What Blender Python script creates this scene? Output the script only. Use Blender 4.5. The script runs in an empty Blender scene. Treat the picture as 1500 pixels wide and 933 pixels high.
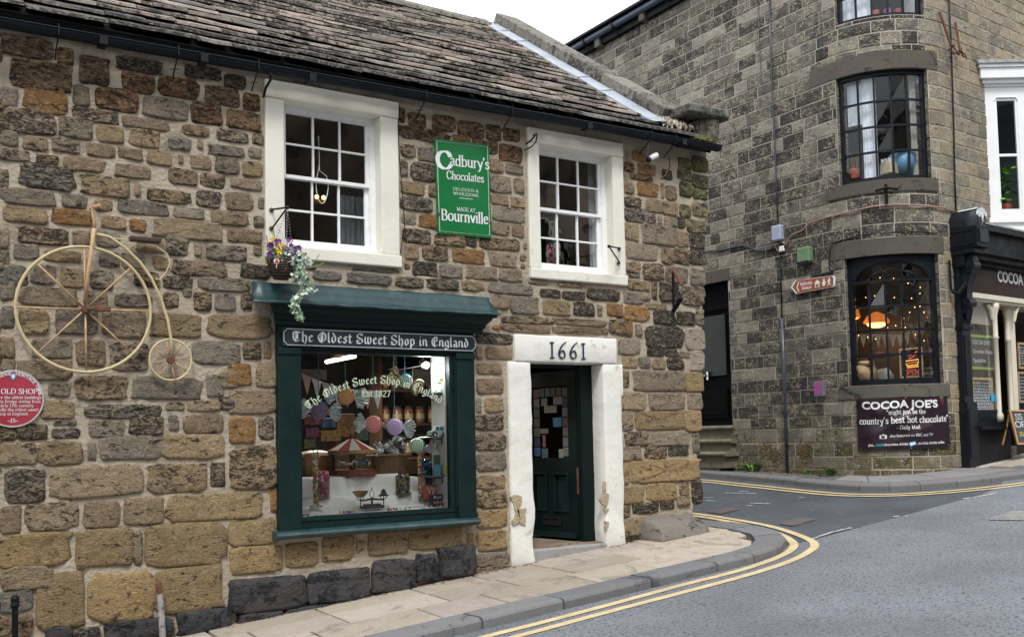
import bpy, bmesh, math, random
from mathutils import Vector, Matrix, noise
random.seed(7)
S = bpy.context.scene
COL = S.collection
R = math.radians
# ------------------------------------------------------------------ camera
CAMP = Vector((0, -8.3, 1.6))
F_PX, CY, PITCH, ROLL, PHI = 1458.0, 84.27, 0.0598, -0.0205, R(57.3)
_fh = Vector((math.cos(PHI), math.sin(PHI), 0)); _xr = Vector((math.sin(PHI), -math.cos(PHI), 0)); _z = Vector((0, 0, 1))
FW = math.cos(PITCH) * _fh + math.sin(PITCH) * _z
_u = -math.sin(PITCH) * _fh + math.cos(PITCH) * _z
CX = math.cos(ROLL) * _xr + math.sin(ROLL) * _u
CU = -math.sin(ROLL) * _xr + math.cos(ROLL) * _u
cam_d = bpy.data.cameras.new('camera'); cam = bpy.data.objects.new('camera', cam_d); COL.objects.link(cam)
cam.matrix_world = Matrix(((CX.x, CU.x, -FW.x, CAMP.x), (CX.y, CU.y, -FW.y, CAMP.y), (CX.z, CU.z, -FW.z, CAMP.z), (0, 0, 0, 1)))
cam_d.sensor_fit = 'HORIZONTAL'; cam_d.sensor_width = 36; cam_d.lens = 36 * F_PX / 1500
cam_d.shift_y = CY / 1500; cam_d.clip_end = 2000; cam_d.clip_start = 0.05
S.camera = cam
# ------------------------------------------------------------------ sky and sun (bright overcast day)
w = bpy.data.worlds.new('World'); S.world = w; w.use_nodes = True
nt = w.node_tree; nt.nodes.clear()
out = nt.nodes.new('ShaderNodeOutputWorld'); bg = nt.nodes.new('ShaderNodeBackground')
sky = nt.nodes.new('ShaderNodeTexSky'); sky.sky_type = 'NISHITA'; sky.sun_disc = False
SUN_EL, SUN_ROT = R(52), R(200)
sky.sun_elevation = SUN_EL; sky.sun_rotation = SUN_ROT; sky.dust_density = 6; sky.air_density = 1; sky.ozone_density = 1
mx = nt.nodes.new('ShaderNodeMix'); mx.data_type = 'RGBA'; mx.inputs[0].default_value = 0.9
mx.inputs[7].default_value = (10.2, 10.6, 11.0, 1)
nt.links.new(sky.outputs[0], mx.inputs[6]); nt.links.new(mx.outputs[2], bg.inputs[0])
bg.inputs[1].default_value = 0.1
nt.links.new(bg.outputs[0], out.inputs[0])
sl = bpy.data.lights.new('sun', 'SUN'); sl.energy = 1.5; sl.angle = R(13); sl.color = (1, 0.985, 0.95)
sun = bpy.data.objects.new('sun', sl); COL.objects.link(sun)
sd = Vector((-0.45, -0.75, 1.25)).normalized()          # direction towards the bright part of the cloud
sun.rotation_euler = sd.to_track_quat('Z', 'Y').to_euler()
sky.sun_rotation = math.atan2(sd.x, sd.y)
sky.sun_elevation = math.asin(sd.z)
S.view_settings.view_transform = 'Standard'; S.view_settings.look = 'None'; S.view_settings.gamma = 1
S.view_settings.exposure = 0.74
S.cycles.max_bounces = 7; S.cycles.transparent_max_bounces = 12; S.cycles.use_denoising = True
# ------------------------------------------------------------------ pixel rays of the photograph met with real planes
def ray(px, py): return FW + CX * ((px - 750) / F_PX) - CU * ((py - 466.5 - CY) / F_PX)
def atY(px, py, Y=0.0):
    d = ray(px, py); return CAMP + d * ((Y - CAMP.y) / d.y)
def atX(px, py, X=12.0):
    d = ray(px, py); return CAMP + d * ((X - CAMP.x) / d.x)
GA, GB, GC = -0.12, 0.085, 0.02                          # the street climbs to the right
def G(x, y, off=0.0): return GA + GB * x + GC * y + off
def atG(px, py, off=0.0):
    d = ray(px, py); n = Vector((-GB, -GC, 1)); t = (GA + off - n.dot(CAMP)) / n.dot(d); return CAMP + d * t
# curved corner wall of the second building: u runs along the wall, off points out of it
BX, ACY, AR = 12.0, 1.42, 1.1
ACX = BX + AR; AEND = R(94); UL = AR * AEND; T4 = R(4)
PC = Vector((ACX - AR * math.cos(AEND), ACY - AR * math.sin(AEND), 0))
DC = Vector((math.cos(T4), math.sin(T4), 0)); NC = Vector((math.sin(T4), -math.cos(T4), 0))
def mapB(u, z, off=0.0):
    if u <= 0: return Vector((BX - off, ACY - u, z))
    if u < UL:
        a = u / AR; r = AR + off
        return Vector((ACX - r * math.cos(a), ACY - r * math.sin(a), z))
    return PC + DC * (u - UL) + NC * off + Vector((0, 0, z))
def onC(px, py, off=0.0):
    d = ray(px, py); t = ((PC + NC * off - CAMP).dot(NC)) / d.dot(NC); P = CAMP + d * t
    return ((P - PC).dot(DC), P.z)
def mapA(x, z, off=0.0): return Vector((x, -off, z))
# ------------------------------------------------------------------ materials
MATS = {}
def mat(name, c, rough=0.6, var=0.12, scale=6.0, bump=0.0, bscale=40.0, metal=0.0, dark=None, dk=0.0, dscale=5.0, spec=0.5, emit=None, es=1.0, coat=0.0):
    if name in MATS: return MATS[name]
    m = bpy.data.materials.new(name); m.use_nodes = True; n = m.node_tree; L = n.links
    b = n.nodes['Principled BSDF']; b.inputs['Roughness'].default_value = rough; b.inputs['Metallic'].default_value = metal
    b.inputs['Specular IOR Level'].default_value = spec; b.inputs['Coat Weight'].default_value = coat
    g = n.nodes.new('ShaderNodeNewGeometry')
    nz = n.nodes.new('ShaderNodeTexNoise'); nz.inputs['Scale'].default_value = scale; nz.inputs['Detail'].default_value = 6
    L.new(g.outputs['Position'], nz.inputs['Vector'])
    mp = n.nodes.new('ShaderNodeMapRange'); mp.inputs[1].default_value = .3; mp.inputs[2].default_value = .7
    mp.inputs[3].default_value = 1 - var; mp.inputs[4].default_value = 1 + var; L.new(nz.outputs[0], mp.inputs[0])
    hs = n.nodes.new('ShaderNodeHueSaturation'); hs.inputs['Color'].default_value = (*c, 1); L.new(mp.outputs[0], hs.inputs['Value'])
    col = hs.outputs[0]
    if dark:
        n2 = n.nodes.new('ShaderNodeTexNoise'); n2.inputs['Scale'].default_value = dscale; n2.inputs['Detail'].default_value = 9; n2.inputs['Roughness'].default_value = .65
        L.new(g.outputs['Position'], n2.inputs['Vector'])
        r = n.nodes.new('ShaderNodeMapRange'); r.inputs[1].default_value = .62 - dk * .25; r.inputs[2].default_value = .70 - dk * .2; L.new(n2.outputs[0], r.inputs[0])
        x = n.nodes.new('ShaderNodeMix'); x.data_type = 'RGBA'; x.inputs[7].default_value = (*dark, 1); L.new(r.outputs[0], x.inputs[0]); L.new(col, x.inputs[6]); col = x.outputs[2]
    L.new(col, b.inputs['Base Color'])
    rr = n.nodes.new('ShaderNodeMapRange'); rr.inputs[1].default_value = .3; rr.inputs[2].default_value = .7
    rr.inputs[3].default_value = max(0, rough - .1); rr.inputs[4].default_value = min(1, rough + .1); L.new(nz.outputs[0], rr.inputs[0]); L.new(rr.outputs[0], b.inputs['Roughness'])
    if bump:
        bn = n.nodes.new('ShaderNodeTexNoise'); bn.inputs['Scale'].default_value = bscale; bn.inputs['Detail'].default_value = 6; L.new(g.outputs['Position'], bn.inputs['Vector'])
        bp = n.nodes.new('ShaderNodeBump'); bp.inputs['Strength'].default_value = bump; bp.inputs['Distance'].default_value = .02
        L.new(bn.outputs[0], bp.inputs['Height']); L.new(bp.outputs[0], b.inputs['Normal'])
    if emit: b.inputs['Emission Color'].default_value = (*emit, 1); b.inputs['Emission Strength'].default_value = es
    MATS[name] = m; return m
def stone_mat(name, soot=(.022, .02, .018), buff=(.42, .31, .19), s1=7, s2=34, sootk=.5, buffk=.6, bump=.9, moss=None, bd=.02, stretch=1.6, light=1.5):
    """weathered sandstone: tint attribute (alpha = how sooty), black crust, pale worn flecks, pitted relief"""
    m = bpy.data.materials.new(name); m.use_nodes = True; n = m.node_tree; L = n.links; N = n.nodes.new
    b = n.nodes['Principled BSDF']; b.inputs['Roughness'].default_value = .9; b.inputs['Specular IOR Level'].default_value = .2
    at = N('ShaderNodeAttribute'); at.attribute_name = 'tint'
    g = N('ShaderNodeNewGeometry'); mpn = N('ShaderNodeMapping'); mpn.inputs['Scale'].default_value = (1, 1, stretch); L.new(g.outputs['Position'], mpn.inputs[0])
    def nz(sc, det=8, ro=.62, dist=0.0):
        q = N('ShaderNodeTexNoise'); q.inputs['Scale'].default_value = sc; q.inputs['Detail'].default_value = det; q.inputs['Roughness'].default_value = ro; q.inputs['Distortion'].default_value = dist
        L.new(mpn.outputs[0], q.inputs['Vector']); return q.outputs[0]
    def rng(v, a, c, lo=0.0, hi=1.0):
        q = N('ShaderNodeMapRange'); q.inputs[1].default_value = a; q.inputs[2].default_value = c; q.inputs[3].default_value = lo; q.inputs[4].default_value = hi; L.new(v, q.inputs[0]); return q.outputs[0]
    def mth(op, a, c):
        q = N('ShaderNodeMath'); q.operation = op; q.use_clamp = op != 'ADD'
        for i, v in enumerate((a, c)):
            if isinstance(v, (int, float)): q.inputs[i].default_value = v
            else: L.new(v, q.inputs[i])
        return q.outputs[0]
    def mix(f, a, c, mode='MIX'):
        q = N('ShaderNodeMix'); q.data_type = 'RGBA'; q.blend_type = mode
        for i, v in ((0, f), (6, a), (7, c)):
            if isinstance(v, (int, float)): q.inputs[i].default_value = v
            elif isinstance(v, tuple): q.inputs[i].default_value = (*v, 1)
            else: L.new(v, q.inputs[i])
        return q.outputs[2]
    nb = nz(s1, 10, .74, 1.0); nf = nz(s2, 7, .6, .8); nl = nz(2.2, 4)
    base = mix(mth('MULTIPLY', rng(nl, .35, .65), .5), at.outputs['Color'], mix(.5, at.outputs['Color'], (.2, .15, .1)))
    nm = nz(s1 * 2.3, 9, .78, 1.6); hs_ = N('ShaderNodeHueSaturation'); hs_.inputs['Value'].default_value = light; L.new(at.outputs['Color'], hs_.inputs['Color'])
    base = mix(mth('MULTIPLY', rng(nm, .46, .58), .8), base, hs_.outputs[0])
    base = mix(mth('MULTIPLY', mth('MULTIPLY', rng(nf, .49, .60), buffk), rng(nz(s1 * .8, 5), .42, .56, .12, 1.0)), base, buff)
    sv = mth('ADD', nb, mth('MULTIPLY', mth('SUBTRACT', at.outputs['Alpha'], .5), .55))
    f = mth('MULTIPLY', rng(sv, .60 - sootk * .1, .645 - sootk * .1), .93)
    f = mth('MULTIPLY', f, rng(nf, .62, .48, .2, 1.0))
    base = mix(f, base, soot)
    pit = nz(s2 * 2.4, 5)
    base = mix(mth('MULTIPLY', rng(pit, .56, .66), .6), base, (.03, .024, .018))
    if moss:
        gz = N('ShaderNodeSeparateXYZ'); L.new(g.outputs['Position'], gz.inputs[0])
        k = mth('MULTIPLY', rng(gz.outputs[2], *moss[0]), rng(gz.outputs[moss[3]], *moss[1])); k = mth('MULTIPLY', k, rng(nz(5), .38, .6)); base = mix(mth('MULTIPLY', k, .75), base, moss[2])
    L.new(base, b.inputs['Base Color'])
    h = mth('ADD', mth('MULTIPLY', mth('ADD', nb, nm), .6), mth('ADD', mth('MULTIPLY', nf, .5), mth('MULTIPLY', pit, .25)))
    bp = N('ShaderNodeBump'); bp.inputs['Strength'].default_value = bump; bp.inputs['Distance'].default_value = bd; L.new(h, bp.inputs['Height']); L.new(bp.outputs[0], b.inputs['Normal'])
    MATS[name] = m; return m
def glass_mat(name, tint=(1, 1, 1), refl=1.0, rough=0.0, wav=0.0):
    m = bpy.data.materials.new(name); m.use_nodes = True; n = m.node_tree; n.nodes.clear(); L = n.links; N = n.nodes.new
    o = N('ShaderNodeOutputMaterial'); t = N('ShaderNodeBsdfTransparent'); t.inputs[0].default_value = (*tint, 1)
    g = N('ShaderNodeBsdfGlossy'); g.inputs['Roughness'].default_value = rough
    fr = N('ShaderNodeFresnel'); fr.inputs[0].default_value = 1.52
    mu = N('ShaderNodeMath'); mu.operation = 'MULTIPLY'; mu.inputs[1].default_value = refl; L.new(fr.outputs[0], mu.inputs[0])
    x = N('ShaderNodeMixShader'); L.new(mu.outputs[0], x.inputs[0]); L.new(t.outputs[0], x.inputs[1]); L.new(g.outputs[0], x.inputs[2]); L.new(x.outputs[0], o.inputs[0])
    if wav:
        nz = N('ShaderNodeTexNoise'); nz.inputs['Scale'].default_value = 3; bp = N('ShaderNodeBump'); bp.inputs['Strength'].default_value = wav; bp.inputs['Distance'].default_value = .02
        gg = N('ShaderNodeNewGeometry'); L.new(gg.outputs['Position'], nz.inputs['Vector']); L.new(nz.outputs[0], bp.inputs['Height']); L.new(bp.outputs[0], g.inputs['Normal'])
    MATS[name] = m; return m
def emis(name, c, s):
    return mat(name, c, .6, emit=c, es=s)
# ------------------------------------------------------------------ mesh building
WL = {}
class MB:
    def __init__(s): s.v = []; s.f = []; s.t = []; s.cur = (0.3, 0.3, 0.3, 0.5)
    def face(s, pts):
        i = len(s.v); s.v += [tuple(p) for p in pts]; s.f.append(tuple(range(i, i + len(pts)))); s.t.append(s.cur)
    def add(s, vs, fs):
        i = len(s.v); s.v += [tuple(p) for p in vs]
        for f in fs: s.f.append(tuple(i + k for k in f)); s.t.append(s.cur)
    def box(s, x0, x1, y0, y1, z0, z1, fn=None, bev=0.0):
        x0, x1 = min(x0, x1), max(x0, x1); y0, y1 = min(y0, y1), max(y0, y1); z0, z1 = min(z0, z1), max(z0, z1)
        b = min(bev, (x1 - x0) * .45, (y1 - y0) * .45, (z1 - z0) * .45)
        if b <= 0:
            vs = [(x, y, z) for z in (z0, z1) for y in (y0, y1) for x in (x0, x1)]
            fs = [(0, 2, 3, 1), (4, 5, 7, 6), (0, 1, 5, 4), (2, 6, 7, 3), (0, 4, 6, 2), (1, 3, 7, 5)]
        else:
            bm = bmesh.new(); bmesh.ops.create_cube(bm, size=1)
            for q in bm.verts: q.co = Vector((x0 + (q.co.x + .5) * (x1 - x0), y0 + (q.co.y + .5) * (y1 - y0), z0 + (q.co.z + .5) * (z1 - z0)))
            bmesh.ops.bevel(bm, geom=bm.edges[:], offset=b, segments=1, affect='EDGES', profile=.6)
            bm.verts.index_update(); vs = [tuple(q.co) for q in bm.verts]; fs = [tuple(q.index for q in f.verts) for f in bm.faces]; bm.free()
        if fn: vs = [fn(*p) for p in vs]
        s.add(vs, fs)
    def mbox(s, mp, u0, u1, z0, z1, o0, o1, n=1):
        """box laid along a wall map (u, z, out of the wall)"""
        vs = []; fs = []
        for i in range(n + 1):
            u = u0 + (u1 - u0) * i / n
            vs += [mp(u, z0, o0), mp(u, z0, o1), mp(u, z1, o1), mp(u, z1, o0)]
            if i:
                a = 4 * (i - 1); c = 4 * i
                for k in range(4): fs.append((a + k, a + (k + 1) % 4, c + (k + 1) % 4, c + k))
        fs.append((3, 2, 1, 0)); e = 4 * n; fs.append((e, e + 1, e + 2, e + 3)); s.add(vs, fs)
    def tube(s, pts, r, n=8, caps=True, closed=False):
        pts = [Vector(p) for p in pts]; m = len(pts); rs = r if isinstance(r, (list, tuple)) else [r] * m
        vs = []; fs = []; up = None
        for i, p in enumerate(pts):
            if closed: t = (pts[(i + 1) % m] - pts[i - 1])
            else: t = pts[min(i + 1, m - 1)] - pts[max(i - 1, 0)]
            t = t.normalized() if t.length > 1e-9 else Vector((0, 0, 1))
            if up is None: up = t.orthogonal().normalized()
            up = (up - t * up.dot(t)); up = up.normalized() if up.length > 1e-6 else t.orthogonal().normalized()
            sd = t.cross(up)
            for k in range(n):
                a = 2 * math.pi * k / n; vs.append(p + (up * math.cos(a) + sd * math.sin(a)) * rs[i])
        for i in range(m if closed else m - 1):
            j = (i + 1) % m
            for k in range(n): fs.append((i * n + k, i * n + (k + 1) % n, j * n + (k + 1) % n, j * n + k))
        if caps and not closed: fs.append(tuple(range(n - 1, -1, -1))); fs.append(tuple((m - 1) * n + k for k in range(n)))
        s.add(vs, fs)
    def lathe(s, prof, c, n=16, ax=None, sx=1.0, sy=1.0):
        """profile of (radius, height); ax: axis direction"""
        c = Vector(c); q = (Vector(ax).normalized().to_track_quat('Z', 'Y') if ax is not None else None)
        vs = []; fs = []
        for (r, h) in prof:
            for k in range(n):
                a = 2 * math.pi * k / n; p = Vector((r * math.cos(a) * sx, r * math.sin(a) * sy, h)); vs.append(c + (q @ p if q else p))
        for i in range(len(prof) - 1):
            for k in range(n): fs.append((i * n + k, i * n + (k + 1) % n, (i + 1) * n + (k + 1) % n, (i + 1) * n + k))
        if prof[0][0] > 1e-6: fs.append(tuple(range(n - 1, -1, -1)))
        if prof[-1][0] > 1e-6: fs.append(tuple((len(prof) - 1) * n + k for k in range(n)))
        s.add(vs, fs)
    def ball(s, c, r, n=8, m=5, sc=(1, 1, 1)):
        pr = [(r * math.sin(math.pi * i / m) + 1e-7 * (i in (0, m)), -r * math.cos(math.pi * i / m)) for i in range(m + 1)]
        vs = []; fs = []; c = Vector(c)
        for rr, h in pr:
            for k in range(n):
                a = 2 * math.pi * k / n; vs.append(c + Vector((rr * math.cos(a) * sc[0], rr * math.sin(a) * sc[1], h * sc[2])))
        for i in range(m):
            for k in range(n): fs.append((i * n + k, i * n + (k + 1) % n, (i + 1) * n + (k + 1) % n, (i + 1) * n + k))
        s.add(vs, fs)
    def plate(s, poly, mp, o0, o1):
        """polygon in (u, z) given a thickness o0..o1 on a wall map"""
        n = len(poly); s.add([mp(u, z, o1) for u, z in poly] + [mp(u, z, o0) for u, z in poly], [tuple(range(n))] + [(i, i + n, (i + 1) % n + n, (i + 1) % n) for i in range(n)])
    def build(s, name, m, parent=None, smooth=False, kind=None, label=None, up=None):
        me = bpy.data.meshes.new(name)
        if s.v:
            lo = [min(p[k] for p in s.v) for k in range(3)]; hi = [max(p[k] for p in s.v) for k in range(3)]
        else: lo = hi = [0, 0, 0]
        c = Vector([(lo[k] + hi[k]) / 2 for k in range(3)]); 
        if parent is None: c.z = lo[2]
        me.from_pydata([(p[0] - c.x, p[1] - c.y, p[2] - c.z) for p in s.v], [], s.f)
        me.validate(clean_customdata=False)
        if len(me.polygons) == len(s.t):
            ca = me.color_attributes.new('tint', 'FLOAT_COLOR', 'CORNER'); data = []
            for p, t in zip(me.polygons, s.t): data += list(t) * p.loop_total
            ca.data.foreach_set('color', data)
        bm = bmesh.new(); bm.from_mesh(me); bmesh.ops.recalc_face_normals(bm, faces=bm.faces); bm.to_mesh(me); bm.free()
        if smooth: me.polygons.foreach_set('use_smooth', [True] * len(me.polygons))
        me.materials.append(m if not isinstance(m, str) else MATS[m])
        o = bpy.data.objects.new(name, me); COL.objects.link(o); WL[o.name] = c
        if parent is not None: o.parent = parent; o.location = c - WL[parent.name]
        else: o.location = c
        if kind: o['kind'] = kind
        if label: o['label'] = label
        return o
def tag(o, label, cat, group=None):
    o['label'] = label; o['category'] = cat
    if group: o['group'] = group
    return o
def thing(name, loc, label, cat, group=None):
    o = bpy.data.objects.new(name, None); COL.objects.link(o); o.location = loc; o.empty_display_size = .1; WL[o.name] = Vector(loc)
    return tag(o, label, cat, group)
def copy_tree(o, loc, label, group=None):
    def rec(a, par):
        c = a.copy(); COL.objects.link(c); c.parent = par
        for ch in a.children: rec(ch, c)
        return c
    c = rec(o, None); c.location = loc; WL[c.name] = Vector(loc); c['label'] = label
    if group: c['group'] = group
    return c
def seglist(mb, mp, segs, z0, z1, o0, o1): 
    for a, b in segs: mb.mbox(mp, a, b, z0, z1, o0, o1)
# one rounded, irregular stone on a wall map
def stone_verts(mp, u, z, wd, h, proud, rough=1.0, n=16, ex=4.5, seed=0.0, tilt=0.0):
    vs = []; rings = ((.40, 1.0), (.76, .98), (.93, .90), (.985, .55), (1.015, -.35)) if wd > .14 else ((.6, 1.0), (.9, .8), (1.02, -.3))
    def nzv(a, b, k): return noise.noise(Vector((a * k + seed, b * k, seed * 3.1)))
    cc = mp(u, z, proud * (1 + .25 * nzv(u, z, 9)))
    vs.append(cc)
    for rr, pf in rings:
        for k in range(n):
            a = 2 * math.pi * (k + .5) / n; c = math.cos(a); s_ = math.sin(a)
            x = math.copysign(abs(c) ** (2 / ex), c); y = math.copysign(abs(s_) ** (2 / ex), s_)
            j = 1 + rough * .11 * nzv(x * 1.7, y * 1.7, 1.9) + rough * .10 * nzv(x, y, 6)
            uu = u + x * rr * wd / 2 * j; zz = z + y * rr * h / 2 * j + tilt * x * wd / 2
            off = proud * pf + (rough * .016 * nzv(uu, zz, 14) + rough * .008 * nzv(uu, zz, 34)) * (pf > 0)
            vs.append(mp(uu, zz, off))
    fs = []
    for k in range(n): fs.append((0, 1 + k, 1 + (k + 1) % n))
    for i in range(len(rings) - 1):
        for k in range(n): fs.append((1 + i * n + k, 1 + (i + 1) * n + k, 1 + (i + 1) * n + (k + 1) % n, 1 + i * n + (k + 1) % n))
    return vs, fs
# ------------------------------------------------------------------ pen lettering (polylines written with a broad nib)
GL = {
 'a': (9, ['~2,8.2 4,9.8 6.6,9 7,7 7,2 8.8,.6', '~7,5.8 3,5 1.4,2.8 2.4,.6 4.6,.4 7,2.6']),
 'b': (10, ['|2,0 2,15', '~2,7.5 4.5,9.6 7.6,8.8 9,5 7.6,1 4.5,0 2,1.8']),
 'c': (8.5, ['~7.6,7.8 5.5,9.8 2.6,8.6 1.2,5 2.8,1 5.2,.2 7.8,2']),
 'd': (10, ['|8,0 8,15', '~8,7.5 5.5,9.7 2.6,8.8 1.2,5 2.6,1 5,.2 8,2.4']),
 'e': (8.5, ['~1.5,5.6 7.4,5.8 7,8.4 5,9.8 2.4,8.6 1.2,5 2.6,1.2 5,.2 7.8,2']),
 'f': (6, ['|2.6,0 2.6,11', '~2.6,11 3.4,14.3 6.2,14.4', '.2,9.6 5.4,9.6']),
 'g': (9, ['~7,8.4 4.4,9.8 1.8,8.2 2,5 4.4,3.8 6.8,5.4 7,8.2 9,9.4', '~2.6,4 1.6,2 4,1 7.6,0 8,-2.8 4.6,-4.6 1.4,-3.6 1.8,-1 3.6,.6']),
 'h': (10, ['|2,0 2,15', '~2,7.4 4.6,9.7 7.4,8.8 8,6.6', '|8,6.6 8,0']),
 'i': (4, ['|2,0 2,9.6', '2,13 2,13.6']),
 'j': (4, ['~2.4,9.6 2.4,0 1.6,-3.6 -.8,-4', '2.4,13 2.4,13.6']),
 'k': (9.5, ['|2,0 2,15', '7.6,9.6 2.4,4.4', '4,5.6 8.4,0']),
 'l': (4, ['|2,0 2,15']),
 'm': (15, ['|2,0 2,9.6', '~2,7.4 4.4,9.7 7,8.8 7.4,6.6', '|7.4,6.6 7.4,0', '~7.4,7.4 9.8,9.7 12.4,8.8 12.8,6.6', '|12.8,6.6 12.8,0']),
 'n': (10, ['|2,0 2,9.6', '~2,7.4 4.6,9.7 7.4,8.8 8,6.6', '|8,6.6 8,0']),
 'o': (9.6, ['~4.8,9.8 8,8.4 8.6,5 7.6,1.4 4.8,.1 1.8,1.4 1,5 1.8,8.4 4.8,9.8']),
 'p': (10, ['|2,-5 2,9.6', '~2,7.5 4.5,9.6 7.6,8.8 9,5 7.6,1 4.5,0 2,1.8']),
 'r': (7, ['|2,0 2,9.6', '~2,6.8 4.4,9.4 6.8,9.2']),
 's': (7.6, ['~6.6,8 4,9.8 1.6,8.2 2.6,5.8 5.6,4.4 6.6,2.2 4.6,.1 1,1.8']),
 't': (6, ['~2.6,13 2.6,3 3.6,.6 6,1', '.3,9.6 5.4,9.6']),
 'u': (10, ['|2,2.8 2,9.6', '~2,3 3.6,.2 6,.6 8,2.6', '|8,0 8,9.6']),
 'v': (9, ['1,9.6 4.6,.2', '4.6,.2 8.2,9.6']), 'w': (13, ['1,9.6 3.8,.2', '3.8,.2 6.6,9', '6.6,9 9.4,.2', '9.4,.2 12.2,9.6']),
 'x': (9, ['1,9.6 8,0', '8,9.6 1,0']), 'y': (9, ['1,9.6 5,.4', '~8.4,9.6 5,.4 3,-4 .8,-4']),
 'z': (8, ['1,9.4 7,9.4', '7,9.4 1,.4', '1,.4 7.2,.4']),
 'A': (12.5, ['1,0 6,14.4', '6,14.4 11.4,0', '3,5 9.4,5', '0,0 2.6,0', '9.8,0 12.8,0']),
 'B': (11, ['|2,0 2,14.4', '~2,14.2 6.6,14.2 9.2,11.2 6.6,7.8 2,7.6', '~2,7.6 7.4,7.6 10,4 7.4,.2 2,.2']),
 'C': (12, ['~11,10.6 9.6,13.6 6.4,14.8 2.6,12.4 1.2,7.4 2.8,2 6.6,-.2 9.8,1.2 11.4,4']),
 'D': (13, ['|2,0 2,14.4', '~2,14.2 7.4,14 11.4,11 11.4,4 7.4,.4 2,.2']),
 'E': (10.5, ['|2,0 2,14.4', '2,14.2 9,14.2', '9,14.2 9,11.8', '2,7.6 7.4,7.6', '2,.2 9.6,.2', '9.6,.2 9.6,2.8']),
 'G': (12.8, ['~11,10.6 9.6,13.6 6.4,14.8 2.6,12.4 1.2,7.4 2.8,2 6.6,-.2 10.6,1.2', '|10.8,.4 10.8,6']),
 'H': (13.6, ['|2,0 2,14.4', '|11.4,0 11.4,14.4', '2,7.4 11.4,7.4']),
 'I': (5, ['|2.4,0 2.4,14.4']), 'J': (7, ['~4.6,14.4 4.6,3 3.4,0 .6,1', '2.6,14.4 6.6,14.4']),
 'K': (12, ['|2,0 2,14.4', '10.6,14.4 2.6,6.4', '5,8.4 11,0']),
 'L': (10, ['|2,0 2,14.4', '2,.2 9,.2', '9,.2 9.2,3']),
 'M': (16, ['|2,0 2,14.4', '2,14.4 7.8,1', '7.8,1 13.6,14.4', '|13.6,0 13.6,14.4']),
 'N': (13.6, ['|2,0 2,14.4', '2,14.4 11,0', '|11.2,0 11.2,14.4']),
 'O': (13.6, ['~6.8,14.8 11,12.6 12.4,7.4 11,2 6.8,-.2 2.6,2 1.2,7.4 2.6,12.6 6.8,14.8']),
 'P': (10.6, ['|2,0 2,14.4', '~2,14.2 7,14.2 9.8,10.8 7,7 2,6.8']),
 'R': (12, ['|2,0 2,14.4', '~2,14.2 7,14.2 9.4,11 7,7.6 2,7.4', '6.4,7.4 11,0']),
 'S': (9.6, ['~8.4,11.6 6.6,14.4 3.4,14.4 1.6,11.4 3.4,8.6 7,6.4 8.6,3.6 6.6,.2 3,.2 1,3']),
 'T': (11.4, ['|5.6,0 5.6,14.4', '.6,14.2 10.8,14.2', '.6,14.2 .4,11.6', '10.8,14.2 11,11.6']),
 'U': (13, ['~2,14.4 2,4 4,.4 8,.2 10.8,4 10.8,14.4', '.4,14.4 3.8,14.4', '9.4,14.4 12.4,14.4']),
 'V': (12.4, ['1,14.4 6.2,0', '6.2,0 11.4,14.4', '-.4,14.4 3,14.4', '9.6,14.4 12.8,14.4']),
 'W': (17.5, ['1,14.4 5,0', '5,0 8.8,14.4', '8.8,14.4 12.6,0', '12.6,0 16.6,14.4', '-.4,14.4 3,14.4', '15,14.4 18,14.4']),
 '&': (12.5, ['~11.6,8 9,2 4.6,-.2 1.2,3 4.4,7.4 7.6,11 5.8,14.4 3.4,12.6 4.6,8.6 11.4,0']),
 "'": (3.4, ['1.8,15 1.4,11.6']), '"': (6.4, ['1.8,15 1.4,11.8', '4.8,15 4.4,11.8']), '.': (3.6, ['1.6,.4 1.6,1']), ',': (3.6, ['1.8,.6 1.2,-2.4']), '-': (7, ['1,5 6,5']), '~': (8, ['~.6,5 2.6,6.4 5,4.6 7.2,6']),
 '1': (7.5, ['3.8,0 3.8,14', '2,14 5.6,14', '1.8,0 5.8,0']), '6': (10.5, ['~9.6,14.8 5.6,12 2.2,7 1.4,3.4 3.6,.2 7,.4 8.4,3.4 6.8,6.6 3.8,6.4 1.8,4']),
 '8': (9.5, ['~4.8,14.4 7.8,12.4 6.6,9 2.8,6.4 1.2,3 4.6,.2 8.2,3 6.8,6.6 2.8,9.2 2,12.4 4.8,14.4']), '2': (9, ['~1.6,11 3.6,14 7,13 7.4,9.6 4,5 1,.6', '1,.4 8.2,.4']),
 '7': (8.5, ['1,14 8,14', '8,14 3.4,0']), '5': (8.6, ['7.8,14.2 2.4,14.2', '2.4,14.2 2,8.4', '~2,8.4 5.4,9.4 8,6.4 7,1.6 3.6,.2 1,1.8']), '0': (9.4, ['~4.6,14.4 8.2,11 8.2,3.4 4.6,.2 1.2,3.4 1.2,11 4.6,14.4']), ' ': (5, []),
}
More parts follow.
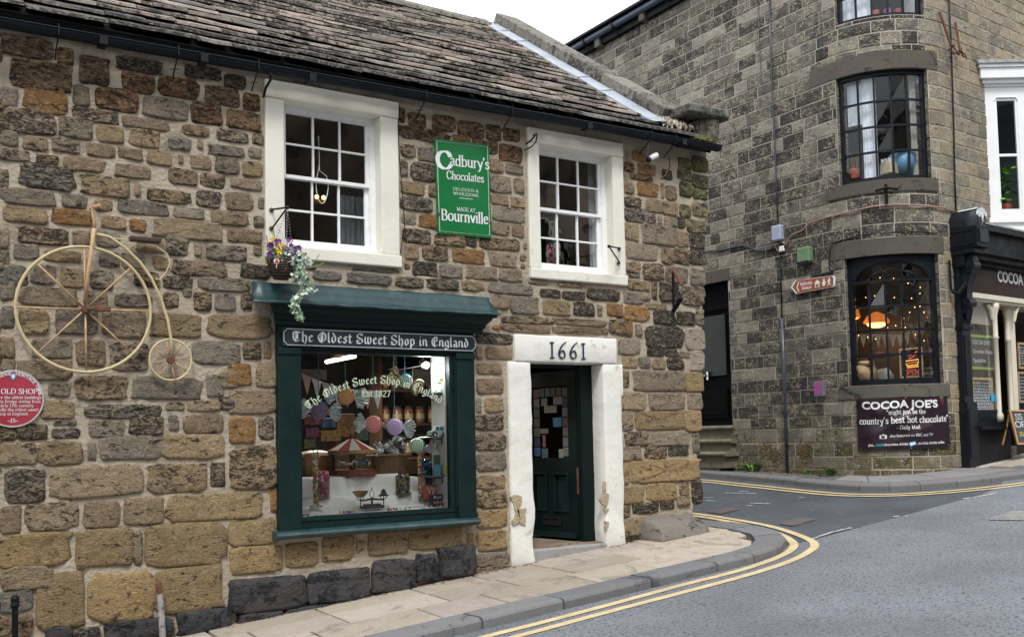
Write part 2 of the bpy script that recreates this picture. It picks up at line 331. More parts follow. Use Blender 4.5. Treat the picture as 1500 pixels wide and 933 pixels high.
BK = {   # blackletter forms
 'T': (12.5, ['~1,10.4 1.6,13.6 4.6,14.4 11.6,13.2', '~3.4,13 1.6,9 2.4,3.4 6,.4 10.6,2.4', '5.6,13.6 5.6,3.4', '7.8,13.4 7.8,4']),
 'h': (9, ['2,15 2,1 3.2,0', '2,7.6 4.8,9.8', '4.8,9.8 7.2,7.8', '7.2,7.8 7.2,1.2', '7.2,1.2 5.4,-2.6']),
 'e': (7.6, ['2,8 2,2', '2,8 4.4,9.8', '4.4,9.8 6.4,7.8', '6.4,7.8 2.4,4.8', '2,2 4,.2', '4,.2 6.8,2']),
 'O': (13.5, ['~6.4,14.8 2.2,11.4 1.2,6.4 3.6,1.6 7,0', '~6.4,14.8 10.8,12.6 12,7.6 10.6,2.8 7,0', '5.4,13 5.4,2.2', '7.2,13 7.2,2.2']),
 'l': (4.6, ['2,15 2,1.4', '2,1.4 3.8,.2']),
 'd': (9, ['2,7.8 2,2', '2,2 4.4,.2', '4.4,.2 7,2.4', '7,2.4 7,8.4', '7,8.4 3,14.4', '2,7.8 5,9.6']),
 's': (7.4, ['6.4,8.4 4,9.8', '4,9.8 1.8,7.4', '1.8,7.4 6,3.6', '6,3.6 3.6,.2', '3.6,.2 .8,1.6']),
 't': (5.6, ['2.4,13 2.4,1.6', '2.4,1.6 4,.2', '4,.2 5.4,1.4', '.6,9.6 5,9.6']),
 'S': (11.5, ['~10,12.6 6.6,14.6 2.6,13.4 2.2,10 5.4,8 9.4,6 9.8,2.6 6.4,.2 1,1.6', '~.8,4.6 3,3.6 5,4.4', '8.6,12.8 9.6,14.6']),
 'w': (12.6, ['2,10.4 2,1.8', '2,1.8 4.4,.2', '4.4,.2 6.4,2', '6.4,10.4 6.4,1.8', '6.4,1.8 8.8,.2', '8.8,.2 11,3', '11,3 11,8', '11,8 9.4,10']),
 'p': (9, ['2,9.8 2,-4.4', '2,7.8 4.8,9.8', '4.8,9.8 7.2,7.6', '7.2,7.6 7.2,2', '7.2,2 5,.2', '5,.2 2,1.8']),
 'i': (4.4, ['2,9.6 2,1.4', '2,1.4 3.6,.2', '2.2,13.6 2.8,14.4']),
 'n': (9, ['2,9.6 2,1', '2,7.8 4.8,9.8', '4.8,9.8 7,7.8', '7,7.8 7,1.4', '7,1.4 8.4,.2']),
 'E': (11.6, ['~10,12.4 6.6,14.6 2.6,11.6 1.4,6.8 3,2 6.8,0 10.4,2.4', '5,13 5,1.6', '5,7.4 9.4,8.4', '9.4,8.4 9.8,12']),
 'g': (8.6, ['2,7.8 2,2', '2,7.8 4.6,9.8', '4.6,9.8 7,8', '7,8.8 7,-2', '2,2 4.4,.4', '4.4,.4 7,2', '7,-2 4.4,-4.4', '4.4,-4.4 1.2,-3']),
 'a': (8.4, ['1.8,8.8 4.2,9.8', '4.2,9.8 6.4,7.8', '6.4,7.8 6.4,1.4', '6.4,1.4 8,.2', '6.4,5.4 2,4', '2,4 2,1.8', '2,1.8 4,.2', '4,.2 6.4,2']),
 'o': (8.4, ['2,7.8 2,2', '2,2 4.2,.2', '4.2,.2 6.6,2', '6.6,2 6.6,8', '6.6,8 4.4,9.8', '4.4,9.8 2,7.8']),
}
def _smooth(p):
    if len(p) < 3: return p
    o = []
    for i in range(len(p) - 1):
        a, b, c, d = p[max(i - 1, 0)], p[i], p[i + 1], p[min(i + 2, len(p) - 1)]
        for k in range(4):
            t = k / 4; o.append(tuple(.5 * (2 * b[j] + (c[j] - a[j]) * t + (2 * a[j] - 5 * b[j] + 4 * c[j] - d[j]) * t * t + (3 * b[j] - a[j] - 3 * c[j] + d[j]) * t ** 3) for j in (0, 1)))
    o.append(p[-1]); return o
def _hull(pts):
    pts = sorted(set(pts))
    def half(ps):
        o = []
        for p in ps:
            while len(o) > 1 and (o[-1][0] - o[-2][0]) * (p[1] - o[-2][1]) - (o[-1][1] - o[-2][1]) * (p[0] - o[-2][0]) <= 0: o.pop()
            o.append(p)
        return o
    a = half(pts); b = half(pts[::-1]); return a[:-1] + b[:-1]
def textw(s, tab=GL, track=0.0): return sum(tab.get(c, GL.get(c, GL[' ']))[0] + track for c in s)
def write(mb, s, fn, tab=GL, nib=(2.0, .5, 12), serif=True, track=0.0, th=.0015):
    """write a line; fn maps letter units (x, y, out) to the world. nib = width, thickness, angle"""
    w_, t_, an = nib; an = R(an); ca, sa = math.cos(an), math.sin(an)
    def nibpts(p, w=w_, t=t_): return [(p[0] + i * w / 2 * ca - j * t / 2 * sa, p[1] + i * w / 2 * sa + j * t / 2 * ca) for i in (-1, 1) for j in (-1, 1)]
    x0 = 0; k = 0
    for ch in s:
        adv, st = tab.get(ch, GL.get(ch, GL[' ']))
        for q in st:
            sm = q[0] == '~'; ver = q[0] == '|'; q = q.lstrip('~|')
            p = [tuple(float(v) for v in a.split(',')) for a in q.split()]
            if sm: p = _smooth(p)
            segs = [(p[i], p[i + 1]) for i in range(len(p) - 1)]
            polys = [_hull(nibpts(a) + nibpts(b)) for a, b in segs]
            if ver and serif:
                for e in (p[0], p[-1]): polys.append([(e[0] - w_ * .95, e[1] - .35), (e[0] + w_ * .95, e[1] - .35), (e[0] + w_ * .95, e[1] + .35), (e[0] - w_ * .95, e[1] + .35)])
            for h in polys:
                k += 1; mb.face([fn(x0 + a, b, th + (k % 6) * .00025) for a, b in h])
        x0 += adv + track
    return x0
def sans(mb, s, fn, size=1.0, bold=0.0):
    """plain letters from Blender's own font, laid out through fn(x, y, out)"""
    cu = bpy.data.curves.new('t', 'FONT'); cu.body = s; cu.size = size; cu.offset = bold; cu.resolution_u = 3
    o = bpy.data.objects.new('t', cu); COL.objects.link(o); bpy.context.view_layer.update()
    me = bpy.data.meshes.new_from_object(o.evaluated_get(bpy.context.evaluated_depsgraph_get()))
    mb.add([fn(v.co.x, v.co.y, .002) for v in me.vertices], [tuple(p.vertices) for p in me.polygons])
    wd = max((v.co.x for v in me.vertices), default=0)
    bpy.data.objects.remove(o); bpy.data.curves.remove(cu); bpy.data.meshes.remove(me); return wd
# ================================================================== materials used by the setting
stone_mat('old_stone', soot=(.030, .026, .022), buff=(.44, .335, .215), s1=10, s2=32, sootk=.50, buffk=.85, bump=1.0, bd=.05, stretch=2.0, light=1.7)
stone_mat('smooth_stone', soot=(.024, .025, .028), buff=(.22, .19, .15), s1=2.2, s2=26, sootk=.35, buffk=.1, bump=.3, bd=.008, light=1.15)
stone_mat('plinth_stone', soot=(.020, .021, .025), buff=(.20, .13, .07), s1=5, s2=22, sootk=.4, buffk=.16, bump=1.0, bd=.05, light=1.5)
stone_mat('dressed_stone', soot=(.026, .026, .028), buff=(.46, .40, .29), s1=6, s2=38, sootk=.3, buffk=1.0, bump=.6, bd=.016, light=1.3,
          moss=((2.0, 1.0), (6.0, 2.2), (.11, .085, .02), 1))
stone_mat('corner_stone', sootk=.2, buffk=.4, s1=6, s2=24, bump=1.0, bd=.02, moss=((3.6, 4.6), (7.2, 7.6), (.085, .09, .015), 0))
stone_mat('slate_stone', soot=(.03, .029, .028), buff=(.40, .36, .31), s1=5, s2=22, sootk=.3, buffk=.35, bump=.9, bd=.014, stretch=1)
stone_mat('coping_stone', soot=(.04, .04, .038), buff=(.33, .31, .25), s1=6, s2=30, sootk=.25, buffk=.6, bump=.8, stretch=1)
stone_mat('kerb_stone', soot=(.075, .078, .085), buff=(.24, .235, .23), s1=3, s2=60, sootk=.1, buffk=.25, bump=.3, bd=.006, stretch=1, light=1.12)
stone_mat('flag_stone', soot=(.22, .195, .165), buff=(.44, .38, .33), s1=1.8, s2=80, sootk=.55, buffk=.25, bump=.2, bd=.004, stretch=1, light=1.06)
mat('mortar', (.40, .345, .27), .95, .2, 2.4, bump=.9, bscale=30, dark=(.22, .18, .13), dk=.28, dscale=1.8, spec=.2)
mat('pointing', (.42, .385, .32), .95, .16, 3, bump=.3, bscale=60, dark=(.15, .13, .10), dk=.15, dscale=3, spec=.2)
mat('cream_paint', (.74, .725, .635), .55, .045, 3, bump=.22, bscale=14, dark=(.58, .55, .46), dk=.02, dscale=8)
mat('white_masonry_paint', (.75, .745, .70), .6, .04, 3, bump=.55, bscale=9, dark=(.52, .49, .42), dk=.10, dscale=7)
mat('white_gloss', (.84, .85, .86), .3, .03, 9, bump=.08, bscale=30)
mat('bare_render', (.40, .33, .22), .95, .15, 12, bump=.7, bscale=40)
mat('green_paint', (.003, .0165, .016), .5, .14, 4, bump=.10, bscale=12, dark=(.006, .026, .025), dk=.1, dscale=14, spec=.25)
mat('door_green', (.0025, .010, .0095), .5, .15, 4, bump=.08, bscale=14, spec=.18)
mat('lead_green', (.014, .042, .046), .4, .25, 5, bump=.55, bscale=7, dark=(.035, .07, .078), dk=.35, dscale=9)
mat('black_iron', (.010, .010, .012), .55, .2, 12, bump=.15, bscale=40, spec=.25)
mat('black_gutter', (.007, .010, .016), .42, .25, 5, bump=.1, bscale=20, dark=(.012, .016, .024), dk=.1, spec=.2)
mat('black_paint', (.008, .009, .011), .48, .25, 6, bump=.35, bscale=14, dark=(.02, .022, .026), dk=.1, dscale=16, spec=.13)
mat('chipped_black', (.007, .009, .014), .42, .25, 8, spec=.25, bump=.3, bscale=22, dark=(.30, .30, .30), dk=-.25, dscale=34)
mat('lead', (.36, .40, .45), .5, .12, 4, bump=.25, bscale=8, dark=(.22, .24, .27), dk=.1, dscale=5, metal=.2)
mat('rust', (.13, .055, .03), .85, .4, 20, bump=.4, bscale=60)
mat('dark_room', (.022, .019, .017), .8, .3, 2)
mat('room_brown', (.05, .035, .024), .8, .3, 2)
mat('asphalt_new', (.175, .185, .205), .85, .22, .8, bump=1.0, bscale=45, dark=(.065, .07, .08), dk=.45, dscale=42, spec=.4)
mat('asphalt_old', (.085, .093, .108), .85, .25, 1.0, bump=1.0, bscale=110, dark=(.15, .16, .18), dk=.12, dscale=9, spec=.35)
mat('asphalt_path', (.13, .13, .135), .9, .25, 1.3, bump=.6, bscale=120, dark=(.07, .07, .065), dk=.2, dscale=5)
mat('yellow_line', (.57, .455, .26), .75, .14, 6, bump=.5, bscale=110, dark=(.20, .18, .15), dk=.02, dscale=30)
mat('white_line', (.50, .50, .49), .8, .15, 6, bump=.4, bscale=120, dark=(.10, .105, .115), dk=.55, dscale=24)
mat('iron_cover', (.075, .068, .066), .7, .25, 8, bump=.5, bscale=50)
mat('grit', (.20, .17, .13), .95, .3, 12, bump=.6, bscale=60)
mat('leaf_green', (.06, .16, .03), .6, .35, 30)
mat('glass_clear', (1, 1, 1)) if 0 else glass_mat('window_glass', (.93, .95, .95), 1.5, 0, .10)
glass_mat('shop_glass', (.96, .98, .98), .9, 0, .02)
glass_mat('cafe_glass', (.92, .94, .95), 2.2, 0, .25)
# ================================================================== ground, roads, pavements
def sheet(name, x0, x1, y0, y1, off, m, n=1, poly=None):
    b = MB()
    if poly: b.face([Vector((x, y, G(x, y, off))) for x, y in poly])
    else: b.face([Vector((x, y, G(x, y, off))) for x, y in ((x0, y0), (x1, y0), (x1, y1), (x0, y1))])
    o = b.build(name, m, kind='structure'); return o
sheet('ground', -120, 160, -120, 160, -.14, 'asphalt_old')
ROAD = -.085
sheet('main_road', 0, 0, 0, 0, ROAD, 'asphalt_new', poly=[(-60, -14), (60, -14), (60, -.3), (13.2, -.3), (12.4, -.75), (11.58, -1.0), (8.17, -1.25), (7.4, -1.2), (-60, -1.2)])
sheet('side_road', 0, 0, 0, 0, ROAD - .004, 'asphalt_old', poly=[(6.9, -1.3), (8.17, -1.6), (11.58, -1.3), (13, -.9), (13, 1), (12, 30), (7.2, 30), (7.2, -1)])
KX = 1.56
kerb_path = [(-3, -KX), (7.0, -KX), (7.45, -1.47), (7.82, -1.22), (8.06, -.9), (8.2, -.5), (8.24, -.05), (8.2, .35)]
inner = [(-3, -KX + .27), (6.95, -KX + .27), (7.3, -1.22), (7.56, -1.03), (7.76, -.78), (7.86, -.45), (7.88, -.1), (7.85, .35)]
pv = MB(); pv.face([Vector((x, y, G(x, y, -.03))) for x, y in [(-3, .3)] + inner])
pave = pv.build('pavement', 'mortar', kind='structure'); pave.data.materials[0] = mat('joint_dirt', (.045, .04, .035), .95, .3, 9, bump=.4)
def gmap(x, y, off): return Vector((x, y, G(x, y, off)))
def slab_piece(name, pts, m, par, tint, top=0.0, thick=.045, bev=.006, inset=.0125):
    b = MB(); b.cur = tint
    cx_ = sum(p[0] for p in pts) / len(pts); cy_ = sum(p[1] for p in pts) / len(pts); n = len(pts)
    def sh(d): 
        o = []
        for x, y in pts:
            l = math.hypot(x - cx_, y - cy_) or 1; o.append((x - (x - cx_) / l * d, y - (y - cy_) / l * d))
        return o
    a, c = sh(inset), sh(inset + bev * 1.6); tl = random.uniform(-.0025, .0025)
    vs = [gmap(x, y, top + tl) for x, y in c] + [gmap(x, y, top + tl - bev) for x, y in a] + [gmap(x, y, top - thick) for x, y in a]
    fs = [tuple(range(n))] + [(i, (i + 1) % n, n + (i + 1) % n, n + i) for i in range(n)] + [(n + i, n + (i + 1) % n, 2 * n + (i + 1) % n, 2 * n + i) for i in range(n)]
    b.add(vs, fs); return b.build(name, m, par)
def flag_tint():
    v = random.uniform(.8, 1.12); return (.385 * v, .335 * v, .285 * v * random.uniform(.95, 1.05), random.uniform(.1, .4))
ys = [0.03, -.38, -.80, -1.285]
for r in range(3):
    x = 0.2 + r * .23
    while x < 7.6:
        wd = random.choice((.62, .66, .7, .78, .92)); x1 = x + wd
        ya, yb = ys[r], ys[r + 1]
        p = [(x, yb), (x1, yb), (x1, ya), (x, ya)]
        if x1 > 7.0:
            lim = lambda y: 7.86 - max(0, (-.3 - y)) ** 1.9 * .62
            p = [(min(x, lim(yb)), yb), (min(x1, lim(yb)), yb), (min(x1, lim((ya + yb) / 2)), (ya + yb) / 2), (min(x1, lim(ya)), ya), (min(x, lim(ya)), ya)]
            if lim(yb) - x < .12: break
        t = flag_tint()
        if r == 0 and 3.3 < x < 3.9: t = (.44, .27, .10, .2)
        slab_piece('paving_flag', p, 'flag_stone', pave, t); x = x1
# kerb stones
cum = [0]
for i in range(1, len(kerb_path)): cum.append(cum[-1] + math.dist(kerb_path[i], kerb_path[i - 1]))
def along(path, cumv, s):
    for i in range(1, len(path)):
        if s <= cumv[i] or i == len(path) - 1:
            t = (s - cumv[i - 1]) / (cumv[i] - cumv[i - 1]); a, b = path[i - 1], path[i]; return (a[0] + (b[0] - a[0]) * t, a[1] + (b[1] - a[1]) * t)
def kerb_stone(par, so, si, n=3, drop=.10, tint=None, lip=.0):
    """so/si: outer and inner edge points; rounded worn top edge"""
    b = MB(); v = random.uniform(.85, 1.12); b.cur = tint or (.16 * v, .165 * v, .178 * v, random.uniform(.2, .6)); vs = []; fs = []; tl = random.uniform(-.004, .004)
    for (o, i_) in zip(so, si):
        d = Vector((o[0] - i_[0], o[1] - i_[1])); l = d.length; d /= l
        prof = [(0.004, -.06), (0.004, -.003), (.012, .001), (l - .05, .002), (l - .018, -.007), (l - .004, -.025), (l, -drop - .05)]
        vs += [gmap(i_[0] + d.x * q, i_[1] + d.y * q, h + tl + lip) for q, h in prof]
    k = 7; m_ = len(so)
    for i in range(m_ - 1):
        for j in range(k - 1): fs.append((i * k + j, i * k + j + 1, (i + 1) * k + j + 1, (i + 1) * k + j))
    fs.append(tuple(range(k))); fs.append(tuple(range((m_ - 1) * k, m_ * k))); b.add(vs, fs); b.build('kerb_stone', 'kerb_stone', par, smooth=False)
ci = [0]
for i in range(1, len(inner)): ci.append(ci[-1] + math.dist(inner[i], inner[i - 1]))
def par_pt(path, cumv, f): # parameter by segment index + fraction
    i = min(int(f), len(path) - 2); t = f - i; a, b = path[i], path[i + 1]; return (a[0] + (b[0] - a[0]) * t, a[1] + (b[1] - a[1]) * t)
brk = []; x = 0.1
while x < 9.6: brk.append(x); x += random.choice((.78, .86, .95, .7))
brk = [b_ / 10 for b_ in brk if b_ / 10 < .97] + [1.0, 1.9, 2.75, 3.5, 4.3, 5.1, 6.0, 6.99]
for a, c in zip(brk[:-1], brk[1:]):
    g = .0012 if c <= 1 else .012; n = 3
    ff = [a + g + (c - a - 2 * g) * i / n for i in range(n + 1)]
    kerb_stone(pave, [par_pt(kerb_path, None, f) for f in ff], [par_pt(inner, None, f) for f in ff])
# far pavement round the second building
kb = [(12.1, 16), (11.75, 8), (11.62, 4.2), (11.42, 2.4), (11.24, 1.1), (11.22, .55), (11.36, .18), (11.62, -.1), (12.03, -.36), (12.5, -.55), (13.1, -.72), (14.2, -.78), (16, -.82), (19, -.85), (24, -.9)]
ki = [(12.1 + .25, 16), (12.0, 8), (11.85, 4.2), (11.65, 2.45), (11.47, 1.2), (11.46, .68), (11.56, .38), (11.78, .12), (12.14, -.13), (12.57, -.31), (13.14, -.48), (14.2, -.55), (16, -.59), (19, -.6), (24, -.65)]
fp = MB(); fp.face([gmap(x, y, -.02) for x, y in ki] + [gmap(24, 3.5, -.02), gmap(13.5, 3.5, -.02), gmap(13.5, 16, -.02)])
farpave = fp.build('far_pavement', 'asphalt_path', kind='structure')
for i in range(len(kb) - 1):
    L_ = math.dist(kb[i], kb[i + 1]); m_ = max(1, round(L_ / .75))
    for j in range(m_):
        ff = [i + (j + .008 + .984 * k / 2) / m_ for k in range(3)]
        kerb_stone(farpave, [par_pt(kb, None, f) for f in ff], [par_pt(ki, None, f) for f in ff], drop=.09, tint=(.15, .152, .158, .4))
def inwall(x, y): return x > BX - .02 and y > (ACY - math.sqrt(max(0, AR * AR - (min(x, ACX) - ACX) ** 2)) if x < ACX else ACY - AR + (x - ACX) * .07)
# large grey flags round the corner, buff flags in front of the cafe
cor = [((11.47, 1.2), (11.98, 1.35)), ((11.48, .6), (12.02, 1.05)), ((11.75, .15), (12.12, .86)), ((12.16, -.12), (12.42, .56)), ((12.75, -.36), (12.86, .36)), ((13.3, -.48), (13.22, .32))]
for (a, b_), (c, d) in zip(cor[:-1], cor[1:]):
    v = random.uniform(.85, 1.1); slab_piece('paving_flag', [a, c, d, b_], 'flag_stone', farpave, (.21 * v, .21 * v, .22 * v, .3), top=.002)
for r in range(3):
    x = 13.32 + r * .2
    while x < 19:
        wd = random.choice((.6, .75, .9)); ya = .40 - r * .31; yb = ya - .31
        sl_ = lambda xx: (xx - 13.3) * .03
        slab_piece('paving_flag', [(x, yb + sl_(x)), (x + wd, yb + sl_(x + wd)), (x + wd, ya + sl_(x + wd) + (1.2 if r == 0 else 0)), (x, ya + sl_(x) + (1.2 if r == 0 else 0))], 'flag_stone', farpave, flag_tint()); x += wd
# painted lines
def ribbon(name, pts, wd, off, m, gaps=None, label=None):
    b = MB(); pts = [Vector((p[0], p[1])) for p in pts]
    q = []
    for i in range(len(pts) - 1):
        a, b0, c, d = pts[max(i - 1, 0)], pts[i], pts[i + 1], pts[min(i + 2, len(pts) - 1)]
        for k in range(6):
            t = k / 6; q.append(.5 * (2 * b0 + (c - a) * t + (2 * a - 5 * b0 + 4 * c - d) * t * t + (d - 3 * c + 3 * b0 - a) * t ** 3))
    q.append(pts[-1]); vs = []; fs = []
    for i, p in enumerate(q):
        t = (q[min(i + 1, len(q) - 1)] - q[max(i - 1, 0)]).normalized(); n_ = Vector((-t.y, t.x)) * wd / 2
        n_ *= 1 + .06 * noise.noise(Vector((i * .7, off * 100, 0)))
        vs += [gmap(p.x + n_.x, p.y + n_.y, off), gmap(p.x - n_.x, p.y - n_.y, off)]
        if i: fs.append((2 * i - 2, 2 * i - 1, 2 * i + 1, 2 * i))
    b.add(vs, fs); return b.build(name, m, kind='structure', label=label)
def px(*ps): return [tuple(atG(a, b, ROAD)[:2]) for a, b in ps]
l1 = px((560, 985), (735, 938), (850, 905), (960, 869), (1045, 843), (1110, 822), (1150, 808), (1166, 797), (1160, 787), (1140, 777), (1100, 767), (1035, 757), (1010, 753.5))
l2 = px((620, 990), (760, 935), (900, 895), (1010, 866), (1100, 842), (1165, 820), (1190, 806), (1192, 796), (1176, 786), (1140, 773), (1095, 764), (1035, 754.5), (1010, 751))
l1 = px((560, 976), (711, 933), (790, 913), (900, 884), (1000, 857), (1060, 842), (1105, 829), (1147, 813), (1163, 800), (1156, 790), (1135, 780), (1096, 769.5), (1037, 758.5), (1000, 754))
l2 = px((600, 976), (740, 937), (800, 921), (900, 894), (1000, 868), (1100, 841), (1160, 821), (1188, 806), (1193, 797), (1180, 788), (1140, 774), (1096, 764.5), (1037, 755), (1000, 750.5))
ribbon('yellow_line', l1, .085, ROAD + .006, 'yellow_line'); ribbon('yellow_line', l2, .085, ROAD + .006, 'yellow_line')
def offpath(d):
    o = []
    for i, p in enumerate(kb):
        a = kb[max(i - 1, 0)]; c = kb[min(i + 1, len(kb) - 1)]; t = Vector((c[0] - a[0], c[1] - a[1])).normalized(); o.append((p[0] + t.y * d, p[1] - t.x * d))
    return o
ribbon('yellow_line', offpath(.30)[1:], .075, ROAD + .006, 'yellow_line'); ribbon('yellow_line', offpath(.46)[1:], .075, ROAD + .006, 'yellow_line')
for pts in (((1186, 791), (1205, 784), (1225, 778), (1247, 773)), ((1308, 757), (1318, 756)), ((1326, 756), (1332, 755.5)), ((1410, 730.5), (1423, 729), (1440, 726), (1462, 722)),
            ((1062, 722), (1108, 723)), ((1082, 719.5), (1096, 719.6)), ((1028, 729), (1046, 729)), ((1030, 733), (1048, 734)), ((1100, 737), (1128, 738)), ((1092, 741), (1104, 740.5)), ((1170, 729), (1180, 729))):
    ribbon('white_line', px(*pts), .04, ROAD + .005, 'white_line')
ribbon('white_line', px((1048, 751), (1056, 749), (1064, 747)), .14, ROAD + .005, 'white_line')
# manhole cover and small valve covers
mh = thing('manhole_cover', gmap(10.3, -2.2, ROAD), 'rectangular grey iron manhole cover set in the road at the right edge', 'manhole cover')
b = MB(); mp_ = px((1447, 762), (1483, 749), (1530, 750), (1515, 763)); b.add([gmap(x, y, ROAD + .006) for x, y in mp_], [(0, 1, 2, 3)]); b.build('frame', 'iron_cover', mh)
b = MB(); c0 = sum((Vector(p) for p in mp_), Vector((0, 0))) / 4
for i in range(9):
    for j in range(7):
        u_, v_ = (i + .5) / 9, (j + .5) / 7; p00, p10, p11, p01 = [Vector(q) for q in mp_]
        p = (p00 * (1 - u_) * (1 - v_) + p10 * (1 - u_) * v_ + p11 * u_ * v_ + p01 * u_ * (1 - v_)); b.box(p.x - .03, p.x + .03, p.y - .018, p.y + .018, 0, .004, fn=lambda x, y, z: gmap(x, y, ROAD + .006 + z))
b.build('tread', 'kerb_stone', mh)
for i, (a, c, lab) in enumerate((((1142, 769), (1196, 759), 'reddish patched cover in the dark side road beyond the yellow bend'), ((1036, 751), (1085, 744), 'reddish patched cover in the side road beside the shop corner'))):
    q = px((a[0], a[1] - 1), (a[0] + 20, a[1] + 2), (c[0], c[1] + 2), (c[0] - 22, c[1] - 1)); b = MB(); b.add([gmap(x, y, ROAD + .004) for x, y in q], [(0, 1, 2, 3)])
    b.add([gmap(x * .9 + q[0][0] * .1, y * .9 + q[0][1] * .1, ROAD + .007) for x, y in q], [(0, 1, 2, 3)]); tag(b.build('patched_cover', mat('red_patch', (.105, .085, .085), .85, .3, 9, bump=.6, bscale=70)), lab, 'cover', 'patched covers in the side road')
# ================================================================== the old sweet shop building
shop = thing('stone_cottage_shop', (4.5, 0, .2), 'low sandstone shop with stone slate roof and green bow-fronted display window', 'shop building')
shop['label'] = 'low old stone shop with stone slate roof, green display window and white doorway'
EDGE = [(4.95, 8.09), (4.61, 8.07), (3.89, 8.01), (3.17, 7.95), (2.47, 7.90), (1.70, 7.82), (1.24, 7.78), (.94, 7.72), (.5, 7.66), (-1, 7.6)]
def xedge(z):
    for (z1, x1), (z0, x0) in zip(EDGE[:-1], EDGE[1:]):
        if z >= z0: return x0 + (x1 - x0) * (z - z0) / (z1 - z0)
    return 7.6
def AX(px_, py_, off=0.0): p = atY(px_, py_, -off); return p.x, p.z
# openings (structural): x0,x1,z0,z1
W1 = dict(ox0=2.845, ox1=4.115, oz0=3.20, oz1=4.655, ix0=3.015, ix1=3.915, iz0=3.325, iz1=4.50)
a = AX(388, 250); c = AX(583, 260); W1['ox0'], W1['ox1'] = a[0], c[0]
a = AX(415.2, 250); c = AX(556.5, 260); W1['ix0'], W1['ix1'] = a[0], c[0]
W1['iz1'] = AX(415.3, 147.3)[1]; W1['oz1'] = AX(480, 133)[1]; W1['oz0'] = AX(520, 388)[1]; W1['iz0'] = AX(500, 366)[1]
W2 = dict(ox0=AX(773.5, 300)[0], ox1=AX(912.5, 310)[0], ix0=AX(789.5, 300)[0], ix1=AX(896, 300)[0], iz1=AX(788.4, 211.2)[1], oz1=AX(840, 199)[1], oz0=AX(845, 413.5)[1], iz0=AX(800, 393)[1])
DO = dict(x0=AX(777, 600)[0], x1=AX(883, 600)[0], z1=AX(800, 531)[1])
SB = dict(x0=AX(409, 640)[0], x1=AX(696, 640)[0], z0=.80, z1=2.62)
open_ = [(W1['ox0'] + .05, W1['ox1'] - .05, W1['oz0'] + .05, W1['oz1'] - .05), (W2['ox0'] + .05, W2['ox1'] - .05, W2['oz0'] + .05, W2['oz1'] - .05),
         (DO['x0'] - .08, DO['x1'] + .08, -1, DO['z1'] + .08), (SB['x0'] + .05, SB['x1'] - .05, SB['z0'] + .02, SB['z1'])]
xs = sorted(set([round(-1.2 + .12 * i, 3) for i in range(77)] + [round(v, 3) for o in open_ for v in o[:2]]))
zs = sorted(set([round(-.4 + .12 * i, 3) for i in range(45)] + [round(v, 3) for o in open_ for v in o[2:] if v > -.5] + [4.96]))
b = MB(); idx = {}
def mv(i, j):
    if (i, j) not in idx:
        x, z = xs[i], zs[j]; e = xedge(z) - .02
        if xs[i] > 7.0: x = 7.0 + (xs[i] - 7.0) * (e - 7.0) / (xs[-1] - 7.0)
        idx[(i, j)] = len(b.v); b.v.append((x, -.006 * noise.noise(Vector((x * 4, z * 4, 0))) - .004 * noise.noise(Vector((x * 11, z * 11, 3))), z))
    return idx[(i, j)]
for i in range(len(xs) - 1):
    for j in range(len(zs) - 1):
        cx_, cz_ = (xs[i] + xs[i + 1]) / 2, (zs[j] + zs[j + 1]) / 2
        if any(o[0] < cx_ < o[1] and o[2] < cz_ < o[3] for o in open_): continue
        b.f.append((mv(i, j), mv(i + 1, j), mv(i + 1, j + 1), mv(i, j + 1))); b.t.append((0, 0, 0, 0))
# gable end, back and left end complete the shell
ge = [(xedge(z) - .02, z) for z in (4.95, 3.9, 2.5, 1.24, .5, -.4)]
for (x1, z1), (x0, z0) in zip(ge[:-1], ge[1:]): b.face([(x1, 0, z1), (x0, 0, z0), (x0, 7.4, z0), (x1, 7.4, z1)])
b.face([(8.05, 0, 4.9), (8.05, 7.4, 4.9), (8.05, 3.65, 7.45)]); b.face([(-1.2, 0, -.4), (-1.2, 7.4, -.4), (-1.2, 7.4, 4.9), (-1.2, 3.65, 7.4), (-1.2, 0, 4.9)]); b.face([(-1.2, 7.4, -.4), (8.1, 7.4, -.4), (8.1, 7.4, 4.9), (-1.2, 7.4, 4.9)])
wall = b.build('wall', 'mortar', shop)
for f_ in wall.data.polygons: f_.use_smooth = True
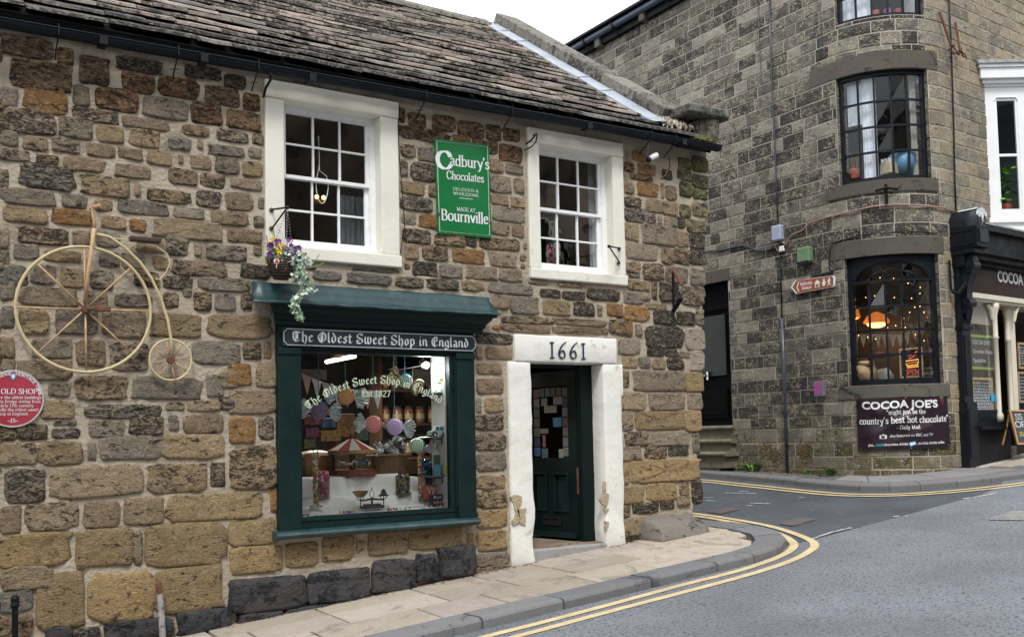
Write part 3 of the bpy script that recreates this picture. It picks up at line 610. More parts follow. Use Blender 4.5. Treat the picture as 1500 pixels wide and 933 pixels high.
# ---- traced stones: tile origin and scale, then "xl xr yc h[flag]"
TR = [
 (0, 0, 3.11, "0 240 215 90;262 335 260 80;42 325 345 125;360 500 325 125;330 410 438 95;530 740 298 60d;555 705 380 85;720 905 400 90;840 1010 335 55d;1020 1120 375 60d;110 305 462 105o;0 80 445 90;435 628 458 100;645 852 495 95;930 1090 440 85;1108 1185 468 75;870 1010 520 95;1032 1190 550 85;0 255 555 105;328 538 528 60;268 420 585 92;440 562 615 75;560 770 565 48;590 728 632 80;768 868 655 55;830 950 598 45;985 1132 622 50;1150 1200 637 48;0 82 630 70;105 215 655 62;237 368 663 65;398 520 688 58;537 650 702 50;672 782 722 60;813 833 725 40;865 960 742 60;900 922 660 40;980 1085 755 70;950 1112 688 45;1132 1190 698 48;1105 1193 772 65;0 135 708 50;165 260 728 40;290 480 750 62;518 685 782 58;0 40 820 90;85 340 808 110;370 588 848 90;612 640 865 60;768 898 808 70;912 1022 825 60;1052 1190 840 45"),
 (0, 280, 2.745, "0 222 25 62;252 350 42 50;380 452 58 50;590 768 22 52;787 887 33 65;905 1015 43 70;1038 1060 50 50;370 520 8 22;12 190 97 62;213 375 105 62o;475 678 68 52;700 822 90 45;405 505 127 50;520 588 138 50o;848 998 110 58;1020 1060 125 45;0 35 190 80;68 275 180 65;290 362 190 60;615 892 155 75;385 480 195 60;550 660 222 50;915 1052 182 52;57 152 243 60;0 35 270 60;175 325 262 45;665 760 215 85;780 808 235 50;832 990 250 60;1020 1052 240 40;0 110 340 80g;120 222 335 75;400 480 275 55;485 580 280 60;615 680 290 50;690 905 312 62;965 1085 322 55d;245 335 350 75;360 455 357 72;540 640 355 60;655 772 368 50;805 1005 375 52;0 60 400 80;75 310 425 75;345 430 440 70;465 610 440 48;655 718 440 60;735 770 408 36;780 850 445 70;862 945 447 65;968 1010 440 70;0 60 510 90g;75 195 525 100;220 395 525 100;415 585 535 110;600 810 540 95;832 1095 545 90;130 290 632 80;308 425 650 105;440 600 665 110;775 962 650 88;975 1048 642 65;1060 1090 640 70;0 60 630 85;70 290 718 78;0 60 700 50;915 1008 738 85o;1030 1110 738 95;305 510 790 95;530 808 793 88;195 280 798 50;830 898 780 88;160 300 880 70;343 648 885 52;665 740 865 30;750 888 862 40;916 1108 845 92"),
 (0, 600, 2.8, "220 310 52 18;365 510 78 70;530 668 68 70;690 735 55 60;750 915 58 78;940 1042 85 100o;1062 1121 75 95;75 190 90 65;215 325 97 35;0 70 95 60;0 145 180 90;160 335 178 90;362 390 172 70;410 665 155 95;668 918 150 95;942 1141 235 165;22 185 312 130;207 583 295 120;603 848 278 115;865 920 268 100;0 82 450 110;105 322 435 110;345 488 428 100;508 668 415 105y;688 1082 395 105y;1110 1140 370 95o;0 288 575 130y;310 545 565 150y;548 580 565 140;593 920 552 170y;938 1141 500 105y;945 1131 615 105y;0 210 690 90;150 345 785 225y;372 630 762 195y;640 918 735 185y;0 130 780 90g;940 1250 755 130k;730 940 865 90k;970 1150 855 55k;428 705 900 80k;0 130 890 80;300 405 915 40k;190 290 915 50k"),
 (580, 150, 3.11, "15 40 60 65;55 135 82 60;165 268 98 70;280 400 128 75;410 475 140 70;490 562 150 55;12 245 150 55;258 335 165 30o;345 462 205 60;470 575 235 75;20 88 222 55;98 180 240 60;428 488 290 60;498 578 305 45;20 52 300 75;70 180 320 80;430 522 375 75;535 583 382 70;20 130 393 55;148 190 405 55;430 512 445 45;520 585 458 45;22 165 465 58;437 585 512 65;25 90 532 50;103 195 545 60o;430 512 575 60;528 582 587 55;30 158 610 62;178 315 628 50;318 365 637 42d;385 558 645 52;580 595 655 30;38 102 680 65;118 238 688 65;255 402 703 62o;425 548 717 68;562 592 708 30;568 585 747 22o;75 188 760 62d;200 300 770 58;322 458 778 58;470 572 787 58;38 65 745 30;0 120 820 45;140 285 830 45;298 400 838 40;418 518 845 48;520 620 855 42;435 515 910 60"),
 (440, 380, 3.125, "60 188 75 42g;212 408 90 45g;1095 1190 155 35d;1198 1300 165 35d;1315 1460 162 50d;960 1090 210 75;1105 1235 222 65;1250 1345 228 62d;1360 1382 235 55;1405 1475 232 60o;1045 1130 103 22;1180 1300 118 18;918 1150 278 30;1160 1400 288 30;915 1140 316 32;1150 1405 326 30;1412 1500 308 60;10 70 35 20;240 450 50 12g"),
 (320, 440, 2.592, "0 80 300 60;0 60 390 50"),
 (690, 410, 4.243, "185 290 245 30;130 175 295 25o;35 250 365 65;90 250 455 75;30 68 455 75;32 188 552 65;32 200 660 95;80 198 775 88;28 60 780 95;32 198 885 90"),
 (690, 600, 3.732, "25 172 68 80;30 182 175 90;32 182 285 92;30 190 395 70;30 192 490 90;30 188 595 95y;35 192 712 100y;20 205 815 70;15 200 870 35"),
 (900, 180, 3.588, "90 160 180 45o;50 103 232 48;120 215 248 55o;80 200 290 28;50 100 345 60;120 228 350 72o;250 300 275 50d;243 258 360 80;265 325 370 75;340 405 350 80c;410 490 310 70c;330 405 275 60c;410 490 375 55c;340 400 465 65c;405 488 455 70c;335 400 215 50c;405 490 220 80c;52 143 418 50;165 250 437 70;250 328 450 70;50 218 490 75;228 245 512 45;262 290 520 45;292 328 525 55;332 370 525 60c;378 480 545 65c;52 130 573 90;142 330 590 105;330 385 610 80y;393 475 625 75d;62 225 680 85;245 310 702 80;312 400 705 75;400 475 705 80d;60 135 760 55;148 258 782 85;265 385 800 85;397 475 812 85;75 130 803 20;68 183 855 50;195 225 880 100;235 340 890 100d;350 475 890 60;60 180 915 30"),
 (900, 420, 4.44, "60 185 75 75;0 35 58 65;430 580 62 115;200 335 128 35;195 230 68 40;0 48 158 85o;65 222 175 95o;252 395 200 90d;402 520 205 85d;525 580 200 110;0 112 265 100o;135 178 283 75;200 458 330 140d;462 585 340 150w;22 165 388 100;210 320 425 55d;325 410 432 45d;415 480 440 35;485 578 480 130w;52 150 492 72;155 232 492 72;245 330 502 65;340 450 502 75d;55 95 603 110;120 460 612 130;462 575 620 120y;35 208 742 115;218 455 745 110;475 568 745 110;33 118 870 130;138 450 870 120y;458 562 870 130y"),
 (900, 600, 4.44, "70 222 190 85;232 485 188 85;508 550 215 145;40 170 285 85;198 332 278 85;350 480 262 65d;35 50 195 60;35 92 415 140y;105 550 395 145y;40 188 552 110y;205 402 530 110y;425 480 515 80;408 485 592 60;502 568 530 160d;115 280 638 65d;300 385 612 60d;55 95 660 80;60 205 755 120y;60 220 840 60d"),
 (390, 700, 4.442, "0 100 520 150y;132 330 498 150y;372 560 455 150y;590 635 440 60y;665 915 415 145y;930 1275 390 130y;1310 1350 400 80y;270 665 700 200k;680 960 635 200k;965 1105 580 170k;1112 1350 540 190k;105 420 860 60k"),
]
def pick_tint(fl, z):
    v = random.uniform(.8, 1.25); soot = random.uniform(.3, .72)
    base = random.choice([(.30, .23, .15), (.28, .22, .16), (.25, .21, .16), (.32, .235, .14), (.26, .225, .18), (.29, .21, .14), (.22, .195, .165)])
    if fl == 'o': base = (.30, .155, .055); soot = random.uniform(.1, .45)
    elif fl == 'y': base = random.choice([(.34, .245, .13), (.36, .25, .12), (.30, .23, .145)]); soot = random.uniform(-.1, .3)
    elif fl == 'k': base = (.058, .062, .072); soot = .6; v = random.uniform(.85, 1.2)
    elif fl == 'd': base = (.12, .105, .09); soot = .72
    elif fl == 'g': base = (.15, .145, .135); soot = .45
    elif fl == 'w': base = (.36, .31, .26); soot = .15
    elif fl == 'c': base = random.choice([(.15, .13, .07), (.12, .11, .08), (.19, .16, .10)]); soot = .7
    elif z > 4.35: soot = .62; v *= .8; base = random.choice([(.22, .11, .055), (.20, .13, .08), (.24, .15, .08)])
    return (base[0] * v, base[1] * v, base[2] * v, soot)
stones = []
for ox, oy, sc, data in TR:
    for it in data.split(';'):
        fl = it[-1] if it[-1].isalpha() else ''; xl, xr, yc, h = [float(q) for q in it.rstrip('abcdefghijklmnopqrstuvwxyz').split()]
        xl, xr, yc, h = ox + xl / sc, ox + xr / sc, oy + yc / sc, h / sc
        xc = (xl + xr) / 2; z = AX(xc, yc)[1]; x0 = AX(xl, yc)[0]; x1 = AX(xr, yc)[0]; hh = AX(xc, yc - h / 2)[1] - AX(xc, yc + h / 2)[1]
        stones.append((x0, x1, z, hh * 1.03, fl))
# fill the strip left of the picture with ordinary courses
z = .1
while z < 4.7:
    h = random.uniform(.13, .24); x = -1.15
    while x < .66:
        wd = random.uniform(.18, .5); stones.append((x, min(x + wd - .03, .80), z + h / 2, h - .03, '')); x += wd
    z += h
stones.sort(key=lambda q: -((q[1] - q[0]) * q[3] if q[0] > .7 else -1))
rest = MB()
for k, (x0, x1, z, h, fl) in enumerate(stones):
    wd = x1 - x0; t = pick_tint(fl, z); pr_ = min(.030, .012 + .04 * min(wd, h)); ex = 7.0 if fl in 'yk' and fl else random.uniform(4.2, 7.5)
    if fl == 'k': pr_ = .075
    if z < .95 and not fl: pr_ += .01
    n_ = 24 if wd > .3 else 18 if wd > .12 else 12
    gr_ = .008 if z < 1.7 or fl == 'y' else .003; x0 -= gr_; x1 += gr_; h += gr_ * 1.2
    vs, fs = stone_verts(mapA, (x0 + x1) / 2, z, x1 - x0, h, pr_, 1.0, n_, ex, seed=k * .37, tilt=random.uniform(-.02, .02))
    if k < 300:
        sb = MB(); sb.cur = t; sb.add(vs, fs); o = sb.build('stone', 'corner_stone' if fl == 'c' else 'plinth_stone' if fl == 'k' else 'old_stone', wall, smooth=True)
    else: rest.cur = t; rest.add(vs, fs)
rest.build('small_stones', 'old_stone', wall, smooth=True, kind='stuff')
# side faces of the quoins where the wall turns into the side street
b = MB(); z = .55
while z < 4.8:
    h = random.uniform(.18, .3); y = .05
    while y < 2:
        wd = random.uniform(.25, .5); b.cur = pick_tint('', z); e = xedge(z + h / 2)
        b.box(e - .05, e + .012, y, y + wd - .025, z, z + h - .025, bev=.012); y += wd
    z += h
b.build('quoin_stones', 'old_stone', wall, kind='stuff')
# ---- white surrounds of the two upper windows
def wob(m_, amp=.004, cut=.25):
    return m_
def rough_box(b, x0, x1, z0, z1, y0, y1, amp=.004, step=.16, bev=.012, taper=None):
    bm = bmesh.new(); bmesh.ops.create_cube(bm, size=1)
    for q in bm.verts: q.co = Vector((x0 + (q.co.x + .5) * (x1 - x0), y0 + (q.co.y + .5) * (y1 - y0), z0 + (q.co.z + .5) * (z1 - z0)))
    bmesh.ops.bevel(bm, geom=bm.edges[:], offset=bev, segments=2, affect='EDGES', profile=.5)
    for axis, lo, hi in ((0, x0, x1), (2, z0, z1)):
        k = int((hi - lo) / step)
        for i in range(1, k + 1):
            co = Vector((0, 0, 0)); no = Vector((0, 0, 0)); co[axis] = lo + (hi - lo) * i / (k + 1); no[axis] = 1
            bmesh.ops.bisect_plane(bm, geom=bm.verts[:] + bm.edges[:] + bm.faces[:], plane_co=co, plane_no=no)
    for q in bm.verts:
        p = q.co * 6; q.co += Vector((noise.noise(p), noise.noise(p + Vector((7, 0, 0))), noise.noise(p + Vector((0, 9, 0))))) * amp
        if taper: q.co = taper(q.co)
    bm.verts.index_update(); b.add([tuple(q.co) for q in bm.verts], [tuple(q.index for q in f.verts) for f in bm.faces]); bm.free()
def upper_window(Wd, label, dead_lamps):
    fr = MB(); rough_box(fr, Wd['ix0'] - .002 - (Wd['ix0'] - Wd['ox0']), Wd['ix0'], Wd['iz0'] - .01, Wd['iz1'] + .0, -.028, .16, .003)
    wn = fr.build('window', 'cream_paint', shop, label=label)
    wn.name = 'window'
    def sub(name, m_, mt='white_gloss', **k): return m_.build(name, mt, wn, **k)
    q = MB(); rough_box(q, Wd['ix1'], Wd['ox1'], Wd['iz0'] - .01, Wd['iz1'], -.028, .16, .003); sub('jamb_stone', q, 'cream_paint')
    lt = Wd['oz1']
    q = MB(); rough_box(q, Wd['ox0'] - .005, Wd['ox1'] + .004, Wd['iz1'] + .001, lt + .0, -.034, .16, .003); sub('lintel', q, 'cream_paint')
    q = MB(); rough_box(q, Wd['ox0'] - .008, Wd['ox1'] + .012, Wd['oz0'], Wd['iz0'] - .012, -.045, .16, .003); sub('sill', q, 'cream_paint')
    x0, x1, z0, z1 = Wd['ix0'], Wd['ix1'], Wd['iz0'] - .01, Wd['iz1']
    y = .10                                   # sash box face
    q = MB(); fw = .055
    q.box(x0, x1, y, .2, z1 - .035, z1 + .01); q.box(x0, x0 + fw * .6, y, .2, z0, z1 - .035); q.box(x1 - fw, x1, y, .2, z0, z1 - .035); q.box(x0 + fw * .6, x1 - fw, y, .2, z0, z0 + .05)
    sub('sash_box', q)
    gx0, gx1, gz0, gz1 = x0 + fw * .6, x1 - fw, z0 + .05, z1 - .035; zm = gz0 + (gz1 - gz0) * .5
    for nm, a, c, yy in (('upper_sash', zm - .012, gz1, y + .02), ('lower_sash', gz0, zm + .018, y + .052)):
        q = MB(); st = .032
        q.box(gx0, gx0 + st, yy, yy + .03, a, c); q.box(gx1 - st, gx1, yy, yy + .03, a, c); q.box(gx0 + st, gx1 - st, yy + .001, yy + .031, c - st, c); q.box(gx0 + st, gx1 - st, yy + .001, yy + .031, a, a + (.045 if nm[0] == 'l' else .03))
        for i in (1, 2):
            xx = gx0 + st + (gx1 - gx0 - 2 * st) * i / 3; q.box(xx - .0085, xx + .0085, yy - .003, yy + .024, a + .03, c - st)
        zz = (a + c) / 2; q.box(gx0 + st, gx1 - st, yy + .002, yy + .022, zz - .0085, zz + .0085); sub(nm, q)
        for i in range(3):
            for j in range(2):
                xa = gx0 + st + (gx1 - gx0 - 2 * st) * i / 3; xb = xa + (gx1 - gx0 - 2 * st) / 3; za = a if j == 0 else zz; zb = zz if j == 0 else c; r1, r2 = random.uniform(-.004, .004), random.uniform(-.003, .003)
                q = MB(); q.face([(xa, yy + .018 + r1, za), (xb, yy + .018, za), (xb, yy + .018 + r2, zb), (xa, yy + .018 + r1 + r2, zb)]); sub('pane', q, 'window_glass')
    # the room behind
    q = MB(); a0, a1, b0, b1 = Wd['ox0'] - .3, Wd['ox1'] + .5, Wd['oz0'] - .5, 4.68
    for f in ([(a0, .3, b0), (a1, .3, b0), (a1, 2.6, b0), (a0, 2.6, b0)], [(a0, .3, b1), (a1, .3, b1), (a1, 2.6, b1), (a0, 2.6, b1)], [(a0, 2.6, b0), (a1, 2.6, b0), (a1, 2.6, b1), (a0, 2.6, b1)], [(a0, .16, b0), (a0, 2.6, b0), (a0, 2.6, b1), (a0, .16, b1)], [(a1, .16, b0), (a1, 2.6, b0), (a1, 2.6, b1), (a1, .16, b1)]): q.face(f)
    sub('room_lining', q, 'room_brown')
    return wn
wa = upper_window(W1, 'left upper sash window with cream stone surround', 1); wb_ = upper_window(W2, 'right upper sash window with cream stone surround', 0)
# net curtains and the things seen through the panes
mat('net_curtain', (.30, .34, .38), .9, .2, 25, bump=.5, bscale=30); mat('curtain_tan', (.34, .27, .23), .9, .1, 30)
def curtain(par, x0, x1, z0, z1, y, m_, n=14, name='curtain'):
    q = MB(); vs = []; fs = []
    for i in range(n + 1):
        x = x0 + (x1 - x0) * i / n; yy = y + .02 * math.sin(i * 2.3) + .008 * math.sin(i * 5.1)
        for z in (z0, z1): vs.append((x, yy, z))
        if i: fs.append((2 * i - 2, 2 * i, 2 * i + 1, 2 * i - 1))
    q.add(vs, fs); return q.build(name, m_, par, smooth=True)
curtain(wa, W1['ix1'] - .02, W1['ix1'] + .1, 3.2, 4.5, .24, 'curtain_tan', 6); curtain(wa, 3.75, 4.02, 3.3, 3.95, .55, 'net_curtain'); curtain(wb_, W2['ix1'] - .13, W2['ix1'] + .05, 3.2, 4.55, .24, 'net_curtain', 6)
curtain(wb_, W2['ix0'] + .22, W2['ix0'] + .3, 3.2, 4.5, .6, 'net_curtain', 5)
cb = MB(); c0 = atY(472, 268, .14); pts = []
for k in range(13):
    a = math.pi * (k / 12) ; pts.append(atY(472 + 9 * math.cos(a + math.pi), 268 + 30 * math.sin(a), .155))
cb.tube([atY(466, 200, .16), atY(468, 240, .155), atY(464, 262, .155)] + pts + [atY(478, 258, .155), atY(468, 250, .155), atY(467, 200, .16)], .004, 5)
tag(cb.build('white_cable', mat('pale_plastic', (.62, .66, .62), .4)), 'looped pale cable hanging inside the left upper window', 'cable')
for i, (x_, y_) in enumerate(((469, 289),)):
    lm = thing('wall_light', atY(x_, y_, .9), 'small twin warm bulbs glowing inside the left upper window', 'lamp'); p = atY(x_, y_, .9)
    q = MB(); q.ball(p + Vector((-.035, 0, 0)), .022); q.ball(p + Vector((.035, 0, 0)), .022); q.build('bulb', emis('warm_bulb', (1, .62, .2), 3.0), lm); q = MB(); q.box(p.x - .06, p.x + .06, p.y + .01, p.y + .05, p.z - .07, p.z - .02); q.build('fitting', 'rust', lm)
# jars on the inside ledge of the right upper window
for i, (x_, y_, lab, grp) in enumerate(((805, 372, 'jar of mostly pink sweets on the right upper window ledge, left of the bar', None), (815.5, 369, 'jar of mostly white sweets on the right upper window ledge, right of the bar', None))):
    p = atY(x_, y_, .30); jr = thing('sweet_jar', (p.x, p.y, p.z - .13), lab, 'jar', 'tall jars in the right upper window')
    q = MB(); q.lathe([(.034, -.14), (.036, -.13), (.036, .1), (.026, .125)], p, 12); q.build('glass', 'shop_glass', jr, smooth=True)
    q = MB(); random.seed(i)
    for k in range(150):
        a = random.uniform(0, 6.28); r_ = .031; q.cur = random.choice([(.5, .06, .12, 1), (.7, .6, .6, 1), (.6, .25, .3, 1)]) if i == 0 else random.choice([(.75, .7, .7, 1), (.7, .3, .35, 1), (.75, .7, .7, 1)]); q.ball((p.x + r_ * math.cos(a), p.y + r_ * math.sin(a), p.z - .125 + .21 * random.random()), .010, 5, 4)
    m_ = MATS.get('sweets')
    if not m_:
        m_ = bpy.data.materials.new('sweets'); m_.use_nodes = True; bb = m_.node_tree.nodes['Principled BSDF']; at = m_.node_tree.nodes.new('ShaderNodeAttribute'); at.attribute_name = 'tint'; m_.node_tree.links.new(at.outputs[0], bb.inputs[0]); bb.inputs['Roughness'].default_value = .3; MATS['sweets'] = m_
    q.build('sweets', m_, jr, smooth=True, kind='stuff')
    q = MB(); q.lathe([(.03, .125), (.04, .13), (.042, .16), (.01, .17)], p, 12); q.build('lid', 'shop_glass', jr, smooth=True)
random.seed(11)
# ---- doorway
jl0, jl1 = AX(745, 650)[0], DO['x0']; jr0, jr1 = AX(883.5, 650)[0], AX(910, 650)[0]
zt = DO['z1']
def eat(p):       # the jamb feet are worn and bulging
    k = max(0, (1.25 - p.z)) * .9
    p = p.copy(); p.x += .03 * k * math.sin(p.z * 9) * (1 if p.x > (jl0 + jl1) / 2 else .25); p.y += .012 * k * math.sin(p.z * 14 + p.x * 9); return p
dj = MB(); rough_box(dj, jl0, jl1, G(jl0, 0) - .03, zt, -.035, .3, .008, .1, .02, taper=eat)
door_sur = dj.build('door_surround', 'white_masonry_paint', shop, smooth=True)
def eat2(p):
    k = max(0, (1.15 - p.z)); p = p.copy(); p.y += .012 * k * math.sin(p.z * 14 + p.x * 9); p.x += .02 * k * math.sin(p.z * 7); return p
q = MB(); rough_box(q, jr0, jr1 + .0, G(jr1, 0) - .05, zt, -.035, .3, .007, .1, .02, taper=eat2); q.build('jamb', 'white_masonry_paint', door_sur, smooth=True)
lx0, lx1, lz1 = AX(752, 520)[0], AX(901, 520)[0], AX(825, 493)[1]
q = MB(); rough_box(q, lx0, lx1, zt + .001, lz1, -.04, .3, .006, .14, .015); q.build('lintel', 'white_masonry_paint', door_sur, smooth=True)
q = MB(); rough_box(q, jr1 - .005, jr1 + .025, AX(905, 580)[1], zt + .0, -.03, .1, .004, .14, .01); q.build('jamb_block', 'white_masonry_paint', door_sur, smooth=True)
for pl in ([(747, 727), (752, 724), (761, 725), (764, 732), (763, 738), (760, 742), (759, 750), (761, 764), (752, 768), (749, 767), (755, 753), (753, 744)], [(757, 746), (770, 744), (768, 752), (770, 770), (762, 766)],
           [(883, 707), (886, 705), (887, 716), (884, 719)], [(884, 725), (888, 721), (892, 727), (890, 735), (886, 741), (882, 738), (878, 730)], [(884, 745), (891, 743), (889, 748), (885, 749)], [(885, 762), (891, 764), (890, 774), (887, 777), (886, 770)]):
    pp0 = []
    for i_ in range(len(pl)):
        (xa, ya), (xb, yb) = pl[i_], pl[(i_ + 1) % len(pl)]
        for t_ in (0, .33, .66): pp0.append((xa + (xb - xa) * t_ + random.uniform(-.9, .9), ya + (yb - ya) * t_ + random.uniform(-1.2, 1.2)))
    pl = pp0
    q = MB(); q.plate([AX(x_, y_, .035) for x_, y_ in pl], mapA, .02, .0485 if pl[0][0] > 700 and pl[0][0] < 800 else .0465); q.build('bare_patch', 'bare_render', door_sur)
# 1661
q = MB(); pA = atY(804, 524, -.045); pB = atY(859, 527, -.045); sc_ = (atY(830, 502, -.045).z - atY(830, 525, -.045).z) / 14.6; tw = textw('1661', track=3.0) - 3
q2 = lambda x, y, o: (pA.x + x * (pB.x - pA.x) / tw, -.046 - o, pA.z + y * sc_)
q = None
xx_ = 0
for ch in '1661':
    q = MB(); write(q, ch, lambda x, y, o: q2(x + xx_, y, o), nib=(1.9, .9, 25), serif=False); q.build('date_numeral', mat('navy_paint', (.014, .028, .055), .5), door_sur); xx_ += textw(ch) + 3.0
# frame, open door
dfx0, dfx1 = DO['x0'], DO['x1']
q = MB(); q.box(dfx0, dfx0 + .04, .2, .28, .45, zt); q.box(dfx1 - .16, dfx1, .17, .27, .47, zt); q.box(dfx0 + .04, dfx1 - .16, .2, .28, zt - .035, zt + .0); q.build('door_frame', 'door_green', shop)
hx, hy = dfx1 - .165, .25; TH = R(79); LW = .8; zb, zt2 = .505, zt - .045
dd = Vector((-math.cos(TH), math.sin(TH), 0)); dn = Vector((-math.sin(TH), -math.cos(TH), 0))
def mapD(s_, z, off): return Vector((hx, hy, 0)) + dd * s_ + dn * off + Vector((0, 0, z))
st = .125; gz = zb + (zt2 - zb) * .475
q = MB()
q.mbox(mapD, 0, st, zb, zt2, -.04, 0); q.mbox(mapD, LW - st, LW, zb, zt2, -.04, 0); q.mbox(mapD, st, LW - st, zt2 - .16, zt2, -.04, 0); q.mbox(mapD, st, LW - st, gz - .16, gz, -.04, 0); q.mbox(mapD, st, LW - st, zb, zb + .27, -.04, 0)
q.mbox(mapD, LW / 2 - .05, LW / 2 + .05, zb + .27, gz - .16, -.04, 0)
door = q.build('door', 'door_green', shop)
for a0, a1 in ((st, LW / 2 - .05), (LW / 2 + .05, LW - st)):
    q = MB(); q.mbox(mapD, a0, a1, zb + .27, gz - .16, -.03, -.02); m0 = .02
    for u0, u1, z0, z1 in ((a0, a0 + m0, zb + .27, gz - .16), (a1 - m0, a1, zb + .27, gz - .16), (a0 + m0, a1 - m0, zb + .27, zb + .27 + m0), (a0 + m0, a1 - m0, gz - .16 - m0, gz - .16)): q.mbox(mapD, u0, u1, z0, z1, -.02, .014)
    q.build('door_panel', 'green_paint', door)
q = MB(); 
for u0, u1, z0, z1 in ((.25, .52, zb + .12, zb + .14), (.25, .52, zb + .19, zb + .21), (.25, .27, zb + .14, zb + .19), (.5, .52, zb + .14, zb + .19)): q.mbox(mapD, u0, u1, z0, z1, .0, .012)
q.mbox(mapD, .27, .5, zb + .14, zb + .19, .0, .004); q.build('letter_plate', 'black_iron', door)
q = MB(); q.mbox(mapD, 0.02, LW, zb + .0, zb + .055, .0, .035); q.build('weather_bar', 'green_paint', door)
q = MB(); q.mbox(mapD, st, LW - st, gz, zt2 - .16, -.03, -.026); q.build('glazing', 'shop_glass', door)
q = MB(); q.mbox(mapD, -.012, .002, gz - .38, gz - .1, -.02, .01); q.build('hinge', 'rust', door)
# stickers and flyers on the door glass
random.seed(5); gw = LW - 2 * st; gh = zt2 - .16 - gz
def stick(u, v, wd, h, c, nm='sticker'):
    key = 'sk_%d_%d_%d' % tuple(int(q_ * 20) for q_ in c)
    q = MB(); ua = st + (1 - u) * gw; q.mbox(mapD, ua - wd * gw, ua, gz + v * gh, gz + (v + h) * gh, -.0255, -.0235); return q.build(nm, mat(key, c, .5, .5, 60), door)
cols = [(.08, .025, .025), (.02, .035, .07), (.09, .085, .08), (.08, .06, .03), (.025, .05, .06), (.10, .095, .09), (.07, .025, .045)]
for i in range(7):
    stick(.0, .02 + i * .138, .19, .125, cols[i % 7] if i else (.05, .1, .28)); stick(.82, .02 + i * .138, .18, .125, (.13, .135, .14) if i in (0, 1, 4) else cols[(i + 3) % 7])
for i in range(4): stick(.2 + .155 * i, .86, .13, .12, cols[(i * 3 + 1) % 7])
for u, v, a0, a1, c in ((.24, .73, .17, .11, (.13, .12, .12)), (.58, .74, .24, .11, (.2, .18, .16)), (.32, .63, .35, .10, (.2, .18, .13)), (.56, .43, .23, .13, (.02, .16, .30)), (.2, .34, .22, .07, (.22, .18, .1)), (.23, .0, .17, .13, (.08, .16, .2)), (.7, .0, .12, .12, (.25, .25, .2)), (.26, .15, .08, .17, (.3, .09, .16))): stick(u, v, a0, a1, c)
q = MB()
for kk, (rr0) in enumerate((.05, .035)):
    pass
# threshold, mat and step
q = MB(); q.box(dfx0 - .02, dfx1 + .02, .02, 1.4, .2, .475, bev=.01); q.build('threshold', mat('worn_boards', (.17, .13, .10), .8, .35, 3, bump=.4, bscale=20, dark=(.07, .05, .04), dk=.3, dscale=8), shop)
q = MB(); rough_box(q, dfx0 - .06, dfx1 + .06, .25, .468, -.02, .25, .006, .2, .02); q.build('doorstep', 'flag_stone', shop)
# shop interior behind door and display
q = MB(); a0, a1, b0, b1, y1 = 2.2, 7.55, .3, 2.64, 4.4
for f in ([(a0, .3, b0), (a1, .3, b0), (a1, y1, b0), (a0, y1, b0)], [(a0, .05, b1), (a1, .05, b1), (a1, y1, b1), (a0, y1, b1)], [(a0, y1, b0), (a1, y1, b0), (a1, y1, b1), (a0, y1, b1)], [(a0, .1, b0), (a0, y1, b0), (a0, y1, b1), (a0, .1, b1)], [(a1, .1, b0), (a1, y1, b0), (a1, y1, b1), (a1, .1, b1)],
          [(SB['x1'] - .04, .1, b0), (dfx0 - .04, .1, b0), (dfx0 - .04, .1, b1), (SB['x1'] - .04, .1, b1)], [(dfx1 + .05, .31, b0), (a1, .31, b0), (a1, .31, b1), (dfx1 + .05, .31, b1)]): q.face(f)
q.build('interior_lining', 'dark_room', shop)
# ---- roof
RS = .68; RZ0 = 5.0; RTOP = 3.66
def roofp(x, s_, h):   # s_ = distance up the slope from y=-.16
    c, sn = math.cos(math.atan(RS)), math.sin(math.atan(RS)); y = -.16 + s_ * c; return Vector((x, y - h * sn, RZ0 + RS * (y) - .03 + h * c + .02 * math.sin(x * 1.1) * (s_ / 5)))
rb = MB(); rb.box(-1.3, 7.5, 0, 1, 0, 1, fn=lambda x, y, z: roofp(x, y * 4.62, -.06 + z * .05)); rb.box(-1.3, 8.0, 0, 1, 0, 1, fn=lambda x, y, z: Vector((x, RTOP + y * 3.9, 7.5 - RS * y * 3.9 + (z - 1) * .05)))
rb.box(7.5, 8.02, 0, 1, 0, 1, fn=lambda x, y, z: roofp(x, y * 4.62, -.1 + z * .08))
roof = rb.build('roof', 'black_paint', shop)
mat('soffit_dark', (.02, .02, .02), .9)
tiles = []; s0 = 0; i = 0
while s0 < 4.5:
    sp = .255 - .085 * s0 / 4.5; x = -1.2 + random.uniform(0, .3); xe = 7.42 if i > 1 else (7.98 if i == 0 else 7.8)
    while x < xe:
        wd = random.uniform(.28, .72) * (1 - .3 * s0 / 4.5); x1 = min(x + wd, xe + .01)
        if xe - x1 < .12: x1 = xe
        tiles.append((x, x1, s0, sp)); x = x1
    s0 += sp; i += 1
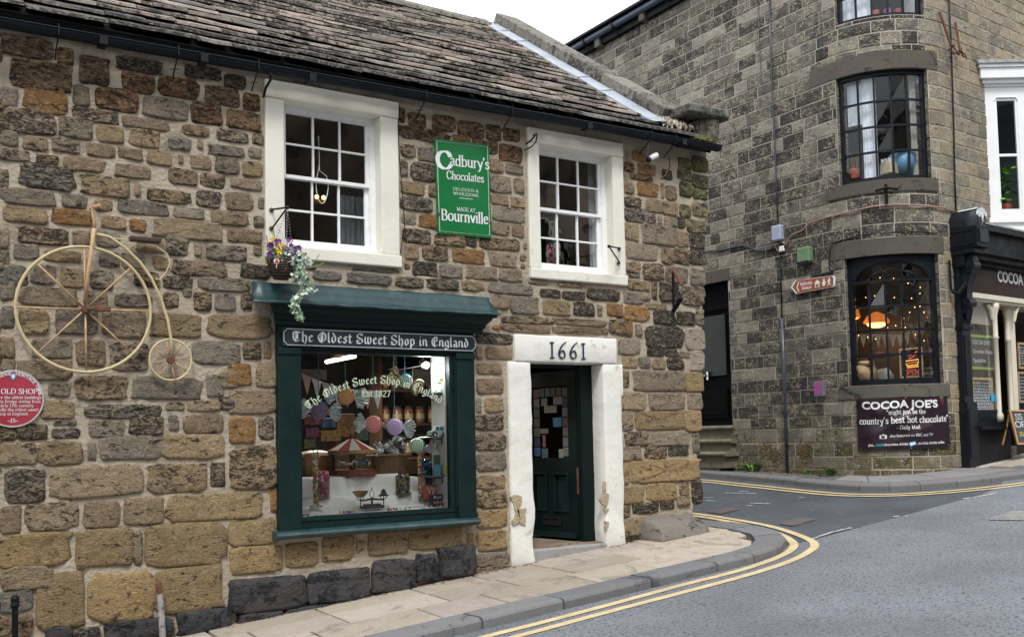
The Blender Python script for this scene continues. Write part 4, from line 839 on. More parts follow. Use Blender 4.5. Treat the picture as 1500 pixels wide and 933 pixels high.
def tile_mesh(b, x0, x1, s_, sp):
    v = random.uniform(.75, 1.25); base = random.choice([(.235, .195, .165), (.20, .18, .16), (.26, .21, .19), (.17, .155, .14), (.27, .235, .20)])
    if s_ < .3: base = (.13, .125, .12)
    b.cur = (base[0] * v, base[1] * v, base[2] * v, random.uniform(.35, .9) + (.25 if s_ < .5 else 0))
    n = max(2, int((x1 - x0) / .12)); th = random.uniform(.030, .044); lift = random.uniform(.006, .016); tiltx = random.uniform(-.004, .004); dn_ = random.uniform(-.013, .010); vs = []; fs = []
    g = random.uniform(.004, .010)
    for k in range(n + 1):
        x = x0 + g + (x1 - x0 - 2 * g) * k / n; e = dn_ + random.uniform(-.012, .012) + (.012 if k in (0, n) else 0); h0 = .024 + lift + tiltx * (k / n - .5) * 2
        t_ = th * random.uniform(.85, 1.1)
        vs += [roofp(x, s_ + e + .045, h0), roofp(x, s_ + e - .002, h0 + t_ * .45), roofp(x, s_ + e + .016, h0 + t_), roofp(x, s_ + sp * .5, h0 + t_ * .75 - .004 + random.uniform(-.002, .002)), roofp(x, s_ + sp + .08, th * .35)]
        if k:
            a_, c_ = 5 * (k - 1), 5 * k
            for j in range(4): fs.append((a_ + j, a_ + j + 1, c_ + j + 1, c_ + j))
    fs.append((0, 1, 2, 3, 4)); e_ = 5 * n; fs.append((e_ + 4, e_ + 3, e_ + 2, e_ + 1, e_)); b.add(vs, fs)
def vis(t):
    xc = (t[0] + t[1]) / 2; p = roofp(xc, t[2], 0) - CAMP; w_ = p.dot(FW); x_ = 750 + F_PX * p.dot(CX) / w_; y_ = 466.5 + CY - F_PX * p.dot(CU) / w_
    return (-30 < x_ < 1500 and y_ > -10, (t[1] - t[0]) / w_)
tiles.sort(key=lambda t: (not vis(t)[0], -vis(t)[1])); rest = MB()
for k, t in enumerate(tiles):
    if k < 300: b = MB(); tile_mesh(b, *t); b.build('slate', 'slate_stone', roof)
    else: tile_mesh(rest, *t)
rest.build('small_slates', 'slate_stone', roof, kind='stuff')
# ridge stones, coping, flashing, kneeler
x = -1.2
while x < 7.3:
    wd = random.uniform(.5, .75); q = MB(); v = random.uniform(.8, 1.1); q.cur = (.15 * v, .145 * v, .12 * v, .6)
    pr_ = [(-.19, -.10), (-.17, -.05), (-.03, .055), (.03, .055), (.17, -.05), (.19, -.10)]
    x1 = min(x + wd, 7.35); zz = random.uniform(-.008, .008); q.add([(xx, RTOP + a_, 7.53 + h_ + zz) for xx in (x + .004, x1 - .004) for a_, h_ in pr_], [(i, i + 1, 7 + i, 6 + i) for i in range(5)] + [tuple(range(6)), tuple(range(6, 12))]); q.build('ridge_stone', 'coping_stone', roof); x += wd
def copep(x, s_, h): return roofp(x, s_, h)
s_ = .42
while s_ < 4.6:
    L_ = random.uniform(.6, .8); e_ = min(s_ + L_, 4.72); q = MB(); v = random.uniform(.85, 1.15); q.cur = (.15 * v, .145 * v, .13 * v, random.uniform(.4, .8)); zz = random.uniform(0, .012)
    q.box(7.50, 7.86, s_ + .005, e_ - .005, -.02, .215 + zz, fn=copep, bev=.012); q.build('coping_stone', 'coping_stone', roof); s_ += L_
q = MB(); s_ = .28
while s_ < 4.5:
    e_ = min(s_ + .55, 4.55); zz = random.uniform(0, .003); q.add([roofp(7.27 + .03 * math.sin(s_ * 7), s_, .07 + zz), roofp(7.476, s_, .10), roofp(7.476, e_ + .012, .10), roofp(7.27 + .03 * math.sin(e_ * 7), e_ + .012, .07 + zz), roofp(7.27 + .03 * math.sin(s_ * 7), s_, .04), roofp(7.27 + .03 * math.sin(e_ * 7), e_ + .012, .04)], [(0, 1, 2, 3), (0, 3, 5, 4)]); s_ = e_
    if int(s_ * 10) % 2: q.tube([roofp(7.28, s_, .075), roofp(7.40, s_ + .01, .10), roofp(7.47, s_ + .04, .115)], .007, 5)
q.build('lead_flashing', 'lead', roof)
q = MB(); q.cur = (.10, .105, .10, .7)
q.box(7.62, 8.24, -.22, .34, 5.17, 5.285, bev=.02); q.build('kneeler_cap', 'coping_stone', roof)
q = MB(); q.cur = (.16, .14, .11, .7); q.box(7.86, 8.14, -.10, .3, 4.93, 5.17, bev=.02)
q.lathe([(.02, -.14), (.07, -.12), (.1, -.05), (.11, .04), (.12, .16)], (8.06, -.06, 5.0), 10); q.build('kneeler', 'coping_stone', roof)
q = MB(); random.seed(3)
for k in range(260):
    p = roofp(random.gauss(7.66, .11), abs(random.gauss(.32, .08)), .05 + random.random() * .07); q.cur = random.choice([(.50, .44, .38, 1), (.58, .53, .46, 1), (.33, .28, .22, 1)]); q.ball(p, random.uniform(.008, .016), 5, 3, (1, 1, 1.6))
q.build('stonecrop', MATS['sweets'], roof, kind='stuff')
q = MB(); q.cur = (.11, .13, .02, 1)
for k in range(60): q.ball((random.gauss(7.83, .07), -.2 + random.uniform(-.04, .04), 4.865 + random.random() * .03), random.uniform(.012, .028), 6, 4, (1.3, 1, .7))
q.build('moss', mat('moss', (.13, .14, .02), .95, .3, 30, bump=.8, bscale=90), roof, kind='stuff')
# gutter with brackets
gz_ = lambda x: 4.735 + .011 * (x - .75)
q = MB(); gp = []; n_ = 30
for i in range(n_ + 1):
    x = -1.3 + 9.36 * i / n_
    for k in range(9):
        a = math.pi * k / 8; gp.append((x, -.2 - .058 * math.cos(a), gz_(x) + .02 - .06 * math.sin(a)))
q.add(gp, [(i * 9 + k, i * 9 + k + 1, (i + 1) * 9 + k + 1, (i + 1) * 9 + k) for i in range(n_) for k in range(8)])
q.add([gp[k] for k in range(9)], [tuple(range(9))]); q.add([gp[n_ * 9 + k] for k in range(9)], [tuple(range(9))])
q.tube([(-1.3, -.258, gz_(-1.3) + .02), (8.06, -.258, gz_(8.06) + .02)], .006, 6)
gut = q.build('gutter', 'black_gutter', roof, smooth=False)
q = MB()
for px_, py_ in ((150, 60), (455, 120), (860, 192), (998, 215), (297, 92)):
    x = atY(px_, py_, -.2).x; q.box(x - .03, x + .03, -.262, -.138, gz_(x) - .046, gz_(x) + .024)
for px_ in (84, 259, 376, 620, 745, 947, 982):
    x = atY(px_, 100, -.2).x; x += (0); q.tube([(x, -.26, gz_(x) + .05), (x, -.262, gz_(x) - .03), (x, -.2, gz_(x) - .06), (x, -.12, gz_(x) - .11), (x + .01, -.03, gz_(x) - .15)], .006, 5); q.tube([(x - .03, -.1, gz_(x) - .1), (x + .04, -.12, gz_(x) - .095)], .004, 4)
q.build('gutter_bracket', 'black_iron', gut, kind='stuff')
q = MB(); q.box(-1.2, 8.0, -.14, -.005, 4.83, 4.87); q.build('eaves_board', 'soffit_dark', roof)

# crumbled dirt and litter where the wall meets the pavement
q = MB(); random.seed(77)
for k in range(420):
    x = random.uniform(2.3, 7.9); 
    if DO['x0'] < x < DO['x1']: continue
    q.cur = random.choice([(.10, .09, .07, .5), (.17, .145, .11, .4), (.06, .055, .045, .5)]); q.ball((x, -.04 - abs(random.gauss(0, .03)), G(x, -.04, .0)), random.uniform(.004, .016), 5, 3, (1.4, 1, .5))
tag(q.build('wall_foot_dirt', 'grit', None, kind='stuff'), 'crumbled mortar and dirt along the foot of the shop wall', 'dirt')
# ================================================================== green display window
def part(b, name, m_, par, **k): return b.build(name, m_, par, **k)
PO = .085
pl0, pl1 = AX(408.5, 640, PO)[0], AX(441, 640, PO)[0]; pr0, pr1 = AX(671, 640, PO)[0], AX(697, 640, PO)[0]
zs0 = AX(555, 769, .12)[1]; zf0 = AX(555, 512, PO)[1]; zf1 = AX(555, 479, PO)[1]
gx0, gx1 = AX(441, 640, .03)[0], AX(658, 640, .03)[0]
q = MB(); q.box(pl0, pl1, -PO, .05, zs0, zf0, bev=.006)
sw = part(q, 'display_window', 'green_paint', shop)
q = MB(); q.box(pr0, pr1, -PO, .05, zs0, zf0, bev=.006); part(q, 'pilaster', 'green_paint', sw)
q = MB(); q.box(pl0 - .006, pl1 + .008, -PO - .014, -PO + .01, zf0 - .065, zf0 - .01, bev=.004); part(q, 'pilaster_cap', 'green_paint', sw); q = MB(); q.box(pr0 - .008, pr1 + .006, -PO - .014, -PO + .01, zf0 - .065, zf0 - .01, bev=.004); part(q, 'pilaster_cap', 'green_paint', sw)
for xa, xb in ((pl0 - .004, pl1 + .006), (pr0 - .006, pr1 + .004)): q = MB(); q.box(xa, xb, -PO - .01, -PO + .01, zs0 + .002, zs0 + .05); part(q, 'pilaster_base', 'green_paint', sw)
gz0, gz1 = AX(441.5, 757, .02)[1], AX(550, 520, .02)[1]
q = MB()
q.box(pl1, gx0 + .0, -.05, .05, gz0, gz1); q.box(gx1, gx1 + .045, -.05, .05, gz0, gz1); q.box(gx1 + .045, pr0, -.068, .05, gz0, gz1); q.box(pl1, pr0, -.052, .05, zs0 + .001, gz0); q.box(pl1, pr0, -.052, .05, gz1, zf0)
q.box(pl1 + .001, gx1 + .045, -.062, -.052, gz0 - .035, gz0 - .008); part(q, 'window_frame', 'green_paint', sw)
q = MB(); q.face([(gx0 - .002, -.02, gz0), (gx1 + .002, -.02, gz0), (gx1 + .002, -.02, gz1), (gx0 - .002, -.02, gz1)]); part(q, 'pane', 'shop_glass', sw)
q = MB(); x0, x1 = AX(405, 780, .13)[0], AX(703, 762, .13)[0]; zc = AX(555, 774, .13)[1]; n_ = 24; vs = []
for i in range(n_ + 1):
    x = x0 + (x1 - x0) * i / n_
    for a_, h_ in ((.02, .04), (-.10, .035), (-.14, .02), (-.155, 0), (-.145, -.022), (-.12, -.033), (.02, -.035)): vs.append((x, a_ + .003 * noise.noise(Vector((x * 5, h_ * 30, 0))), zc + h_ + .003 * noise.noise(Vector((x * 6, 5, h_ * 9)))))
q.add(vs, [(i * 7 + k, i * 7 + (k + 1) % 7, (i + 1) * 7 + (k + 1) % 7, (i + 1) * 7 + k) for i in range(n_) for k in range(7)] + [tuple(range(7)), tuple(range(n_ * 7, n_ * 7 + 7))])
part(q, 'sill', 'lead_green', sw)
q = MB(); q.box(pl0 + .01, pr1 - .01, -.05, .05, zc - .03, zs0 + .005); part(q, 'sill_board', 'green_paint', sw)
# fascia and cornice
zc0 = AX(540, 449.5, .27)[1]
q = MB(); q.box(pl0 - .0, pr1 + .0, -.075, .02, zf0 - .012, zc0 - .02); part(q, 'fascia', 'green_paint', sw)
q = MB(); cl, cr = AX(398, 460, .2)[0], AX(722, 470, .2)[0]
prof = [(.0, zc0 - .17), (.10, zc0 - .17), (.105, zc0 - .13), (.13, zc0 - .125), (.135, zc0 - .09), (.19, zc0 - .055), (.2, zc0 - .035), (.24, zc0 - .03), (.25, zc0 - .002), (.0, zc0 - .002)]
vs = []
for x, sg in ((cl, 1), (cr, -1)):
    for o_, z in prof: vs.append((x - sg * (o_ - .2) * .6, -o_, z))
n_ = len(prof); q.add(vs, [(i, (i + 1) % n_, n_ + (i + 1) % n_, n_ + i) for i in range(n_)] + [tuple(range(n_)), tuple(range(n_, 2 * n_))]); part(q, 'cornice', 'green_paint', sw)
q = MB(); l0, l1 = AX(372, 440, .27)[0], AX(733, 459, .27)[0]; l1b = AX(719, 445, .19)[0]; lt = AX(540, 424, .17)[1]; n_ = 40; vs = []
for i in range(n_ + 1):
    f = i / n_
    for o_, z, xr in ((.0, lt + .03, l1b), (.10, lt + .015, l1b), (.165, lt, l1b), (.185, (lt + zc0) / 2 + .01, l1b), (.205, zc0 + .028, l1b), (.255, zc0 + .012, l1), (.272, zc0 + .004, l1), (.272, zc0 - .014, l1), (.24, zc0 - .001, l1)):
        x = l0 + (.06 if xr < l1 else 0) + (xr - l0 - (.06 if xr < l1 else 0)) * f; k = 1 if 0 < i < n_ else 0; vs.append((x, -o_ - .006 * noise.noise(Vector((x * 7, z * 9, 1))), z + .010 * noise.noise(Vector((x * 5, o_ * 14, 2)))))
q.add(vs, [(i * 9 + k, i * 9 + k + 1, (i + 1) * 9 + k + 1, (i + 1) * 9 + k) for i in range(n_) for k in range(8)] + [(0, 1, 2, 3, 4, 5, 6, 7, 8), tuple(n_ * 9 + k for k in range(9))])
part(q, 'lead_capping', 'lead_green', sw, smooth=True)
# name board
mat('board_blue', (.020, .032, .045), .4, .1, 5); mat('sign_white', (.74, .76, .76), .45, .04, 9)
bx0, bx1, bz0, bz1 = AX(414, 495, .09)[0], AX(697, 503, .09)[0], AX(555, 511, .09)[1], AX(555, 485.5, .09)[1]
q = MB(); q.box(bx0, bx1, -.094, -.07, bz0, bz1); nb = part(q, 'name_board', 'board_blue', sw)
q = MB(); m0, c_ = .010, .028; X0, X1, Z0, Z1 = bx0 + m0, bx1 - m0, bz0 + m0, bz1 - m0
ol = [(X0 + c_, Z0), (X1 - c_, Z0), (X1 - c_ * .7, Z0 + c_ * .6), (X1, Z0 + c_), (X1, Z1 - c_), (X1 - c_ * .7, Z1 - c_ * .6), (X1 - c_, Z1), (X0 + c_, Z1), (X0 + c_ * .7, Z1 - c_ * .6), (X0, Z1 - c_), (X0, Z0 + c_), (X0 + c_ * .7, Z0 + c_ * .6)]
q.tube([(x, -.095, z) for x, z in ol], .0032, 4, closed=True); part(q, 'border_line', 'sign_white', nb)
txt = 'The Oldest Sweet Shop in England'; tw = textw(txt, BK, .9); ta, tb = AX(428, 500, .095), AX(687, 507, .095); sx = (tb[0] - ta[0]) / tw; sz = (bz1 - bz0) * .56 / 15
q = MB(); write(q, txt, lambda x, y, o: (ta[0] + x * sx, -.096 - o, bz0 + (bz1 - bz0) * .26 + y * sz), BK, nib=(2.5, .55, 38), serif=False, track=.9); part(q, 'lettering', 'sign_white', nb, kind='stuff')
# lettering painted on the glass
mat('glass_paint', (.52, .60, .44), .5, .05, 9)
p1, p2, p3 = [AX(a_, b_, .022) for a_, b_ in ((452, 600), (547, 562), (645, 592))]
def circ(a, b, c):
    d = 2 * (a[0] * (b[1] - c[1]) + b[0] * (c[1] - a[1]) + c[0] * (a[1] - b[1])); s2 = [p[0] ** 2 + p[1] ** 2 for p in (a, b, c)]
    return ((s2[0] * (b[1] - c[1]) + s2[1] * (c[1] - a[1]) + s2[2] * (a[1] - b[1])) / d, (s2[0] * (c[0] - b[0]) + s2[1] * (a[0] - c[0]) + s2[2] * (b[0] - a[0])) / d)
cc = circ(p1, p2, p3); rr = math.dist(cc, p1); a0 = math.atan2(p1[1] - cc[1], p1[0] - cc[0]); a1 = math.atan2(p3[1] - cc[1], p3[0] - cc[0]); sc = rr * (a0 - a1) / tw
def arcf(x, y, o): a = a0 + (a1 - a0) * x / tw; r_ = rr + y * sc * 1.0; return (cc[0] + r_ * math.cos(a), -.022 - o, cc[1] + r_ * math.sin(a))
q = MB(); write(q, txt, arcf, BK, nib=(2.3, .6, 38), serif=False, track=.9); part(q, 'glass_lettering', 'glass_paint', sw, kind='stuff')
q = MB(); e0, e1 = AX(530, 581, .022), AX(572, 583, .022); te = textw('Est.1827', GL, .6); write(q, 'Est.1827', lambda x, y, o: (e0[0] + x * (e1[0] - e0[0]) / te, -.022 - o, e0[1] + y * sc * .82), nib=(2.3, .6, 30), track=.6); part(q, 'glass_lettering', 'glass_paint', sw, kind='stuff')
# ------------------------------------------------------------------ what stands in the display
mat('cloth_white', (.80, .83, .82), .85, .06, 2, bump=.15, bscale=25); mat('plaster_white', (.50, .52, .52), .8, .05, 4)
dx0, dx1 = SB['x0'] + .06, SB['x1'] - .05
rv = MB(); rv.box(gx1 - .015, gx1 + .03, .02, .29, .9, 2.6); rv = part(rv, 'window_reveal', 'plaster_white', shop)
tz0 = atY(450, 756, .05).z + .005; tz1 = atY(470, 732, .30).z; tz2 = atY(470, 699, .48).z
q = MB(); nx, prof = 90, [(.0, tz0), (.06, tz0), (.13, tz0 + .005), (.2, tz0 + .02), (.25, (tz0 + tz1) / 2), (.275, tz1 - .02), (.3, tz1), (.34, tz1 + .004), (.39, tz1 + .004), (.42, tz1 + .03), (.44, (tz1 + tz2) / 2), (.455, tz2 - .03), (.475, tz2), (.55, tz2 + .003), (.7, tz2), (1.2, tz2)]
vs = []
for i in range(nx + 1):
    x = dx0 + (gx1 - .01 - dx0) * i / nx
    for k, (y, z) in enumerate(prof):
        f = min(1, k / 3); w1 = noise.noise(Vector((x * 5.2 + y * 3, y * 5, 0))); w2 = abs(noise.noise(Vector((x * 7 - y * 9, y * 4, 5)))) * 1.7
        drop = .0
        if x > atY(600, 700, .4).x and y > .4: drop = -.04
        vs.append((x, y + .035 * w1 * f - .03 * w2 * f * (3 < k < 13), z + (.018 * w1 + .03 * w2) * f * (1 if k < 12 else .15) + drop))
m_ = len(prof); q.add(vs, [(i * m_ + k, (i + 1) * m_ + k, (i + 1) * m_ + k + 1, i * m_ + k + 1) for i in range(nx) for k in range(m_ - 1)])
tag(part(q, 'draped_cloth', 'cloth_white', None, smooth=True), 'white cloth draped in folds over the steps of the shop window display', 'cloth')
mat('wood_dark', (.10, .05, .025), .5, .3, 8, bump=.15); mat('wood_orange', (.28, .12, .035), .4, .25, 8); mat('wicker', (.19, .125, .06), .7, .3, 40, bump=.5, bscale=60)
mat('brass', (.45, .30, .10), .35, .15, 8, metal=.9); mat('cast_iron', (.035, .03, .028), .5, .2, 20); mat('cyan_ribbon', (.02, .20, .32), .5)
mat('wrap', (.66, .74, .74), .2, .3, 40, bump=.9, bscale=60)
wrapm = bpy.data.materials.new('cellophane'); wrapm.use_nodes = True; bb = wrapm.node_tree.nodes['Principled BSDF']; bb.inputs['Base Color'].default_value = (.75, .8, .82, 1); bb.inputs['Roughness'].default_value = .15; bb.inputs['Alpha'].default_value = .42; MATS['cellophane'] = wrapm
SW = MATS['sweets']
def swirl(nm, c, r, cols, ax, label, wl=None, wr=None, ang=0.0, wcol=None, group='giant wrapped sweets hanging in the window', stick=None, ribbon_top=None, par=None):
    c = Vector(c); th_ = thing(nm, c, label, 'wrapped sweet' if nm != 'giant_lollipop' else 'lollipop', group) if par is None else par
    qt = Vector(ax).normalized().to_track_quat('Z', 'Y'); q = MB(); q.cur = (*cols[0], 1); q.lathe([(.001, r * .30), (r * .5, r * .27), (r * .85, r * .16), (r, 0), (r * .85, -r * .16), (.001, -r * .2)], c, 24, ax=ax); part(q, 'sweet', SW, th_, smooth=True)
    for s_, col in enumerate(cols[1:]):
        q = MB(); q.cur = (*col, 1); pts = []; rs = []; n_ = 46
        for k in range(n_):
            t = k / (n_ - 1); a = t * 2 * math.pi * 3.1 + s_ * math.pi * (1 if len(cols) > 2 else 0); rad = r * (.06 + .88 * t); h = r * (.30 - .16 * t ** 2); pts.append(c + qt @ Vector((rad * math.cos(a), rad * math.sin(a), h))); rs.append(r * (.045 + .03 * t))
        q.tube(pts, rs, 5); part(q, 'swirl', SW, th_, smooth=True)
    for sd, ln in ((-1, wl), (1, wr)):
        if not ln: continue
        q = MB(); vs = []; n_ = 12; dr = Vector((sd * math.cos(ang), -.15, sd * math.sin(ang)))
        base = c + dr * r * .95; pp = Vector((0, 0, 1)) - dr * dr.z; pp.normalize(); q2_ = dr.cross(pp)
        for i in range(5):
            for k in range(n_ + 1):
                f = i / 4; sp = (k / n_ - .5) * 2; w_ = ln * (.10 + .52 * math.sin(f * 1.9)); cr = (.02 if k % 2 else -.02) * f + .02 * math.sin(math.pi * f); vs.append(base + dr * ln * f * (.86 + random.uniform(-.12, .12) - .25 * sp * sp) + pp * (sp * w_ + random.uniform(-.006, .006)) + q2_ * (cr + random.uniform(-.01, .01)))
        q.add(vs, [(i * (n_ + 1) + k, i * (n_ + 1) + k + 1, (i + 1) * (n_ + 1) + k + 1, (i + 1) * (n_ + 1) + k) for i in range(4) for k in range(n_)]); part(q, 'wrapper', wcol or 'wrap', th_)
    if ribbon_top:
        q = MB(); tp = Vector((c.x + ribbon_top, c.y, 2.6)); q.tube([c + Vector((0, 0, r)), tp], .004, 4); part(q, 'ribbon', 'cyan_ribbon', th_)
    return th_
pcm = mat('wrap_pink', (.55, .42, .46), .25, .3, 40, bump=.9, bscale=60)
swirl('wrapped_sweet', atY(467, 601, .18), .086, [(.03, .20, .42), (.6, .12, .06)], (-.45, -1, .1), 'hanging giant sweet with blue and red swirl, lowest at the left', .15, .14, -.12, ribbon_top=.001)
swirl('wrapped_sweet', atY(506, 580, .25), .083, [(.85, .62, .20), (.80, .16, .14)], (-.4, -1, .1), 'hanging giant sweet with yellow and pink swirl', .16, .16, -.12, ribbon_top=.001)
swirl('wrapped_sweet', atY(547, 621, .16), .080, [(.85, .45, .42), (.80, .10, .14)], (-.4, -1, .1), 'hanging giant sweet with pink and coral swirl', .15, .04, -.1, ribbon_top=.001)
swirl('wrapped_sweet', atY(578, 625, .17), .082, [(.50, .34, .68), (.72, .60, .85)], (-.3, -1, .1), 'hanging giant sweet in purple cellophane', .04, .15, -.1, ribbon_top=.001)
swirl('wrapped_sweet', atY(593, 558, .13), .072, [(.08, .30, .45), (.60, .62, .22)], (-.4, -1, .1), 'hanging giant sweet with blue and yellow swirl near the spot lamp', .15, .14, -.45, wcol=mat('wrap_yellow', (.35, .30, .16), .3, .3, 40, bump=.9, bscale=60), ribbon_top=.001)
# lollipop made of a disc over a long clear tube of sweets
def sweet_tube(b, p0, p1, r, pal, n=90, size=None):
    p0, p1 = Vector(p0), Vector(p1)
    for k in range(n):
        t = random.random(); a = random.uniform(0, 6.28); b.cur = (*random.choice(pal), 1); b.ball(p0.lerp(p1, t) + Vector((r * math.cos(a) * .8, r * math.sin(a) * .8, 0)), (size or r * .55), 5, 4)
PAL = [(.6, .05, .05), (.7, .45, .05), (.7, .65, .55), (.05, .35, .12), (.65, .2, .3), (.7, .3, .1)]
random.seed(21)
lp = swirl('giant_lollipop', atY(611, 652, .17), .072, [(.60, .75, .60), (.08, .36, .22)], (-.35, -1, .1), 'giant lollipop, green and white swirl disc standing on a clear tube of sweets', group=None)
q = MB(); a_, c_ = atY(614.5, 668, .2), atY(616, 733, .2); sweet_tube(q, a_, c_, .016, PAL, 110, .0105); part(q, 'tube_of_sweets', SW, lp, smooth=True, kind='stuff')
q = MB(); q.lathe([(.019, 0), (.019, .42)], c_, 10); q.lathe([(.001, .0), (.075, .004), (.075, .012), (.02, .02)], c_ - Vector((0, 0, .015)), 14); part(q, 'clear_tube', 'shop_glass', lp, smooth=True)
tb_ = thing('sweet_tube', atY(463, 743, .16), 'tall clear tube of mixed sweets with glass stopper at the left of the window display', 'tube of sweets'); a_, c_ = atY(461, 664, .16), atY(463, 741, .16)
q = MB(); sweet_tube(q, a_, c_, .02, PAL + [(.7, .7, .65)] * 2, 130, .012); part(q, 'sweets', SW, tb_, smooth=True, kind='stuff')
q = MB(); q.lathe([(.001, -.012), (.06, -.008), (.06, 0), (.024, .01), (.024, (a_.z - c_.z)), (.018, a_.z - c_.z + .01), (.03, a_.z - c_.z + .03), (.01, a_.z - c_.z + .06), (.022, a_.z - c_.z + .09), (.001, a_.z - c_.z + .14)], c_, 12); part(q, 'glass', 'shop_glass', tb_, smooth=True)
def jar_of(nm, base, w_, h, pal, label, cat, n=150, size=.014, lid=False, grp=None):
    t_ = thing(nm, base, label, cat, grp); q = MB()
    for k in range(n): q.cur = (*random.choice(pal), 1); a = random.uniform(0, 6.28); r_ = w_ * math.sqrt(random.uniform(.55, 1)); q.ball(Vector(base) + Vector((r_ * math.cos(a), r_ * math.sin(a), size + (h - size) * random.random())), size, 5, 4)
    part(q, 'sweets', SW, t_, smooth=True, kind='stuff'); q = MB(); q.lathe([(w_ + .014, 0), (w_ + .016, h * .9), (w_ * .8, h + .02)], base, 12); part(q, 'clear_wrap', 'shop_glass', t_, smooth=True); return t_
jar_of('jar_of_pink_sweets', atY(472, 730, .3), .055, .235, [(.65, .15, .30), (.7, .35, .48), (.72, .6, .62), (.6, .08, .22)], 'clear jar heaped with pink and white sweets beside the tall tube', 'jar', 190, .016)
bj = jar_of('bag_of_sweets', atY(590, 722, .28), .055, .17, [(.6, .05, .04), (.04, .15, .45), (.65, .65, .6), (.6, .4, .04), (.02, .3, .15), (.03, .03, .04)], 'clear bag of brightly mixed sweets tied at the top on a small dish', 'bag', 190, .0125)
q = MB(); q.lathe([(.02, -.03), (.08, -.01), (.09, .0), (.001, .003)], atY(590, 722, .28), 14); part(q, 'dish', mat('dull_green', (.09, .10, .06), .5), bj, smooth=True)
jar_of('jar_of_blue_sweets', atY(627, 697, .42), .05, .15, [(.02, .12, .35), (.04, .3, .45), (.5, .5, .5), (.02, .05, .2)], 'jar of blue and white wrapped sweets behind the lollipop tube', 'jar', 130, .015)
# carousel
cz = atY(516, 696, .62); car = thing('toy_carousel', cz, 'toy carousel with red and white striped canopy and little horses', 'toy carousel'); ap = atY(516, 640, .62).z; rim = atY(516, 659, .62).z; cr_ = .225
q = MB(); q.lathe([(.235, 0), (.24, .02), (.225, .03), (.225, .05), (.21, .055), (.001, .056)], cz, 24); part(q, 'base', mat('carousel_red', (.19, .055, .035), .4, .3, 20), car, smooth=False)
for k in range(12):
    a, b_ = 2 * math.pi * k / 12, 2 * math.pi * (k + 1) / 12; q = MB(); P = lambda t, r_, z: Vector((cz.x + r_ * math.cos(t), cz.y + r_ * math.sin(t), z)); m = (a + b_) / 2
    q.add([Vector((cz.x, cz.y, ap)), P(a, cr_, rim), P(m, cr_ * .98, rim - .002), P(b_, cr_, rim)], [(0, 1, 2), (0, 2, 3)]); part(q, 'canopy_panel', mat('canopy_red', (.25, .012, .02), .8, spec=.1) if k % 2 else mat('canopy_white', (.50, .50, .47), .8, spec=.1), car)
q = MB(); q.lathe([(cr_ + .002, rim - .035), (cr_ + .01, rim - .03), (cr_ + .006, rim + .002)], cz - Vector((0, 0, cz.z)), 24); part(q, 'canopy_valance', mat('carousel_gold', (.30, .20, .10), .4, .5, 60), car)
q = MB(); q.tube([cz, Vector((cz.x, cz.y, ap + .02))], .03, 8); part(q, 'centre_column', 'wood_dark', car)
for k in range(8):
    a = 2 * math.pi * k / 8 + .2; p = Vector((cz.x + .165 * math.cos(a), cz.y + .165 * math.sin(a), 0)); q = MB(); q.tube([(p.x, p.y, cz.z + .05), (p.x, p.y, rim)], .004, 5); part(q, 'pole', 'brass', car)
    t_ = Vector((-math.sin(a), math.cos(a), 0)); hz = cz.z + .115; q = MB(); b0 = Vector((p.x, p.y, hz))
    q.tube([b0 - t_ * .032, b0, b0 + t_ * .03, b0 + t_ * .045 + Vector((0, 0, .03)), b0 + t_ * .062 + Vector((0, 0, .022))], [.012, .014, .012, .008, .005], 6)
    for s_ in (-.028, .025): q.tube([b0 + t_ * s_, b0 + t_ * (s_ + .01) - Vector((0, 0, .035))], [.005, .003], 4)
    q.tube([b0 - t_ * .03, b0 - t_ * .05 - Vector((0, 0, .02))], [.005, .002], 4); part(q, 'horse', mat('horse_white', (.6, .58, .55), .5) if k % 3 else mat('horse_blue', (.02, .22, .30), .4), car, smooth=True)
# barrel, basket, boxes
bc = atY(461, 681, .85); brl = thing('barrel', bc - Vector((0, 0, .15)), 'small wooden barrel with dark hoops lying behind the tall tube', 'barrel')
q = MB(); q.lathe([(.12, -.17), (.14, -.08), (.148, 0), (.14, .08), (.12, .17)], bc, 18, ax=(1, 0, 0)); part(q, 'staves', 'wood_orange', brl)
for h in (-.15, -.07, .07, .15): q = MB(); q.lathe([(.150 - abs(h) * .15, h - .014), (.151 - abs(h) * .15, h + .014)], bc, 18, ax=(1, 0, 0)); part(q, 'hoop', 'cast_iron', brl)
q = MB(); q.box(bc.x - .17, bc.x + .17, bc.y - .1, bc.y + .1, bc.z - .23, bc.z - .13); part(q, 'stand', 'wood_orange', brl)
bk_ = atY(568, 694, .72); bas = thing('wicker_basket', bk_, 'oval wicker basket holding wrapped black and silver sweets', 'basket')
q = MB()
for k in range(10): z = .012 + .017 * k; r_ = .105 + .004 * k; q.lathe([(r_, z - .008), (r_ + .007, z), (r_, z + .008)], bk_, 22, sx=1.45, sy=.9)
q.lathe([(.145, .175), (.16, .185), (.145, .197)], bk_, 22, sx=1.45, sy=.9)
for k in range(22):
    a = 2 * math.pi * k / 22; q.tube([bk_ + Vector((.106 * 1.45 * math.cos(a), .106 * .9 * math.sin(a), 0)), bk_ + Vector((.15 * 1.45 * math.cos(a), .15 * .9 * math.sin(a), .185))], .005, 4)
q.lathe([(.11, 0.01), (.001, .011)], bk_, 16, sx=1.4, sy=.9); part(q, 'basketwork', 'wicker', bas)
